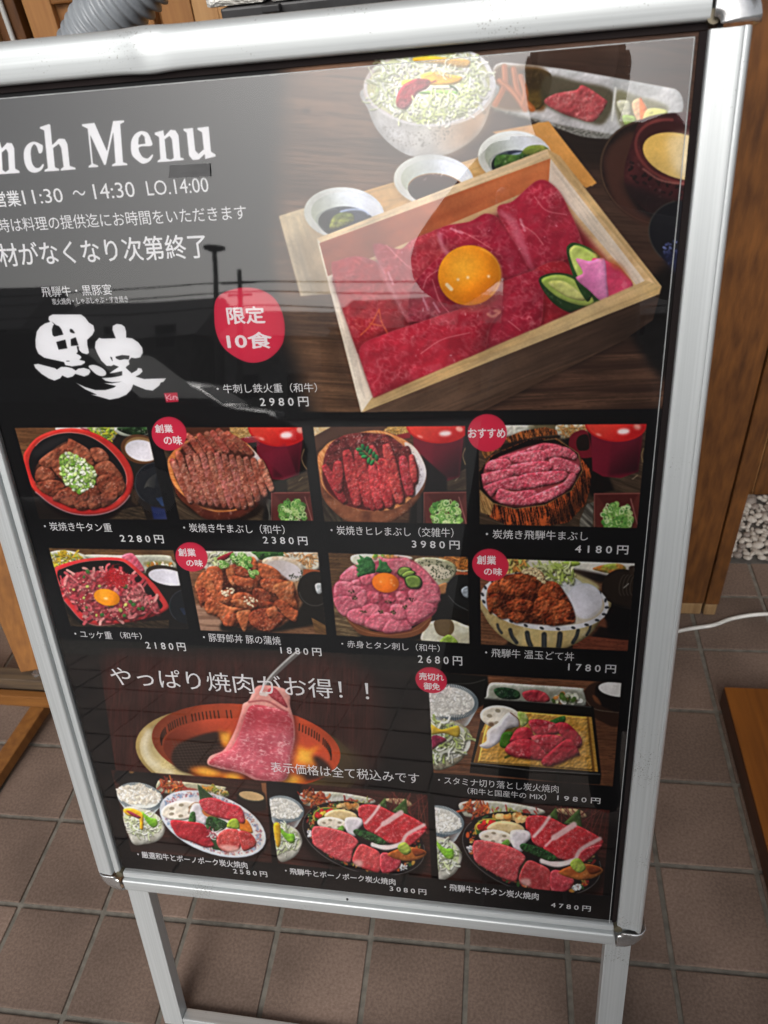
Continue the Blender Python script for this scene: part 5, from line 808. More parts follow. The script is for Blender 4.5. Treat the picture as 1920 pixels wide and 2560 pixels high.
TILE = mat('brown_floor_tile', (.146, .101, .078), (.205, .146, .116), .72, 0, 240, bump=.45, bscale=560, det=6, dist=.0009, spec=.3)
def _tilevar(m):
    t = m.node_tree; p = t.nodes['Principled BSDF']; src = p.inputs['Base Color'].links[0].from_socket
    oi = node(t, 'ShaderNodeObjectInfo'); mr = node(t, 'ShaderNodeMapRange'); mr.inputs[3].default_value = .80; mr.inputs[4].default_value = 1.14; t.links.new(oi.outputs['Random'], mr.inputs[0])
    g = node(t, 'ShaderNodeTexNoise'); g.inputs['Scale'].default_value = 5; ge = node(t, 'ShaderNodeNewGeometry'); t.links.new(ge.outputs['Position'], g.inputs['Vector'])
    m2 = node(t, 'ShaderNodeMapRange'); m2.inputs[1].default_value = .3; m2.inputs[2].default_value = .7; m2.inputs[3].default_value = .60; m2.inputs[4].default_value = 1.15; t.links.new(g.outputs['Fac'], m2.inputs[0])
    mu = node(t, 'ShaderNodeMath', operation='MULTIPLY'); t.links.new(mr.outputs[0], mu.inputs[0]); t.links.new(m2.outputs[0], mu.inputs[1])
    mx = node(t, 'ShaderNodeMix', data_type='RGBA', blend_type='MULTIPLY'); mx.inputs[0].default_value = 1; t.links.new(src, mx.inputs[6]); t.links.new(mu.outputs[0], mx.inputs[7]); t.links.new(mx.outputs[2], p.inputs['Base Color'])
_tilevar(TILE)
GROUT = mat('grey_grout', (.12, .11, .092), (.19, .175, .148), .9, 0, 60, bump=.5, bscale=300, det=8)
ASPH = mat('asphalt', (.030, .030, .032), (.055, .055, .056), .85, 0, 60, bump=.5, bscale=400, dist=.003)
def woodmat(name, c1, c2, st=(14, 14, .9), sc=6, rough=.5, coat=.1):
    m = mat(name, c1, c2, rough, 0, sc, st, .25, sc*2, .4, 8, .3, .72, coat, .0008); t = m.node_tree; p = t.nodes['Principled BSDF']
    src = p.inputs['Base Color'].links[0].from_socket; ge = node(t, 'ShaderNodeTexCoord'); w2 = node(t, 'ShaderNodeTexNoise'); w2.inputs['Scale'].default_value = 3; w2.inputs['Detail'].default_value = 3; t.links.new(ge.outputs['Object'], w2.inputs['Vector'])
    mr = node(t, 'ShaderNodeMapRange'); mr.inputs[1].default_value = .3; mr.inputs[2].default_value = .7; mr.inputs[3].default_value = .7; mr.inputs[4].default_value = 1.15; t.links.new(w2.outputs['Fac'], mr.inputs[0])
    mx = node(t, 'ShaderNodeMix', data_type='RGBA', blend_type='MULTIPLY'); mx.inputs[0].default_value = 1; t.links.new(src, mx.inputs[6]); t.links.new(mr.outputs[0], mx.inputs[7]); t.links.new(mx.outputs[2], p.inputs['Base Color'])
    return m
W_ORANGE = woodmat('honey_wood_door', (.42, .20, .065), (.27, .115, .036))
W_PALE = woodmat('pale_wood_boards', (.55, .31, .13), (.40, .20, .075))
W_DARK = woodmat('dark_stained_post', (.160, .060, .013), (.060, .021, .005), (7, 7, 1.5), 12, .55)
W_RAW = woodmat('worn_post_foot', (.30, .19, .09), (.16, .085, .035))
W_STAND = woodmat('amber_varnished_wood', (.24, .098, .021), (.15, .056, .012))
W_STANDX = woodmat('amber_varnished_rail', (.24, .098, .021), (.15, .056, .012), (.9, 14, 14))
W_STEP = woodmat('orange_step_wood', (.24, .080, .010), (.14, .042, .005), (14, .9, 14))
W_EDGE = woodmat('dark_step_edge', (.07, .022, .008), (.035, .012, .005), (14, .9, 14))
# ================================================================ GROUND
TX, TY = .15, .15
floor = boxobj('floor', (-3.9, -1.80, -.12), (4.5, 1.095, -.0035), GROUT, None, 0); floor['kind'] = 'structure'
bm = bmesh.new(); box(bm, (.004, .004, -.010), (TX-.004, TY-.004, 0), .0016)
for v in bm.verts:
    if v.co.z > -.001: v.co.z += .0002*math.sin(v.co.x*90)*math.cos(v.co.y*70)
tm = bpy.data.meshes.new('tile'); bm.to_mesh(tm); bm.free(); tm.materials.append(TILE)
far = bmesh.new(); k = 0
for i in range(-26, 30):
    for j in range(-12, 8):
        x, y = i*TX, j*TY
        if -7 <= i <= 12 and -3 <= j <= 6:
            o = bpy.data.objects.new('tile', tm); COL.objects.link(o); o.parent = floor; o.location = (x, y, random.uniform(-.0004, .0004)); o.rotation_euler = (random.uniform(-.002, .002), random.uniform(-.002, .002), random.uniform(-.004, .004)); k += 1
        else:
            if y < -1.799 or y+TY > 1.095+.13: continue
            box(far, (x+.004, y+.004, -.010), (x+TX-.004, min(y+TY-.004, 1.09), random.uniform(-.0004, .0004)), 0)
o = bmobj('tile_field', far, TILE, floor); o['kind'] = 'stuff'
bm = bmesh.new(); box(bm, (-160, -220, -.30), (160, 120, -.125)); tag(bmobj('asphalt_ground', bm, ASPH), kind='structure')
# ================================================================ WHITE PEBBLE BED by the wall
bed = boxobj('pebble_bed', (1.249, .853, -.0035), (2.4, 1.092, .002), mat('dark_bed_soil', (.05, .045, .04), (.09, .08, .07), .95), None, 0); tag(bed, 'strip of white and grey pebbles between tiles and wooden wall', 'pebble bed')
PEB = mat('white_pebble', (.50, .46, .41), (.33, .29, .25), .6, 0, 26, bump=.4, bscale=60, det=6); PEB2 = mat('grey_brown_pebble', (.26, .22, .19), (.15, .125, .11), .6, 0, 26, bump=.4, bscale=60)
pms = []
for s in range(7):
    bm = bmesh.new(); bmesh.ops.create_icosphere(bm, subdivisions=2, radius=1); a, b, c = random.uniform(.8, 1.1), random.uniform(.55, .85), random.uniform(.4, .6)
    for v in bm.verts:
        q = v.co.copy(); k = 1+.16*math.sin(q.x*2.3+s)*math.cos(q.y*2.7+s*2)+.10*math.sin(q.z*4+s); v.co = Vector((q.x*a, q.y*b, q.z*c))*k
    me = bpy.data.meshes.new('pebble'); bm.to_mesh(me); bm.free(); me.shade_smooth(); me.materials.append(PEB2 if s in (2, 5) else PEB); pms.append(me)
placed = []; tries = 0
while len(placed) < 290 and tries < 30000:
    tries += 1; x, y = random.uniform(1.255, 1.56), random.uniform(.860, 1.078); r = random.uniform(.0065, .0145)
    if all((x-a)**2+(y-b)**2 > (.60*(r+c))**2 for a, b, c in placed):
        placed.append((x, y, r)); o = bpy.data.objects.new('pebble', pms[len(placed) % 7]); COL.objects.link(o); o.parent = bed; o.location = (x, y, .006+r*.35+random.uniform(0, .004)); o.scale = (r*1.05, r*1.05, r*1.05); o.rotation_euler = (random.uniform(-.4, .4), random.uniform(-.4, .4), random.uniform(0, 6.3))
bm = bmesh.new()
for i in range(900):
    x, y, r = random.uniform(1.565, 2.38), random.uniform(.862, 1.075), random.uniform(.008, .015); g = bmesh.ops.create_icosphere(bm, subdivisions=1, radius=r)
    for v in g['verts']: v.co = Vector((v.co.x+x, v.co.y*.7+y, v.co.z*.6+.008))
o = bmobj('pebble_fill', bm, PEB, bed, True); o['kind'] = 'stuff'
# ================================================================ WOODEN SHOP FRONT
wall = thing('wooden_shop_front', (.5, 1.09, 0), 'honey coloured wooden shop front with panelled door behind the sign', 'shop front')
boxobj('wall_base', (-1.6, 1.128, 0), (2.6, 1.25, 2.6), W_ORANGE, wall, 0)
boxobj('corner_post', (-.60, 1.06, 0), (-.125, 1.13, 2.6), W_PALE, wall, .004)
boxobj('door_jamb', (-.123, 1.085, 0), (-.075, 1.13, 2.6), W_DARK, wall, .002)
door = boxobj('door', (-.068, 1.112, .02), (.175, 1.127, 2.1), W_ORANGE, wall, .001)
boxobj('stile', (-.066, 1.095, .02), (-.012, 1.1115, 2.1), W_ORANGE, door, .003); boxobj('stile', (.125, 1.095, .02), (.175, 1.1115, 2.1), W_ORANGE, door, .003)
boxobj('rail', (-.011, 1.095, 1.147), (.124, 1.1115, 1.215), W_STANDX, door, .003); boxobj('rail', (-.011, 1.095, .02), (.124, 1.1115, .16), W_STANDX, door, .003)
bm = bmesh.new()
x = .19; k = 0
while x < 1.40:
    wd = .047 if k % 3 else .060; boxobj('board', (x, 1.098+.003*(k % 2), 0), (x+wd-.0012, 1.127, 2.6), W_PALE if k % 4 else W_ORANGE, wall, .0015); x += wd; k += 1
bm.free()
x = 1.414; k = 0
while x < 2.4:
    boxobj('board', (x, 1.094, .004), (x+.128, 1.127, 2.6), W_DARK, wall, .003); x += .13; k += 1
boxobj('skirting', (1.402, 1.100, .003), (1.4125, 1.127, 2.6), W_DARK, wall, .001)
boxobj('eave', (-4.2, -.30, 2.62), (4.6, 1.30, 2.74), W_DARK, wall, .004); boxobj('gutter_board', (-4.2, -.335, 2.58), (4.6, -.301, 2.80), W_DARK, wall, .004)
c = tubeobj('wall_cable', spline([(-.098, 1.079, .2), (-.097, 1.079, .7), (-.098, 1.079, 1.13), (-.099, 1.079, 1.6), (-.10, 1.079, 2.2)]), .0048, mat('pale_grey_cable', (.55, .55, .53), (.42, .42, .40), .5), None, 8); tag(c, 'thin pale grey cable running up beside the wooden door', 'cable')
boxobj('cable_clip', (-.106, 1.071, 1.088), (-.090, 1.0845, 1.095), BLACKP, c, .001)
# dark post in front of the pebbles
post = thing('wooden_post', (1.15, .75, 0), 'thick dark brown wooden post standing right of the sign, pale worn foot', 'post')
boxobj('main_timber', (1.02, .692, .035), (1.2175, .83, 2.5), W_DARK, post, .004); boxobj('side_timber', (1.2195, .690, .035), (1.247, .83, 2.5), W_DARK, post, .004)
boxobj('worn_foot', (1.022, .694, .0006), (1.2165, .828, .0345), W_RAW, post, .004); boxobj('worn_foot', (1.2205, .692, .0006), (1.246, .828, .0345), W_RAW, post, .005)
# white cable over the floor
c = tubeobj('floor_cable', spline([(.55, .63, .004), (.85, .60, .004), (1.06, .612, .004), (1.178, .648, .004), (1.235, .662, .004), (1.283, .684, .004), (1.353, .697, .004), (1.45, .688, .004), (1.8, .60, .004), (2.3, .55, .004)]), .0040, mat('white_pvc_cable', (.70, .69, .66), (.55, .54, .51), .4), None, 8); tag(c, 'white cable lying loose across the brown floor tiles', 'cable')
# orange step
st = thing('wooden_step', (1.5, .25, 0), 'low orange wooden step with dark edge on the tiles', 'step')
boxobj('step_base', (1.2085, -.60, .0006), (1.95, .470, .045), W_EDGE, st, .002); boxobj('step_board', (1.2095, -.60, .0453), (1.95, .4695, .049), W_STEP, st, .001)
# ================================================================ WOODEN STAND on the left
ws = thing('wooden_stand', (-.2, .42, 0), 'amber wooden stand with a bolted cross bar, left of the sign', 'stand')
L_ = lambda name, a, b, w_, h_, mt=W_STAND: None
def beam(name, a, b, w_, h_, mt, parent, up=(0, 0, 1)):
    a, b = Vector(a), Vector(b); d = (b-a); l = d.length; d.normalize(); s = d.cross(Vector(up)).normalized(); u = s.cross(d)
    M = Matrix.Translation((a+b)/2) @ Matrix((d, s, u)).transposed().to_4x4(); bm = bmesh.new(); box(bm, (-l/2, -w_/2, -h_/2), (l/2, w_/2, h_/2), .0025); o = bmobj(name, bm, mt, parent); o.matrix_parent_inverse = Matrix.Translation(-Vector(parent.location)) @ Matrix.Identity(4)
    o.data.transform(M); return o
beam('panel_board', (-.100, .408, .118), (-.235, .640, .62), .125, .030, W_STAND, ws, (0, 1, 0))
beam('cross_bar', (-.62, .402, .082), (.05, .392, .082), .030, .040, mat('weathered_bar', (.10, .065, .035), (.05, .032, .02), .7, 0, 8, (1, 14, 14)), ws)
beam('front_rail', (-.62, .374, .060), (.08, .362, .060), .016, .034, W_STANDX, ws)
beam('foot_rail', (-.135, .372, .030), (-.175, .12, .012), .032, .024, W_STAND, ws)
beam('leg', (-.60, .385, 0.001), (-.60, .385, .60), .035, .035, W_STAND, ws, (0, 1, 0)); beam('leg', (.02, .392, 0.001), (.02, .392, .36), .030, .030, W_STAND, ws, (0, 1, 0))
beam('peg', (-.165, .168, .010), (-.30, .185, .010), .040, .018, W_STAND, ws)
bm = bmesh.new(); bmesh.ops.create_cone(bm, cap_ends=True, segments=6, radius1=.009, radius2=.009, depth=.006, matrix=Matrix.Translation((-.128, .396, .106))); bmobj('bolt', bm, CHROME, ws)
# ================================================================ THE SIGN: print
sign = thing('menu_sign', tuple(bp(W_/2, -.33)), 'aluminium framed pavement sign with a black lunch menu poster of beef dishes', 'menu sign')
TW, TH = 1300, 1850
SV, SU = np.meshgrid((np.arange(TH)+.5)/TH*H_, (np.arange(TW)+.5)/TW*W_, indexing='ij')
PW = [B0[i]+RU[i]*SU+UP[i]*SV-CAM[i] for i in range(3)]
q = [RM[r, 0]*PW[0]+RM[r, 1]*PW[1]+RM[r, 2]*PW[2] for r in range(3)]
gx = np.clip((960+FPX*q[0]/q[2]-CX0)*SC-.5, 0, CW-2); gy = np.clip((1280+FPX*q[1]/q[2]-CY0)*SC-.5, 0, CH-2)
xi, yi = gx.astype(int), gy.astype(int); fx, fy = (gx-xi)[..., None], (gy-yi)[..., None]
TEX = (CAN[yi, xi]*(1-fx)+CAN[yi, xi+1]*fx)*(1-fy)+(CAN[yi+1, xi]*(1-fx)+CAN[yi+1, xi+1]*fx)*fy
img = bpy.data.images.new('menu_print', TW, TH); buf = np.ones((TH, TW, 4), np.float32); buf[..., :3] = np.clip(TEX/255, 0, 1); img.pixels.foreach_set(buf.ravel()); img.update(); img.pack()
PRINT, t, p = nm('printed_paper'); tn = node(t, 'ShaderNodeTexImage'); tn.image = img; tn.extension = 'EXTEND'; t.links.new(tn.outputs[0], p.inputs['Base Color']); p.inputs['Roughness'].default_value = .6; p.inputs['Specular IOR Level'].default_value = .15
def sheetpoly(name, pts, n, parent, mt=PRINT):
    """flat printed piece given by corners (u, v) on the board"""
    bm = bmesh.new(); uvl = bm.loops.layers.uv.new('UVMap'); vs = [bm.verts.new(bp(u, v, n)) for u, v in pts]; f = bm.faces.new(vs)
    for l, (u, v) in zip(f.loops, pts): l[uvl].uv = (u/W_, v/H_)
    if f.normal.dot(NN) < 0: pass
    me = bpy.data.meshes.new(name); bm.to_mesh(me); bm.free(); return link(name, me, mt, parent)
poster = sheetpoly('poster', [(-.006, -.006), (W_+.006, -.006), (W_+.006, H_+.006), (-.006, H_+.006)], 0, sign); poster['label'] = 'black printed menu sheet'
def fq(fr_, pts): x0, y0, k = fr_; return [uv_of(x0+a/k, y0+b/k) for a, b in pts]
F = {'T1': (30, 1060, 4.1475), 'T2': (400, 1060, 4.1475), 'T3': (780, 1050, 4.1475), 'T4': (1160, 1040, 3.456), 'T5': (110, 1360, 4.4838), 'T6': (440, 1360, 4.2538), 'T7': (810, 1370, 4.3658), 'T8': (1180, 1370, 3.7705), 'G': (270, 1620, 2.0737), 'T9': (1040, 1670, 3.1302), 'T10': (270, 1900, 4.0463), 'T11': (650, 1930, 3.8581), 'T12': (1070, 1960, 3.3857), 'z1': (0, 0, 1.7281), 'z3': (0, 640, 1.7281), 'z4': (960, 640, 1.7281), 'z5': (0, 1280, 1.7281), 'z6': (960, 1280, 1.7281), 'p': (0, 0, 1)}
for f_, pts, lb in (('T1', [(30, 40), (1395, 33), (1610, 990), (290, 980)], 'printed photo of grilled beef with spring onion in a red rimmed bowl'), ('T2', [(-13, 36), (1470, 33), (1593, 1003), (205, 990)], 'printed photo of thin grilled beef strips in a wooden tub'), ('T3', [(14, 73), (1587, 62), (1607, 1077), (130, 1050)], 'printed photo of thick pink beef slices with a green leaf sprig'), ('T4', [(125, 82), (1578, 68), (1494, 967), (135, 935)], 'printed photo of marbled beef in an octagonal striped tub'),
                    ('T5', [(55, 45), (1452, 70), (1621, 950), (300, 920)], 'printed photo of chopped raw beef with egg yolk in a red bowl'), ('T6', [(98, 72), (1508, 90), (1600, 963), (262, 918)], 'printed photo of glazed pork heaped over rice'), ('T7', [(47, 52), (1567, 98), (1588, 1043), (137, 952)], 'printed photo of pink tongue slices with egg yolk and cucumber'), ('T8', [(74, 95), (1533, 145), (1466, 970), (85, 908)], 'printed photo of braised beef and soft egg in a striped bowl'),
                    ('T9', [(94, 30), (1608, 115), (1540, 925), (137, 820)], 'printed photo of beef on a gold tray beside rice and salad'), ('T10', [(30, 100), (1603, 212), (1660, 1040), (235, 925)], 'printed photo of raw beef on a white patterned plate'), ('T11', [(63, 85), (1615, 215), (1655, 1030), (175, 880)], 'printed photo of marbled beef on a black plate with rice'), ('T12', [(52, 100), (1540, 220), (1480, 945), (90, 805)], 'printed photo of marbled beef and tongue on a black plate')):
    o = sheetpoly('dish_photo', [(min(W_-.001, u), v) for u, v in fq(F[f_], pts)], .0002, sign); o['label'] = lb
def disc(pts):
    c = np.mean(pts, 0); return pts
fr()
for q_, lb in ((smooth([(536, 800), (542, 745), (590, 721), (645, 722), (690, 750), (711, 805), (706, 860), (670, 898), (620, 906), (570, 880), (545, 845)]), 'large red disc reading 限定10食'), (ep(423, 1084, 44, 42, 20), 'red disc on the tub of beef strips'), (ep(1218, 1082, 49, 47, 0), 'red disc reading おすすめ'), (ep(479, 1392, 41, 36, 20), 'red disc by the glazed pork'), (ep(1226, 1412, 46, 40, 12), 'red disc by the striped bowl'), (ep(1078, 1700, 40, 32, 14), 'red disc reading 売切れ御免')):
    pts = [uv_of(x, y) for x, y in q_]; c = np.mean(pts, 0); pts = [tuple(c+(np.array(a)-c)*.985) for a in pts]; o = sheetpoly('badge', pts, .0004, sign); o['label'] = lb
# lettering, each line a mesh of real glyphs
INK = mat('white_ink', (.80, .80, .82), (.77, .77, .80), .6, 0, 40, spec=.15)
def text(s, f_, lb, rb, top, off=.010):
    x0, y0, k = F[f_]; (u0, v0), (u1, v1), (u2, v2) = [uv_of(x0+a/k, y0+b/k) for a, b in (lb, rb, (lb[0], top))]
    cu = bpy.data.curves.new('lettering', 'FONT'); cu.body = s; cu.size = 1; cu.offset = 0; cu.resolution_u = 3; cu.fill_mode = 'BOTH'
    o = bpy.data.objects.new('lettering', cu); COL.objects.link(o); bpy.context.view_layer.update()
    me = bpy.data.meshes.new_from_object(o.evaluated_get(bpy.context.evaluated_depsgraph_get())); bpy.data.objects.remove(o); bpy.data.curves.remove(cu)
    co = np.empty(len(me.vertices)*3, np.float32); me.vertices.foreach_get('co', co); co = co.reshape(-1, 3); mn, mxx = co.min(0), co.max(0)
    su = (u1-u0)/(mxx[0]-mn[0]); sv = (v2-v0)/(mxx[1]-mn[1]); vm = (v0+v1)/2+(v0-v0); 
    for vtx, c_ in zip(me.vertices, co): vtx.co = bp(u0+(c_[0]-mn[0])*su, vm+(c_[1]-mn[1])*sv, .0006)
    if off > .011:                                    # heavier weight: three shifted layers
        bm = bmesh.new(); bm.from_mesh(me); g0 = list(bm.verts)+list(bm.edges)+list(bm.faces)
        for kx, ky, kn in ((1, 0, 1), (-1, 0, 2), (0, 1, 3), (0, -1, 4)):
            r = bmesh.ops.duplicate(bm, geom=g0)
            for e in r['geom']:
                if isinstance(e, bmesh.types.BMVert): e.co += RU*(kx*off*.8*su)+UP*(ky*off*.8*sv)+NN*(kn*.00002)
        bm.to_mesh(me); bm.free()
    me.name = 'lettering'; me.materials.clear(); o = link('lettering', me, INK, sign); o['label'] = 'white lettering reading '+s.replace('・', '').replace('\u3000', ' ').strip(); return o
BD = .015
for a in (('営業', 'z1', (-14, 896), (95, 890), 828, BD), ('11:30', 'z1', (107, 884), (278, 873), 822), ('〜', 'z1', (318, 848), (373, 842), 824), ('14:30', 'z1', (412, 862), (588, 850), 795), ('LO.14:00', 'z1', (640, 846), (905, 829), 782),
          ('時は料理の提供迄にお時間をいただきます', 'z1', (3, 1008), (1068, 944), 948), ('材がなくなり次第終了', 'p', (6, 670), (520, 641), 612, .012),
          ('飛騨牛・黒豚宴', 'z3', (187, 180), (487, 164), 134), ('炭火焼肉・しゃぶしゃぶ・すき焼き', 'z3', (230, 212), (556, 198), 184), ('限定', 'z3', (988, 295), (1147, 288), 222, .03), ('10食', 'z3', (988, 402), (1178, 396), 333, .03),
          ('・牛刺し鉄火重（和牛）', 'z3', (940, 593), (1372, 588), 553), ('2 9 8 0 円', 'z3', (1127, 651), (1335, 647), 611, BD), ('・炭焼き牛タン重', 'z5', (197, 82), (487, 82), 45), ('2 2 8 0 円', 'z5', (525, 131), (710, 132), 97, BD),
          ('・炭焼き牛まぶし（和牛）', 'z5', (797, 90), (1232, 91), 51), ('2 3 8 0 円', 'z5', (1140, 139), (1330, 140), 104, BD), ('・炭焼きヒレまぶし（交雑牛）', 'p', (828, 1338), (1134, 1341), 1315), ('3 9 8 0 円', 'z6', (122, 155), (327, 160), 119, BD), ('・炭焼き飛騨牛まぶし', 'z6', (440, 114), (880, 122), 75), ('4 1 8 0 円', 'z6', (825, 176), (1053, 182), 139, BD),
          ('創業', 'z3', (675, 764), (750, 761), 729, .03), ('の味', 'z3', (713, 816), (790, 813), 778, .03), ('おすすめ', 'z4', (365, 786), (523, 783), 746, .03), ('・ユッケ重', 'z5', (328, 543), (488, 546), 511), ('（和牛）', 'z5', (524, 546), (616, 549), 517), ('2 1 8 0 円', 'z5', (635, 593), (805, 597), 559, BD),
          ('・豚野郎丼 豚の蒲焼', 'z5', (882, 560), (1215, 571), 524), ('1 8 8 0 円', 'z5', (1215, 613), (1390, 620), 580, BD), ('・赤身とタン刺し（和牛）', 'T7', (195, 1084), (1265, 1130), 1004), ('2 6 8 0 円', 'z6', (148, 654), (338, 660), 616, BD), ('・飛騨牛 温玉どて丼', 'z6', (437, 626), (820, 640), 589), ('1 7 8 0 円', 'z6', (795, 687), (1000, 693), 652, BD),
          ('創業', 'T6', (35, 126), (217, 128), 44, .03), ('の味', 'T6', (120, 236), (292, 238), 162, .03), ('創業', 'T8', (48, 152), (225, 150), 70, .03), ('の味', 'T8', (115, 254), (283, 256), 184, .03), ('売切れ', 'T9', (27, 92), (218, 96), 36, .03), ('御免', 'T9', (62, 166), (188, 169), 112, .03),
          ('やっぱり焼肉がお得！！', 'G', (30, 204), (1355, 258), 108, .008), ('表示価格は全て税込みです', 'G', (848, 642), (1615, 702), 588, .006), ('・スタミナ切り落とし炭火焼肉', 'T9', (175, 908), (1115, 968), 850), ('（和牛と国産牛の MIX）', 'T9', (404, 992), (1018, 1024), 942), ('1 9 8 0 円', 'T9', (1105, 1034), (1440, 1060), 990, BD),
          ('・厳選和牛とボーノポーク炭火焼肉', 'T10', (310, 990), (1415, 1088), 925, BD), ('2 5 8 0 円', 'T10', (1275, 1148), (1615, 1178), 1096, BD), ('・飛騨牛とボーノポーク炭火焼肉', 'T11', (248, 980), (1308, 1084), 920, BD), ('3 0 8 0 円', 'T11', (1255, 1148), (1605, 1178), 1097, BD), ('・飛騨牛と牛タン炭火焼肉', 'T12', (140, 904), (935, 970), 846, BD), ('4 7 8 0 円', 'T12', (1040, 1047), (1375, 1070), 1003, BD)):
    text(*a)
# clear film over the print: two reflecting faces, faintly wavy
FILM, t, p = nm('clear_cover_film'); t.nodes.remove(p); tr = node(t, 'ShaderNodeBsdfTransparent'); gl = node(t, 'ShaderNodeBsdfGlossy'); gl.inputs['Roughness'].default_value = .012
fn = node(t, 'ShaderNodeFresnel'); fn.inputs['IOR'].default_value = 1.92; mx = node(t, 'ShaderNodeMixShader'); t.links.new(fn.outputs[0], mx.inputs[0]); t.links.new(tr.outputs[0], mx.inputs[1]); t.links.new(gl.outputs[0], mx.inputs[2]); t.links.new(mx.outputs[0], t.nodes['Material Output'].inputs[0])
e_ = .0085
bm = bmesh.new(); NX, NY = 72, 100; gv = []
for j in range(NY+1):
    for i in range(NX+1):
        u, v = -.004+(W_-e_+.004)*i/NX, -.004+(H_-e_+.004)*j/NY
        ed = min(1, min(u+.004, W_-e_-u, v+.004, H_-e_-v)/.06); h_ = float(fbm(np.array([u*5.2+3.1]), np.array([v*6.0+1.7]), 5, 2)[0])-.5; h2 = float(fbm(np.array([u*16+9.1]), np.array([v*9+4.7]), 9, 2)[0])-.5
        gv.append(bm.verts.new(bp(u, v, .0034+ed*(h_*.00055+h2*.00008))))
for j in range(NY):
    for i in range(NX): a = j*(NX+1)+i; bm.faces.new((gv[a], gv[a+1], gv[a+NX+2], gv[a+NX+1]))
bmobj('cover_film', bm, FILM, sign, True)
EDGE = mat('cut_film_edge', (.36, .37, .37), (.26, .27, .27), .3, 0, 90)
boxobj('film_edge', (.0, H_-e_, .0029), (W_-e_, H_-e_+.0006, .0037), EDGE, sign, 0, MB); boxobj('film_edge', (W_-e_, 0, .0029), (W_-e_+.0006, H_-e_+.0006, .0037), EDGE, sign, 0, MB)
TP = [uv_of(a/1.7281, b_/1.7281) for a, b_ in ((738, 768), (918, 762), (916, 706), (745, 715))]
bm = bmesh.new(); vs = [bm.verts.new(bp(u, v, n_)) for n_ in (.0043, .0047) for u, v in TP]; [bm.faces.new([vs[i] for i in f]) for f in ((4, 5, 6, 7), (3, 2, 1, 0), (0, 1, 5, 4), (1, 2, 6, 5), (2, 3, 7, 6), (3, 0, 4, 7))]
o = bmobj('tape_patch', bm, mat('matt_grey_tape', (.040, .040, .042), (.060, .060, .062), .6, 0, 60, (1, 1, 6)), sign); o['label'] = 'strip of matt dark grey tape'
boxobj('dark_reflection_bar', (-.028, H_+.006, -.034), (W_+.020, H_+.0325, -.0150), mat('dark_reflection_grey', (.05, .048, .046), (.08, .076, .07), .35, .5, 30, (1, 9, 9)), sign, .002, MB)  # added dark bar standing in for the dark reflection on the rail's top
boxobj('back_panel', (-.01, -.01, -.006), (W_+.01, H_+.01, -.0008), BLACKP, sign, 0, MB)
MATTE = mat('matt_dark_border', (.012, .009, .009), (.016, .012, .012), .9, 0, 20, spec=.1)
boxobj('inner_border', (0.0, H_-.0045, .0002), (W_, H_+.0065, .0022), MATTE, sign, 0, MB); boxobj('inner_border', (W_-.0050, 0, .0002), (W_+.0065, H_-.005, .0022), MATTE, sign, 0, MB)
# ---- frame rails: a snap profile swept along each side
FW = .0305
def rail(name, a, b, out, prof, mt, dent=None, segs=2):
    """a -> b is the inner edge (u, v); out = outward unit direction; prof = [(w, n)]"""
    a, b, out = Vector((a[0], a[1], 0)), Vector((b[0], b[1], 0)), Vector((out[0], out[1], 0)); bm = bmesh.new(); prev = None
    ts = [i/segs for i in range(segs+1)]
    for tt in ts:
        c = a+(b-a)*tt; row = []
        for (w_, n_) in prof:
            q = c+out*w_; n2 = n_
            if dent:
                s = (c.x-dent[0])/dent[1]; k = math.exp(-s*s); kk = math.exp(-((w_-.020)/.009)**2); ridge = math.exp(-((c.x-dent[0]-.006)/.0045)**2)
                n2 += -.0015*k*kk*math.tanh(s*4)*1.2+.0009*ridge*math.exp(-((w_-.022)/.010)**2); q = q+out*(.0014*k*max(0, (w_-.008)/FW))+out*(-.0012*k*(1 if w_ < .006 else 0))
            row.append(bm.verts.new(bp(q.x, q.y, n2)))
        if prev:
            for i in range(len(row)-1): bm.faces.new((prev[i], prev[i+1], row[i+1], row[i]))
            bm.faces.new((prev[-1], prev[0], row[0], row[-1]))
        else: bm.faces.new(row)
        prev = row
    bm.faces.new(prev[::-1]); o = bmobj(name, bm, mt, sign)
    for f in o.data.polygons: f.use_smooth = True
    o.data.set_sharp_from_angle(angle=rad(38)); return o
def arc(cx, cy, r, a0, a1, n=6): return [(cx+r*math.cos(rad(a0+(a1-a0)*i/n)), cy+r*math.sin(rad(a0+(a1-a0)*i/n))) for i in range(n+1)]
LIP = [(.0, .0024), (.0, .0065), (.0006, .0073), (.0064, .0078), (.0070, .0072), (.0073, .0048), (.0082, .0046)]
PR_G = LIP+arc(.0112, .0096, .0026, 180, 80)+[(.016, .0116), (.0235, .0110)]+arc(.0245, .0050, .0056, 88, 0)+[(.0301, -.0115), (.0, -.0115)]
PR_T = [(.0, .0024), (.0, .0052)]+arc(.0030, .0062, .0030, 190, 100)+[(.0085, .0104), (.0140, .0110), (.0190, .0106)]+arc(.0200, .0012, .0094, 86, 6)+[(.0298, -.0130), (.0, -.0130)]
PR_R = [(.0, .0024), (.0, .0048)]+arc(.0018, .0060, .0018, 190, 100)+[(.0120, .0086), (.0185, .0094)]+[(.0205, .0106)]+arc(.0224, .0092, .0030, 120, 30)+[(.0266, .0060), (.0278, .0020), (.0278, -.0120), (.0, -.0120)]
rail('top_rail', (.003, H_), (W_-.0005, H_), (0, 1), PR_T, ALU_U, (.213, .016), 190)
rail('bottom_rail', (.004, 0), (W_-.004, 0), (0, -1), PR_G, ALU_U)
rail('left_rail', (0, -.001), (0, H_), (-1, 0), PR_G, ALU_V); rail('right_rail', (W_, -.001), (W_, H_-.0050), (1, 0), PR_R, ALU_V)
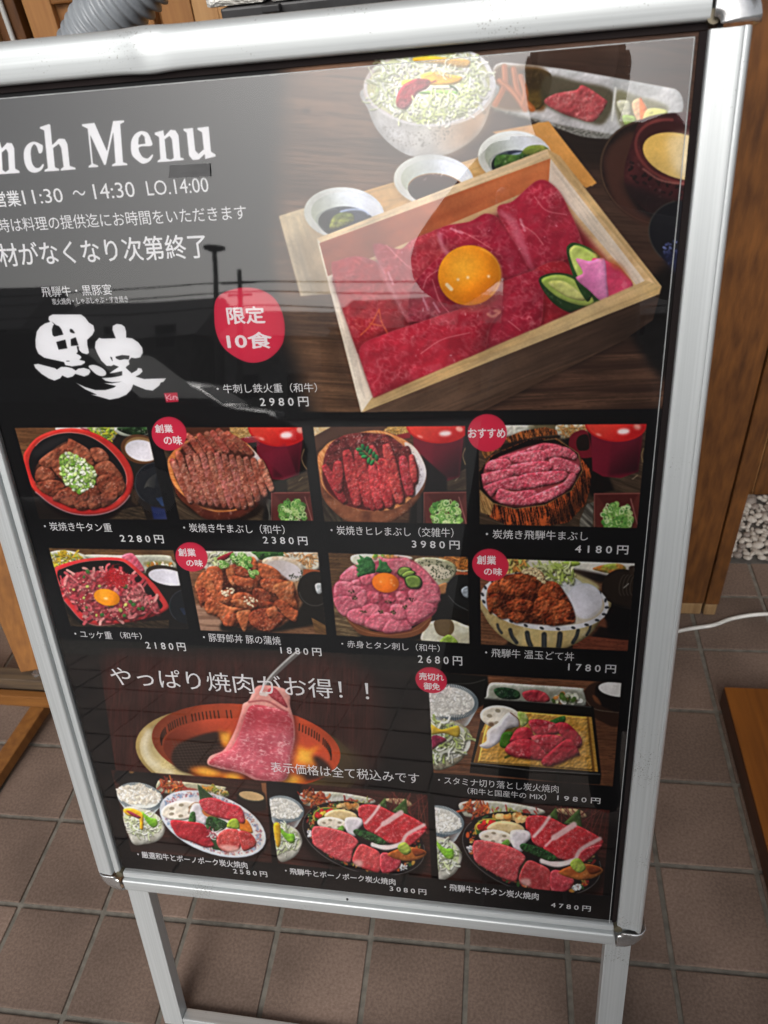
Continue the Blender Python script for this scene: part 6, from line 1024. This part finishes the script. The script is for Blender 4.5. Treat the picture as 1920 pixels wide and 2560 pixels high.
def corner(cu, cv, su, sv):
    """rounded cast corner cap: quarter dome filling the corner outside (cu, cv)"""
    bm = bmesh.new(); R_ = FW*.985; N, K = 10, 5; rows = []
    for i in range(N+1):
        a = rad(90*i/N); row = []
        for j in range(K+1):
            r = R_*(.14+.86*j/K); e = (r/R_); h = .0122-.0075*max(0, (e-.62)/.38)**2.2
            sq = 1/max(math.cos(a), math.sin(a)); rr = r*(1+.06*(sq-1)); row.append(bm.verts.new(bp(cu+su*rr*math.cos(a), cv+sv*rr*math.sin(a), h)))
        row.append(bm.verts.new(bp(cu+su*R_*1.0*math.cos(a), cv+sv*R_*math.sin(a), -.012))); rows.append(row)
    for i in range(N):
        for j in range(K+1): bm.faces.new((rows[i][j], rows[i][j+1], rows[i+1][j+1], rows[i+1][j]))
    o = bmobj('corner_cap', bm, CHROME, sign, True); o.data.set_sharp_from_angle(angle=rad(40)); o.modifiers.new('s', 'SOLIDIFY').thickness = -.0012
    return o
corner(W_+.0012, H_-.0030, 1, 1); corner(W_+.0005, -.0025, 1, -1); corner(-.0005, -.0025, -1, -1); corner(-.001, H_+.001, -1, 1)
for cu, cv in ((W_+.002, H_+.002), (W_+.001, -.003), (-.001, -.003), (-.001, H_+.001)):
    bm = bmesh.new(); bmesh.ops.create_cone(bm, cap_ends=True, segments=16, radius1=.0050, radius2=.0045, depth=.014, matrix=MB @ Matrix.Translation((cu, cv, .0015))); bmobj('corner_pin', bm, mat('dull_pin', (.20, .18, .12), (.12, .10, .07), .4, .6), sign)
bm = bmesh.new(); bmesh.ops.create_uvsphere(bm, u_segments=10, v_segments=6, radius=.0016, matrix=MB @ Matrix.Translation((.295, -.0030, .0076))); bmobj('rivet', bm, BLACKP, sign)
# legs and foot bar of the front frame
VL = -.3398
for u0 in (-.0120, .5985):
    bm = bmesh.new(); box(bm, (u0, VL, -.030), (u0+.0295, -.022, -.0122), .0012, MB); bmobj('leg', bm, ALU_V, sign)
boxobj('foot_bar', (.0180, -.3375, -.0295), (.5980, -.3225, -.0128), ALU_U, sign, .0012, MB)
# rear frame leaning the other way, hinged at the top
top = bp(0, H_+.022, -.022); 
def rp(u, dist):
    o_ = B0+RU*u+UP*(H_+.020)+NN*(-.028); d = Vector((-UP.x, UP.y, -UP.z)); return o_+Vector((0, .275, -.9614))*dist
Lr = (rp(0, 0).z)/.9614
for u in (.015, .592): beam('rear_leg', rp(u, .005), rp(u, Lr-.004), .028, .018, ALU, sign, (0, 1, 0))
beam('rear_bar', rp(.03, Lr-.05), rp(.577, Lr-.05), .018, .028, ALU, sign); beam('rear_bar', rp(.03, .03), rp(.577, .03), .018, .028, ALU, sign)
beam('rear_panel_board', rp(.3035, .06), rp(.3035, .84), .545, .004, BLACKP, sign, (0, 1, 0))
# ================================================================ behind the top rail: hose and box on a stand
HOSE = mat('grey_corrugated_plastic', (.20, .215, .235), (.27, .29, .31), .38, 0, 30)
path = spline([(.17, .53, .70), (.24, .50, .95), (.315, .465, 1.10), (.368, .452, 1.162), (.418, .446, 1.192), (.50, .46, 1.235), (.66, .50, 1.26)], 40)
bm = bmesh.new(); acc = 0; rs = []
for i, q_ in enumerate(path):
    if i: acc += (path[i]-path[i-1]).length
    rs.append(.0285+.0032*max(-.75, math.sin(acc*2*math.pi/.0098)))
fine = []; tube(bm, path, rs, 28); h = bmobj('corrugated_hose', bm, HOSE, None, True); tag(h, 'grey corrugated plastic hose curving up behind the sign', 'hose')
bx = thing('equipment_box', (.64, .42, 1.168), 'black and silver box on a stand just behind the top of the sign', 'box')
SIL = mat('crumpled_silver_film', (.62, .61, .57), (.30, .29, .26), .32, .4, 60, (1, 3, 3), .9, 90, dist=.004)
boxobj('tray', (.541, .360, 1.168), (.76, .50, 1.1785), BLACKP, bx, .002); boxobj('lid', (.527, .364, 1.1795), (.583, .50, 1.192), SIL, bx, .003); boxobj('lid', (.590, .362, 1.1792), (.640, .50, 1.190), SIL, bx, .003); boxobj('body', (.645, .368, 1.1790), (.76, .49, 1.24), BLACKP, bx, .003)
boxobj('handle', (.583, .350, 1.1725), (.60, .3595, 1.1785), BLACKP, bx, .001)
sd = thing('equipment_stand', (.62, .43, 0), 'dark metal stand carrying the black box behind the sign', 'stand'); boxobj('column', (.60, .41, .012), (.66, .45, 1.1675), BLACKP, sd, .002); boxobj('base', (.50, .33, .001), (.76, .53, .0115), BLACKP, sd, .002)
# ================================================================ WHAT THE FILM MIRRORS: car park side
PAINT = mat('black_car_paint', (.010, .010, .012), (.014, .014, .016), .9, 0, 5, spec=0); CGLASS = mat('dark_car_glass', (.02, .025, .03), (.03, .035, .04), .5, 0, 5, spec=.08)
TYRE = mat('tyre_rubber', (.02, .02, .02), (.03, .03, .03), .8); RIMM = mat('alloy_rim', (.4, .4, .42), (.5, .5, .5), .3, .9); LAMPG = mat('lamp_glass', (.5, .5, .5), (.6, .6, .6), .1); REDG = mat('rear_lamp', (.4, .02, .02), (.5, .03, .03), .2)
GREYP = mat('grey_car_paint', (.10, .105, .11), (.12, .125, .13), .2, .3, 5, coat=1)
def car(x, y, face, label, paint, L=4.2, Wd=1.7, H=1.5, group=None):
    c = thing('parked_car', (x, y, -.125), label, 'car', group); z0 = -.125
    low = [(-.50, .38), (-.495, .62), (-.47, .86), (-.30, .93), (.22, .93), (.40, .84), (.475, .70), (.50, .50), (.495, .30), (.40, .22), (-.40, .22), (-.49, .26)]
    top_ = [(-.46, .86), (-.42, 1.20), (-.36, 1.42), (-.15, 1.5), (.06, 1.46), (.14, 1.34), (.29, .92)]
    def loft(prof, ws, name, mt, par):
        bm = bmesh.new(); rows = []
        for wv, sx, dz in ws: rows.append([bm.verts.new((x+face*px*L*sx, y+wv*Wd/2, z0+(pz-.9)*dz*H/1.5+.9*H/1.5)) for px, pz in prof])
        for r0, r1 in zip(rows, rows[1:]):
            for i in range(len(prof)): bm.faces.new((r0[i], r0[(i+1) % len(prof)], r1[(i+1) % len(prof)], r1[i]))
        bm.faces.new(rows[0]); bm.faces.new(rows[-1][::-1]); o = bmobj(name, bm, mt, par, True); o.data.set_sharp_from_angle(angle=rad(40)); return o
    loft(low, [(-1, .96, .92), (-.93, .99, 1), (0, 1, 1), (.93, .99, 1), (1, .96, .92)], 'body', paint, c)
    loft(top_, [(-.86, .97, .96), (-.74, 1, 1), (0, 1, 1.01), (.74, 1, 1), (.86, .97, .96)], 'cabin', paint, c)
    for s in (-1, 1):
        bm = bmesh.new()
        for a, b in (((-.38, -.15), (-.34, -.15)), ((-.13, .10), (-.13, .05))):
            vs = [bm.verts.new((x+face*px*L, y+s*wy*Wd/2, z0+pz*H/1.5)) for px, pz, wy in ((a[0]-.03, .95, .895), (a[1], .95, .895), (b[1], 1.36, .78), (b[0], 1.36, .78))]
            if a[1] > 0: vs[1].co.x = x+face*.22*L
            bm.faces.new(vs)
        bmobj('side_window', bm, CGLASS, c).modifiers.new('s', 'SOLIDIFY').thickness = .01
        for px in (-.32, .32):
            bm = bmesh.new(); M = Matrix.Translation((x+face*px*L, y+s*(Wd/2-.10), z0+.32)) @ Matrix.Rotation(rad(90), 4, 'X'); bmesh.ops.create_cone(bm, cap_ends=True, segments=28, radius1=.32, radius2=.32, depth=.21, matrix=M); wh = bmobj('wheel', bm, TYRE, c)
            bm = bmesh.new(); M = Matrix.Translation((x+face*px*L, y+s*(Wd/2+.003), z0+.32)) @ Matrix.Rotation(rad(90), 4, 'X'); bmesh.ops.create_cone(bm, cap_ends=True, segments=10, radius1=.19, radius2=.19, depth=.02, matrix=M); r = bmobj('rim', bm, RIMM); r.parent = wh; r.matrix_parent_inverse = Matrix.Identity(4)
        boxobj('headlight', (x+face*.47*L-.06, y+s*.55*Wd/2-.12, z0+.62), (x+face*.47*L+.06, y+s*.55*Wd/2+.12, z0+.74), LAMPG, c, .02); boxobj('tail_light', (x-face*.475*L-.05, y+s*.75*Wd/2-.08, z0+.70), (x-face*.475*L+.05, y+s*.75*Wd/2+.08, z0+.92), REDG, c, .02)
        boxobj('wing_mirror', (x+face*.16*L-.08, y+s*(Wd/2+.02)-.06, z0+.93), (x+face*.16*L+.04, y+s*(Wd/2+.02)+.06, z0+1.06), paint, c, .02)
    bm = bmesh.new(); vs = [bm.verts.new((x+face*px*L, y+wy*Wd/2, z0+pz*H/1.5+.012)) for px, pz, wy in ((.275, .96, -.78), (.275, .96, .78), (.145, 1.34, .68), (.145, 1.34, -.68))]; bm.faces.new(vs); bmobj('windscreen', bm, CGLASS, c).modifiers.new('s', 'SOLIDIFY').thickness = .01
    return c
car(-3.5, -5.6, 1, 'black hatchback parked nearest the terrace, mirrored beside the logo', PAINT, 4.3, 1.75, 1.62)
car(-7.0, -15.5, 1, 'grey saloon parked farther off in front of the houses', GREYP, 4.3, 1.7, 1.45)
HW = mat('dark_house_wall', (.16, .15, .14), (.11, .105, .10), .9, 0, 2); HW2 = mat('grey_house_wall', (.30, .30, .29), (.22, .22, .21), .9, 0, 2); ROOF = mat('dark_roof_tiles', (.045, .045, .05), (.07, .07, .075), .7, 0, 12, (1, 8, 1)); FRAM = mat('window_frame_dark', (.10, .10, .10), (.14, .14, .14), .5)
def house(x0, x1, y, hw, hr, label, mt, dep=8):
    cx = (x0+x1)/2; h = thing('house', (cx, y, -.125), label, 'house', 'houses across the car park'); boxobj('wall', (x0, y-dep, -.125), (x1, y, hw), mt, h, 0)
    bm = bmesh.new(); e = .5; a = [bm.verts.new(v) for v in ((x0-e, y+e, hw-.15), (x1+e, y+e, hw-.15), (x1+e, y-dep-e, hw-.15), (x0-e, y-dep-e, hw-.15), (x0-e*.2, y-dep/2, hr), (x1+e*.2, y-dep/2, hr))]
    for f in ((0, 1, 5, 4), (2, 3, 4, 5), (1, 2, 5), (3, 0, 4), (3, 2, 1, 0)): bm.faces.new([a[i] for i in f])
    bmobj('roof', bm, ROOF, h)
    nwin = max(2, int((x1-x0)/2.4))
    for fl in range(2 if hw > 4 else 1):
        for i in range(nwin):
            wx = x0+(i+.5)*(x1-x0)/nwin; wz = .9+fl*2.6; f = boxobj('window', (wx-.62, y+.003, wz), (wx+.62, y+.06, wz+1.2), FRAM, h, .01); pn = boxobj('pane', (wx-.55, y+.062, wz+.07), (wx+.55, y+.07, wz+1.13), CGLASS, None, 0); pn.parent = f; pn.matrix_parent_inverse = Matrix.Identity(4); pn.matrix_parent_inverse = (Matrix.Translation(Vector(h.location)*-1)).inverted() @ Matrix.Translation(-Vector(h.location))
for a in ((-36, -26, -35, 4.6, 7.3, 'dark roofed house at the far left end of the row', HW), (-25, -16.6, -36, 4.2, 6.4, 'dark house standing second in the row by the lamp pole', HW), (-15.2, -10, -37, 4.0, 5.6, 'small grey house right of the utility poles', HW2), (-8.6, -1, -35, 4.3, 6.0, 'dark walled house in the middle of the row', HW), (1, 9, -36, 4.6, 6.6, 'wide dark house toward the right of the row', HW), (11, 19, -35, 4.2, 6.2, 'grey walled house second from the right end', HW2), (21, 32, -36, 4.6, 6.8, 'dark house closing the right end of the row', HW)): house(*a)
CONC = mat('pole_concrete', (.16, .16, .155), (.11, .11, .105), .9)
for x, hgt, lb, lamp in ((-14.3, 7.9, 'slim pole with a wide flat cap beside the houses', 1), (-13.1, 6.9, 'utility pole with a cross arm and wires', 0)):
    pl = thing('utility_pole', (x, -34, -.125), lb, 'pole'); tubeobj('shaft', [(x, -34, -.125), (x, -34, hgt)], [.17, .11], CONC, pl, 12)
    if lamp: tubeobj('cap', [(x, -34, hgt-.12), (x, -34, hgt+.02), (x, -34, hgt+.1)], [.25, .55, .5], CONC, pl, 14)
    else: boxobj('cross_arm', (x-.9, -34.06, hgt-.7), (x+.9, -33.94, hgt-.6), CONC, pl, .01); boxobj('cross_arm', (x-.6, -34.06, hgt-1.3), (x+.6, -33.94, hgt-1.2), CONC, pl, .01)
for i, z in enumerate((6.3, 5.8, 5.1)):
    c = tubeobj('overhead_wire', spline([(-45, -34+i*.1, z+.8), (-28, -34+i*.1, z-.2), (-13.1, -34+i*.1, z), (8, -34+i*.1, z-.5), (40, -34+i*.1, z+.4)]), .035, BLACKP, None, 5); tag(c, ('highest', 'middle', 'lowest')[i]+' overhead wire crossing above the house roofs', 'wire', 'overhead wires')
# ---- the person taking the picture
SKIN = mat('skin', (.42, .25, .18), (.38, .22, .16), .5); COAT = mat('dark_jacket', (.018, .019, .022), (.03, .03, .034), .85, 0, 40); HAIR = mat('black_hair', (.010, .009, .008), (.02, .018, .016), .5, 0, 80); JEAN = mat('dark_trousers', (.02, .022, .03), (.03, .032, .04), .85)
def skin(name, verts, edges, mt, parent, root=0, lev=1):
    me = bpy.data.meshes.new(name); me.from_pydata([v[:3] for v in verts], edges, []); o = link(name, me, mt, parent); sk = o.modifiers.new('skin', 'SKIN')
    for i, v in enumerate(verts): me.skin_vertices[0].data[i].radius = (v[3], v[4] if len(v) > 4 else v[3]); me.skin_vertices[0].data[i].use_root = i == root
    s = o.modifiers.new('sub', 'SUBSURF'); s.levels = s.render_levels = lev; me.shade_smooth(); return o
px, py = .895, -.95
per = thing('person', (px, py, -.0), 'person in a dark jacket holding up a phone, mirrored in the sign', 'person')
V = [(px, py-.02, .93, .15, .11), (px, py-.02, 1.12, .14, .10), (px, py, 1.30, .155, .105), (px, py+.01, 1.40, .095), (px, py+.03, 1.47, .070), (px-.15, py, 1.375, .075), (px-.27, py+.06, 1.17, .095), (px-.13, py+.33, 1.17, .050), (px-.075, py+.385, 1.205, .028), (px+.17, py, 1.40, .085), (px+.23, py+.06, 1.16, .095), (px+.06, py+.34, 1.17, .050), (px-.0, py+.39, 1.205, .028),
     (px-.095, py-.01, .84, .085), (px-.10, py+.01, .47, .060), (px-.10, py-.02, .09, .042), (px-.10, py+.12, .035, .034), (px+.095, py-.01, .84, .085), (px+.10, py+.01, .47, .060), (px+.10, py-.02, .09, .042), (px+.10, py+.12, .035, .034)]
Ed = [(0, 1), (1, 2), (2, 3), (3, 4), (2, 5), (5, 6), (6, 7), (7, 8), (2, 9), (9, 10), (10, 11), (11, 12), (0, 13), (13, 14), (14, 15), (15, 16), (0, 17), (17, 18), (18, 19), (19, 20)]
skin('body', V, Ed, COAT, per, 0, 2)
bm = bmesh.new(); rows = []
for z, r, ry in ((1.02, .150, .115), (.90, .175, .13), (.70, .205, .15), (.45, .24, .17), (.24, .275, .19)):
    rows.append([bm.verts.new((px+r*math.cos(a)*(1+.03*math.sin(a*7)), py-.01+ry*math.sin(a)*(1+.03*math.cos(a*5)), z)) for a in [2*math.pi*i/28 for i in range(28)]])
for r0, r1 in zip(rows, rows[1:]):
    for i in range(28): bm.faces.new((r0[i], r0[(i+1) % 28], r1[(i+1) % 28], r1[i]))
bmobj('coat_skirt', bm, COAT, per, True).modifiers.new('s', 'SOLIDIFY').thickness = .006
bm = bmesh.new(); bmesh.ops.create_uvsphere(bm, u_segments=24, v_segments=18, radius=1)
for v in bm.verts:
    c = v.co; c.x *= .078*(1-.18*max(0, -c.z)); c.y *= .095; zz = c.z; c.z *= .118
    if c.y > .05: c.y += .010*math.exp(-((c.x/.014)**2+((c.z+.012)/.022)**2))-.006*math.exp(-(((abs(c.x)-.032)/.016)**2+((c.z-.012)/.014)**2))
    v.co = c+Vector((px, py+.045, 1.565))
hd = bmobj('head', bm, SKIN, per, True)
bm = bmesh.new(); bmesh.ops.create_uvsphere(bm, u_segments=24, v_segments=16, radius=1)
for v in bm.verts:
    c = v.co; c.x *= .093; c.y *= .105; c.z *= .128
    if c.y > .02 and c.z < .055: c.y = .02
    if c.z < 0: c.z *= 1.75; c.x *= 1.12
    v.co = c+Vector((px, py+.030, 1.578))
bmobj('hair', bm, HAIR, per, True)
for s in (-1, 1):
    bm = bmesh.new(); bmesh.ops.create_uvsphere(bm, u_segments=8, v_segments=6, radius=.018, matrix=Matrix.Translation((px+s*.094, py+.045, 1.555)) @ Matrix.Diagonal((.45, .8, 1.5, 1))); bmobj('ear', bm, SKIN, per, True)
    bm = bmesh.new(); bmesh.ops.create_uvsphere(bm, u_segments=10, v_segments=8, radius=.011, matrix=Matrix.Translation((px+s*.031, py+.128, 1.577))); bmobj('eye', bm, mat('eye', (.6, .6, .6), (.05, .03, .02), .2, 0, 30), per, True)
bm = bmesh.new(); bmesh.ops.create_uvsphere(bm, u_segments=10, v_segments=6, radius=.02, matrix=Matrix.Translation((px, py+.133, 1.520)) @ Matrix.Diagonal((1, .3, .25, 1))); bmobj('mouth', bm, mat('lips', (.35, .12, .10), (.30, .10, .09), .4), per, True)
# phone, held upright across both hands, its lens where the camera is
R0, U0, D0 = Vector(RM[0]), Vector(-RM[1]), Vector(RM[2]); PC = CAM-D0*.016-U0*.045+R0*.012
Mp = Matrix.Translation(PC) @ Matrix((R0, U0, -D0)).transposed().to_4x4()
ph = thing('phone', tuple(PC), 'black phone held in both hands, mirrored in the sign', 'phone'); boxobj('case', (-.037, -.078, -.0045), (.037, .078, .0045), BLACKP, ph, .003, Mp); boxobj('screen', (-.034, -.074, .0047), (.034, .074, .0052), CGLASS, ph, 0, Mp)
for s, wr in ((-1, Vector(V[8][:3])), (1, Vector(V[12][:3]))):
    pal = PC+R0*s*.052-U0*.035-D0*.022; vs = [(*wr, .026), (*(wr*.4+pal*.6), .026, .02), (*pal, .028, .016)]; es = [(0, 1), (1, 2)]
    for i in range(4):
        b0 = pal+U0*(.022-.015*i)-R0*s*.0; k1 = b0+D0*.026+U0*.004; k2 = b0-R0*s*.016+D0*.032; k3 = b0-R0*s*(.030 if i else .022)+D0*.026; n0 = len(vs); vs += [(*b0, .0088), (*k1, .0082), (*k2, .0075), (*k3, .0066)]; es += [(2, n0), (n0, n0+1), (n0+1, n0+2), (n0+2, n0+3)]
    n0 = len(vs); tb = pal-U0*.012; vs += [(*(tb-R0*s*.012-D0*.002), .0105), (*(tb-R0*s*.026+U0*.014-D0*.0), .009), (*(tb-R0*s*.036+U0*.030+D0*.002), .0078)]; es += [(2, n0), (n0, n0+1), (n0+1, n0+2)]
    skin('hand', vs, es, SKIN, per, 0, 1)
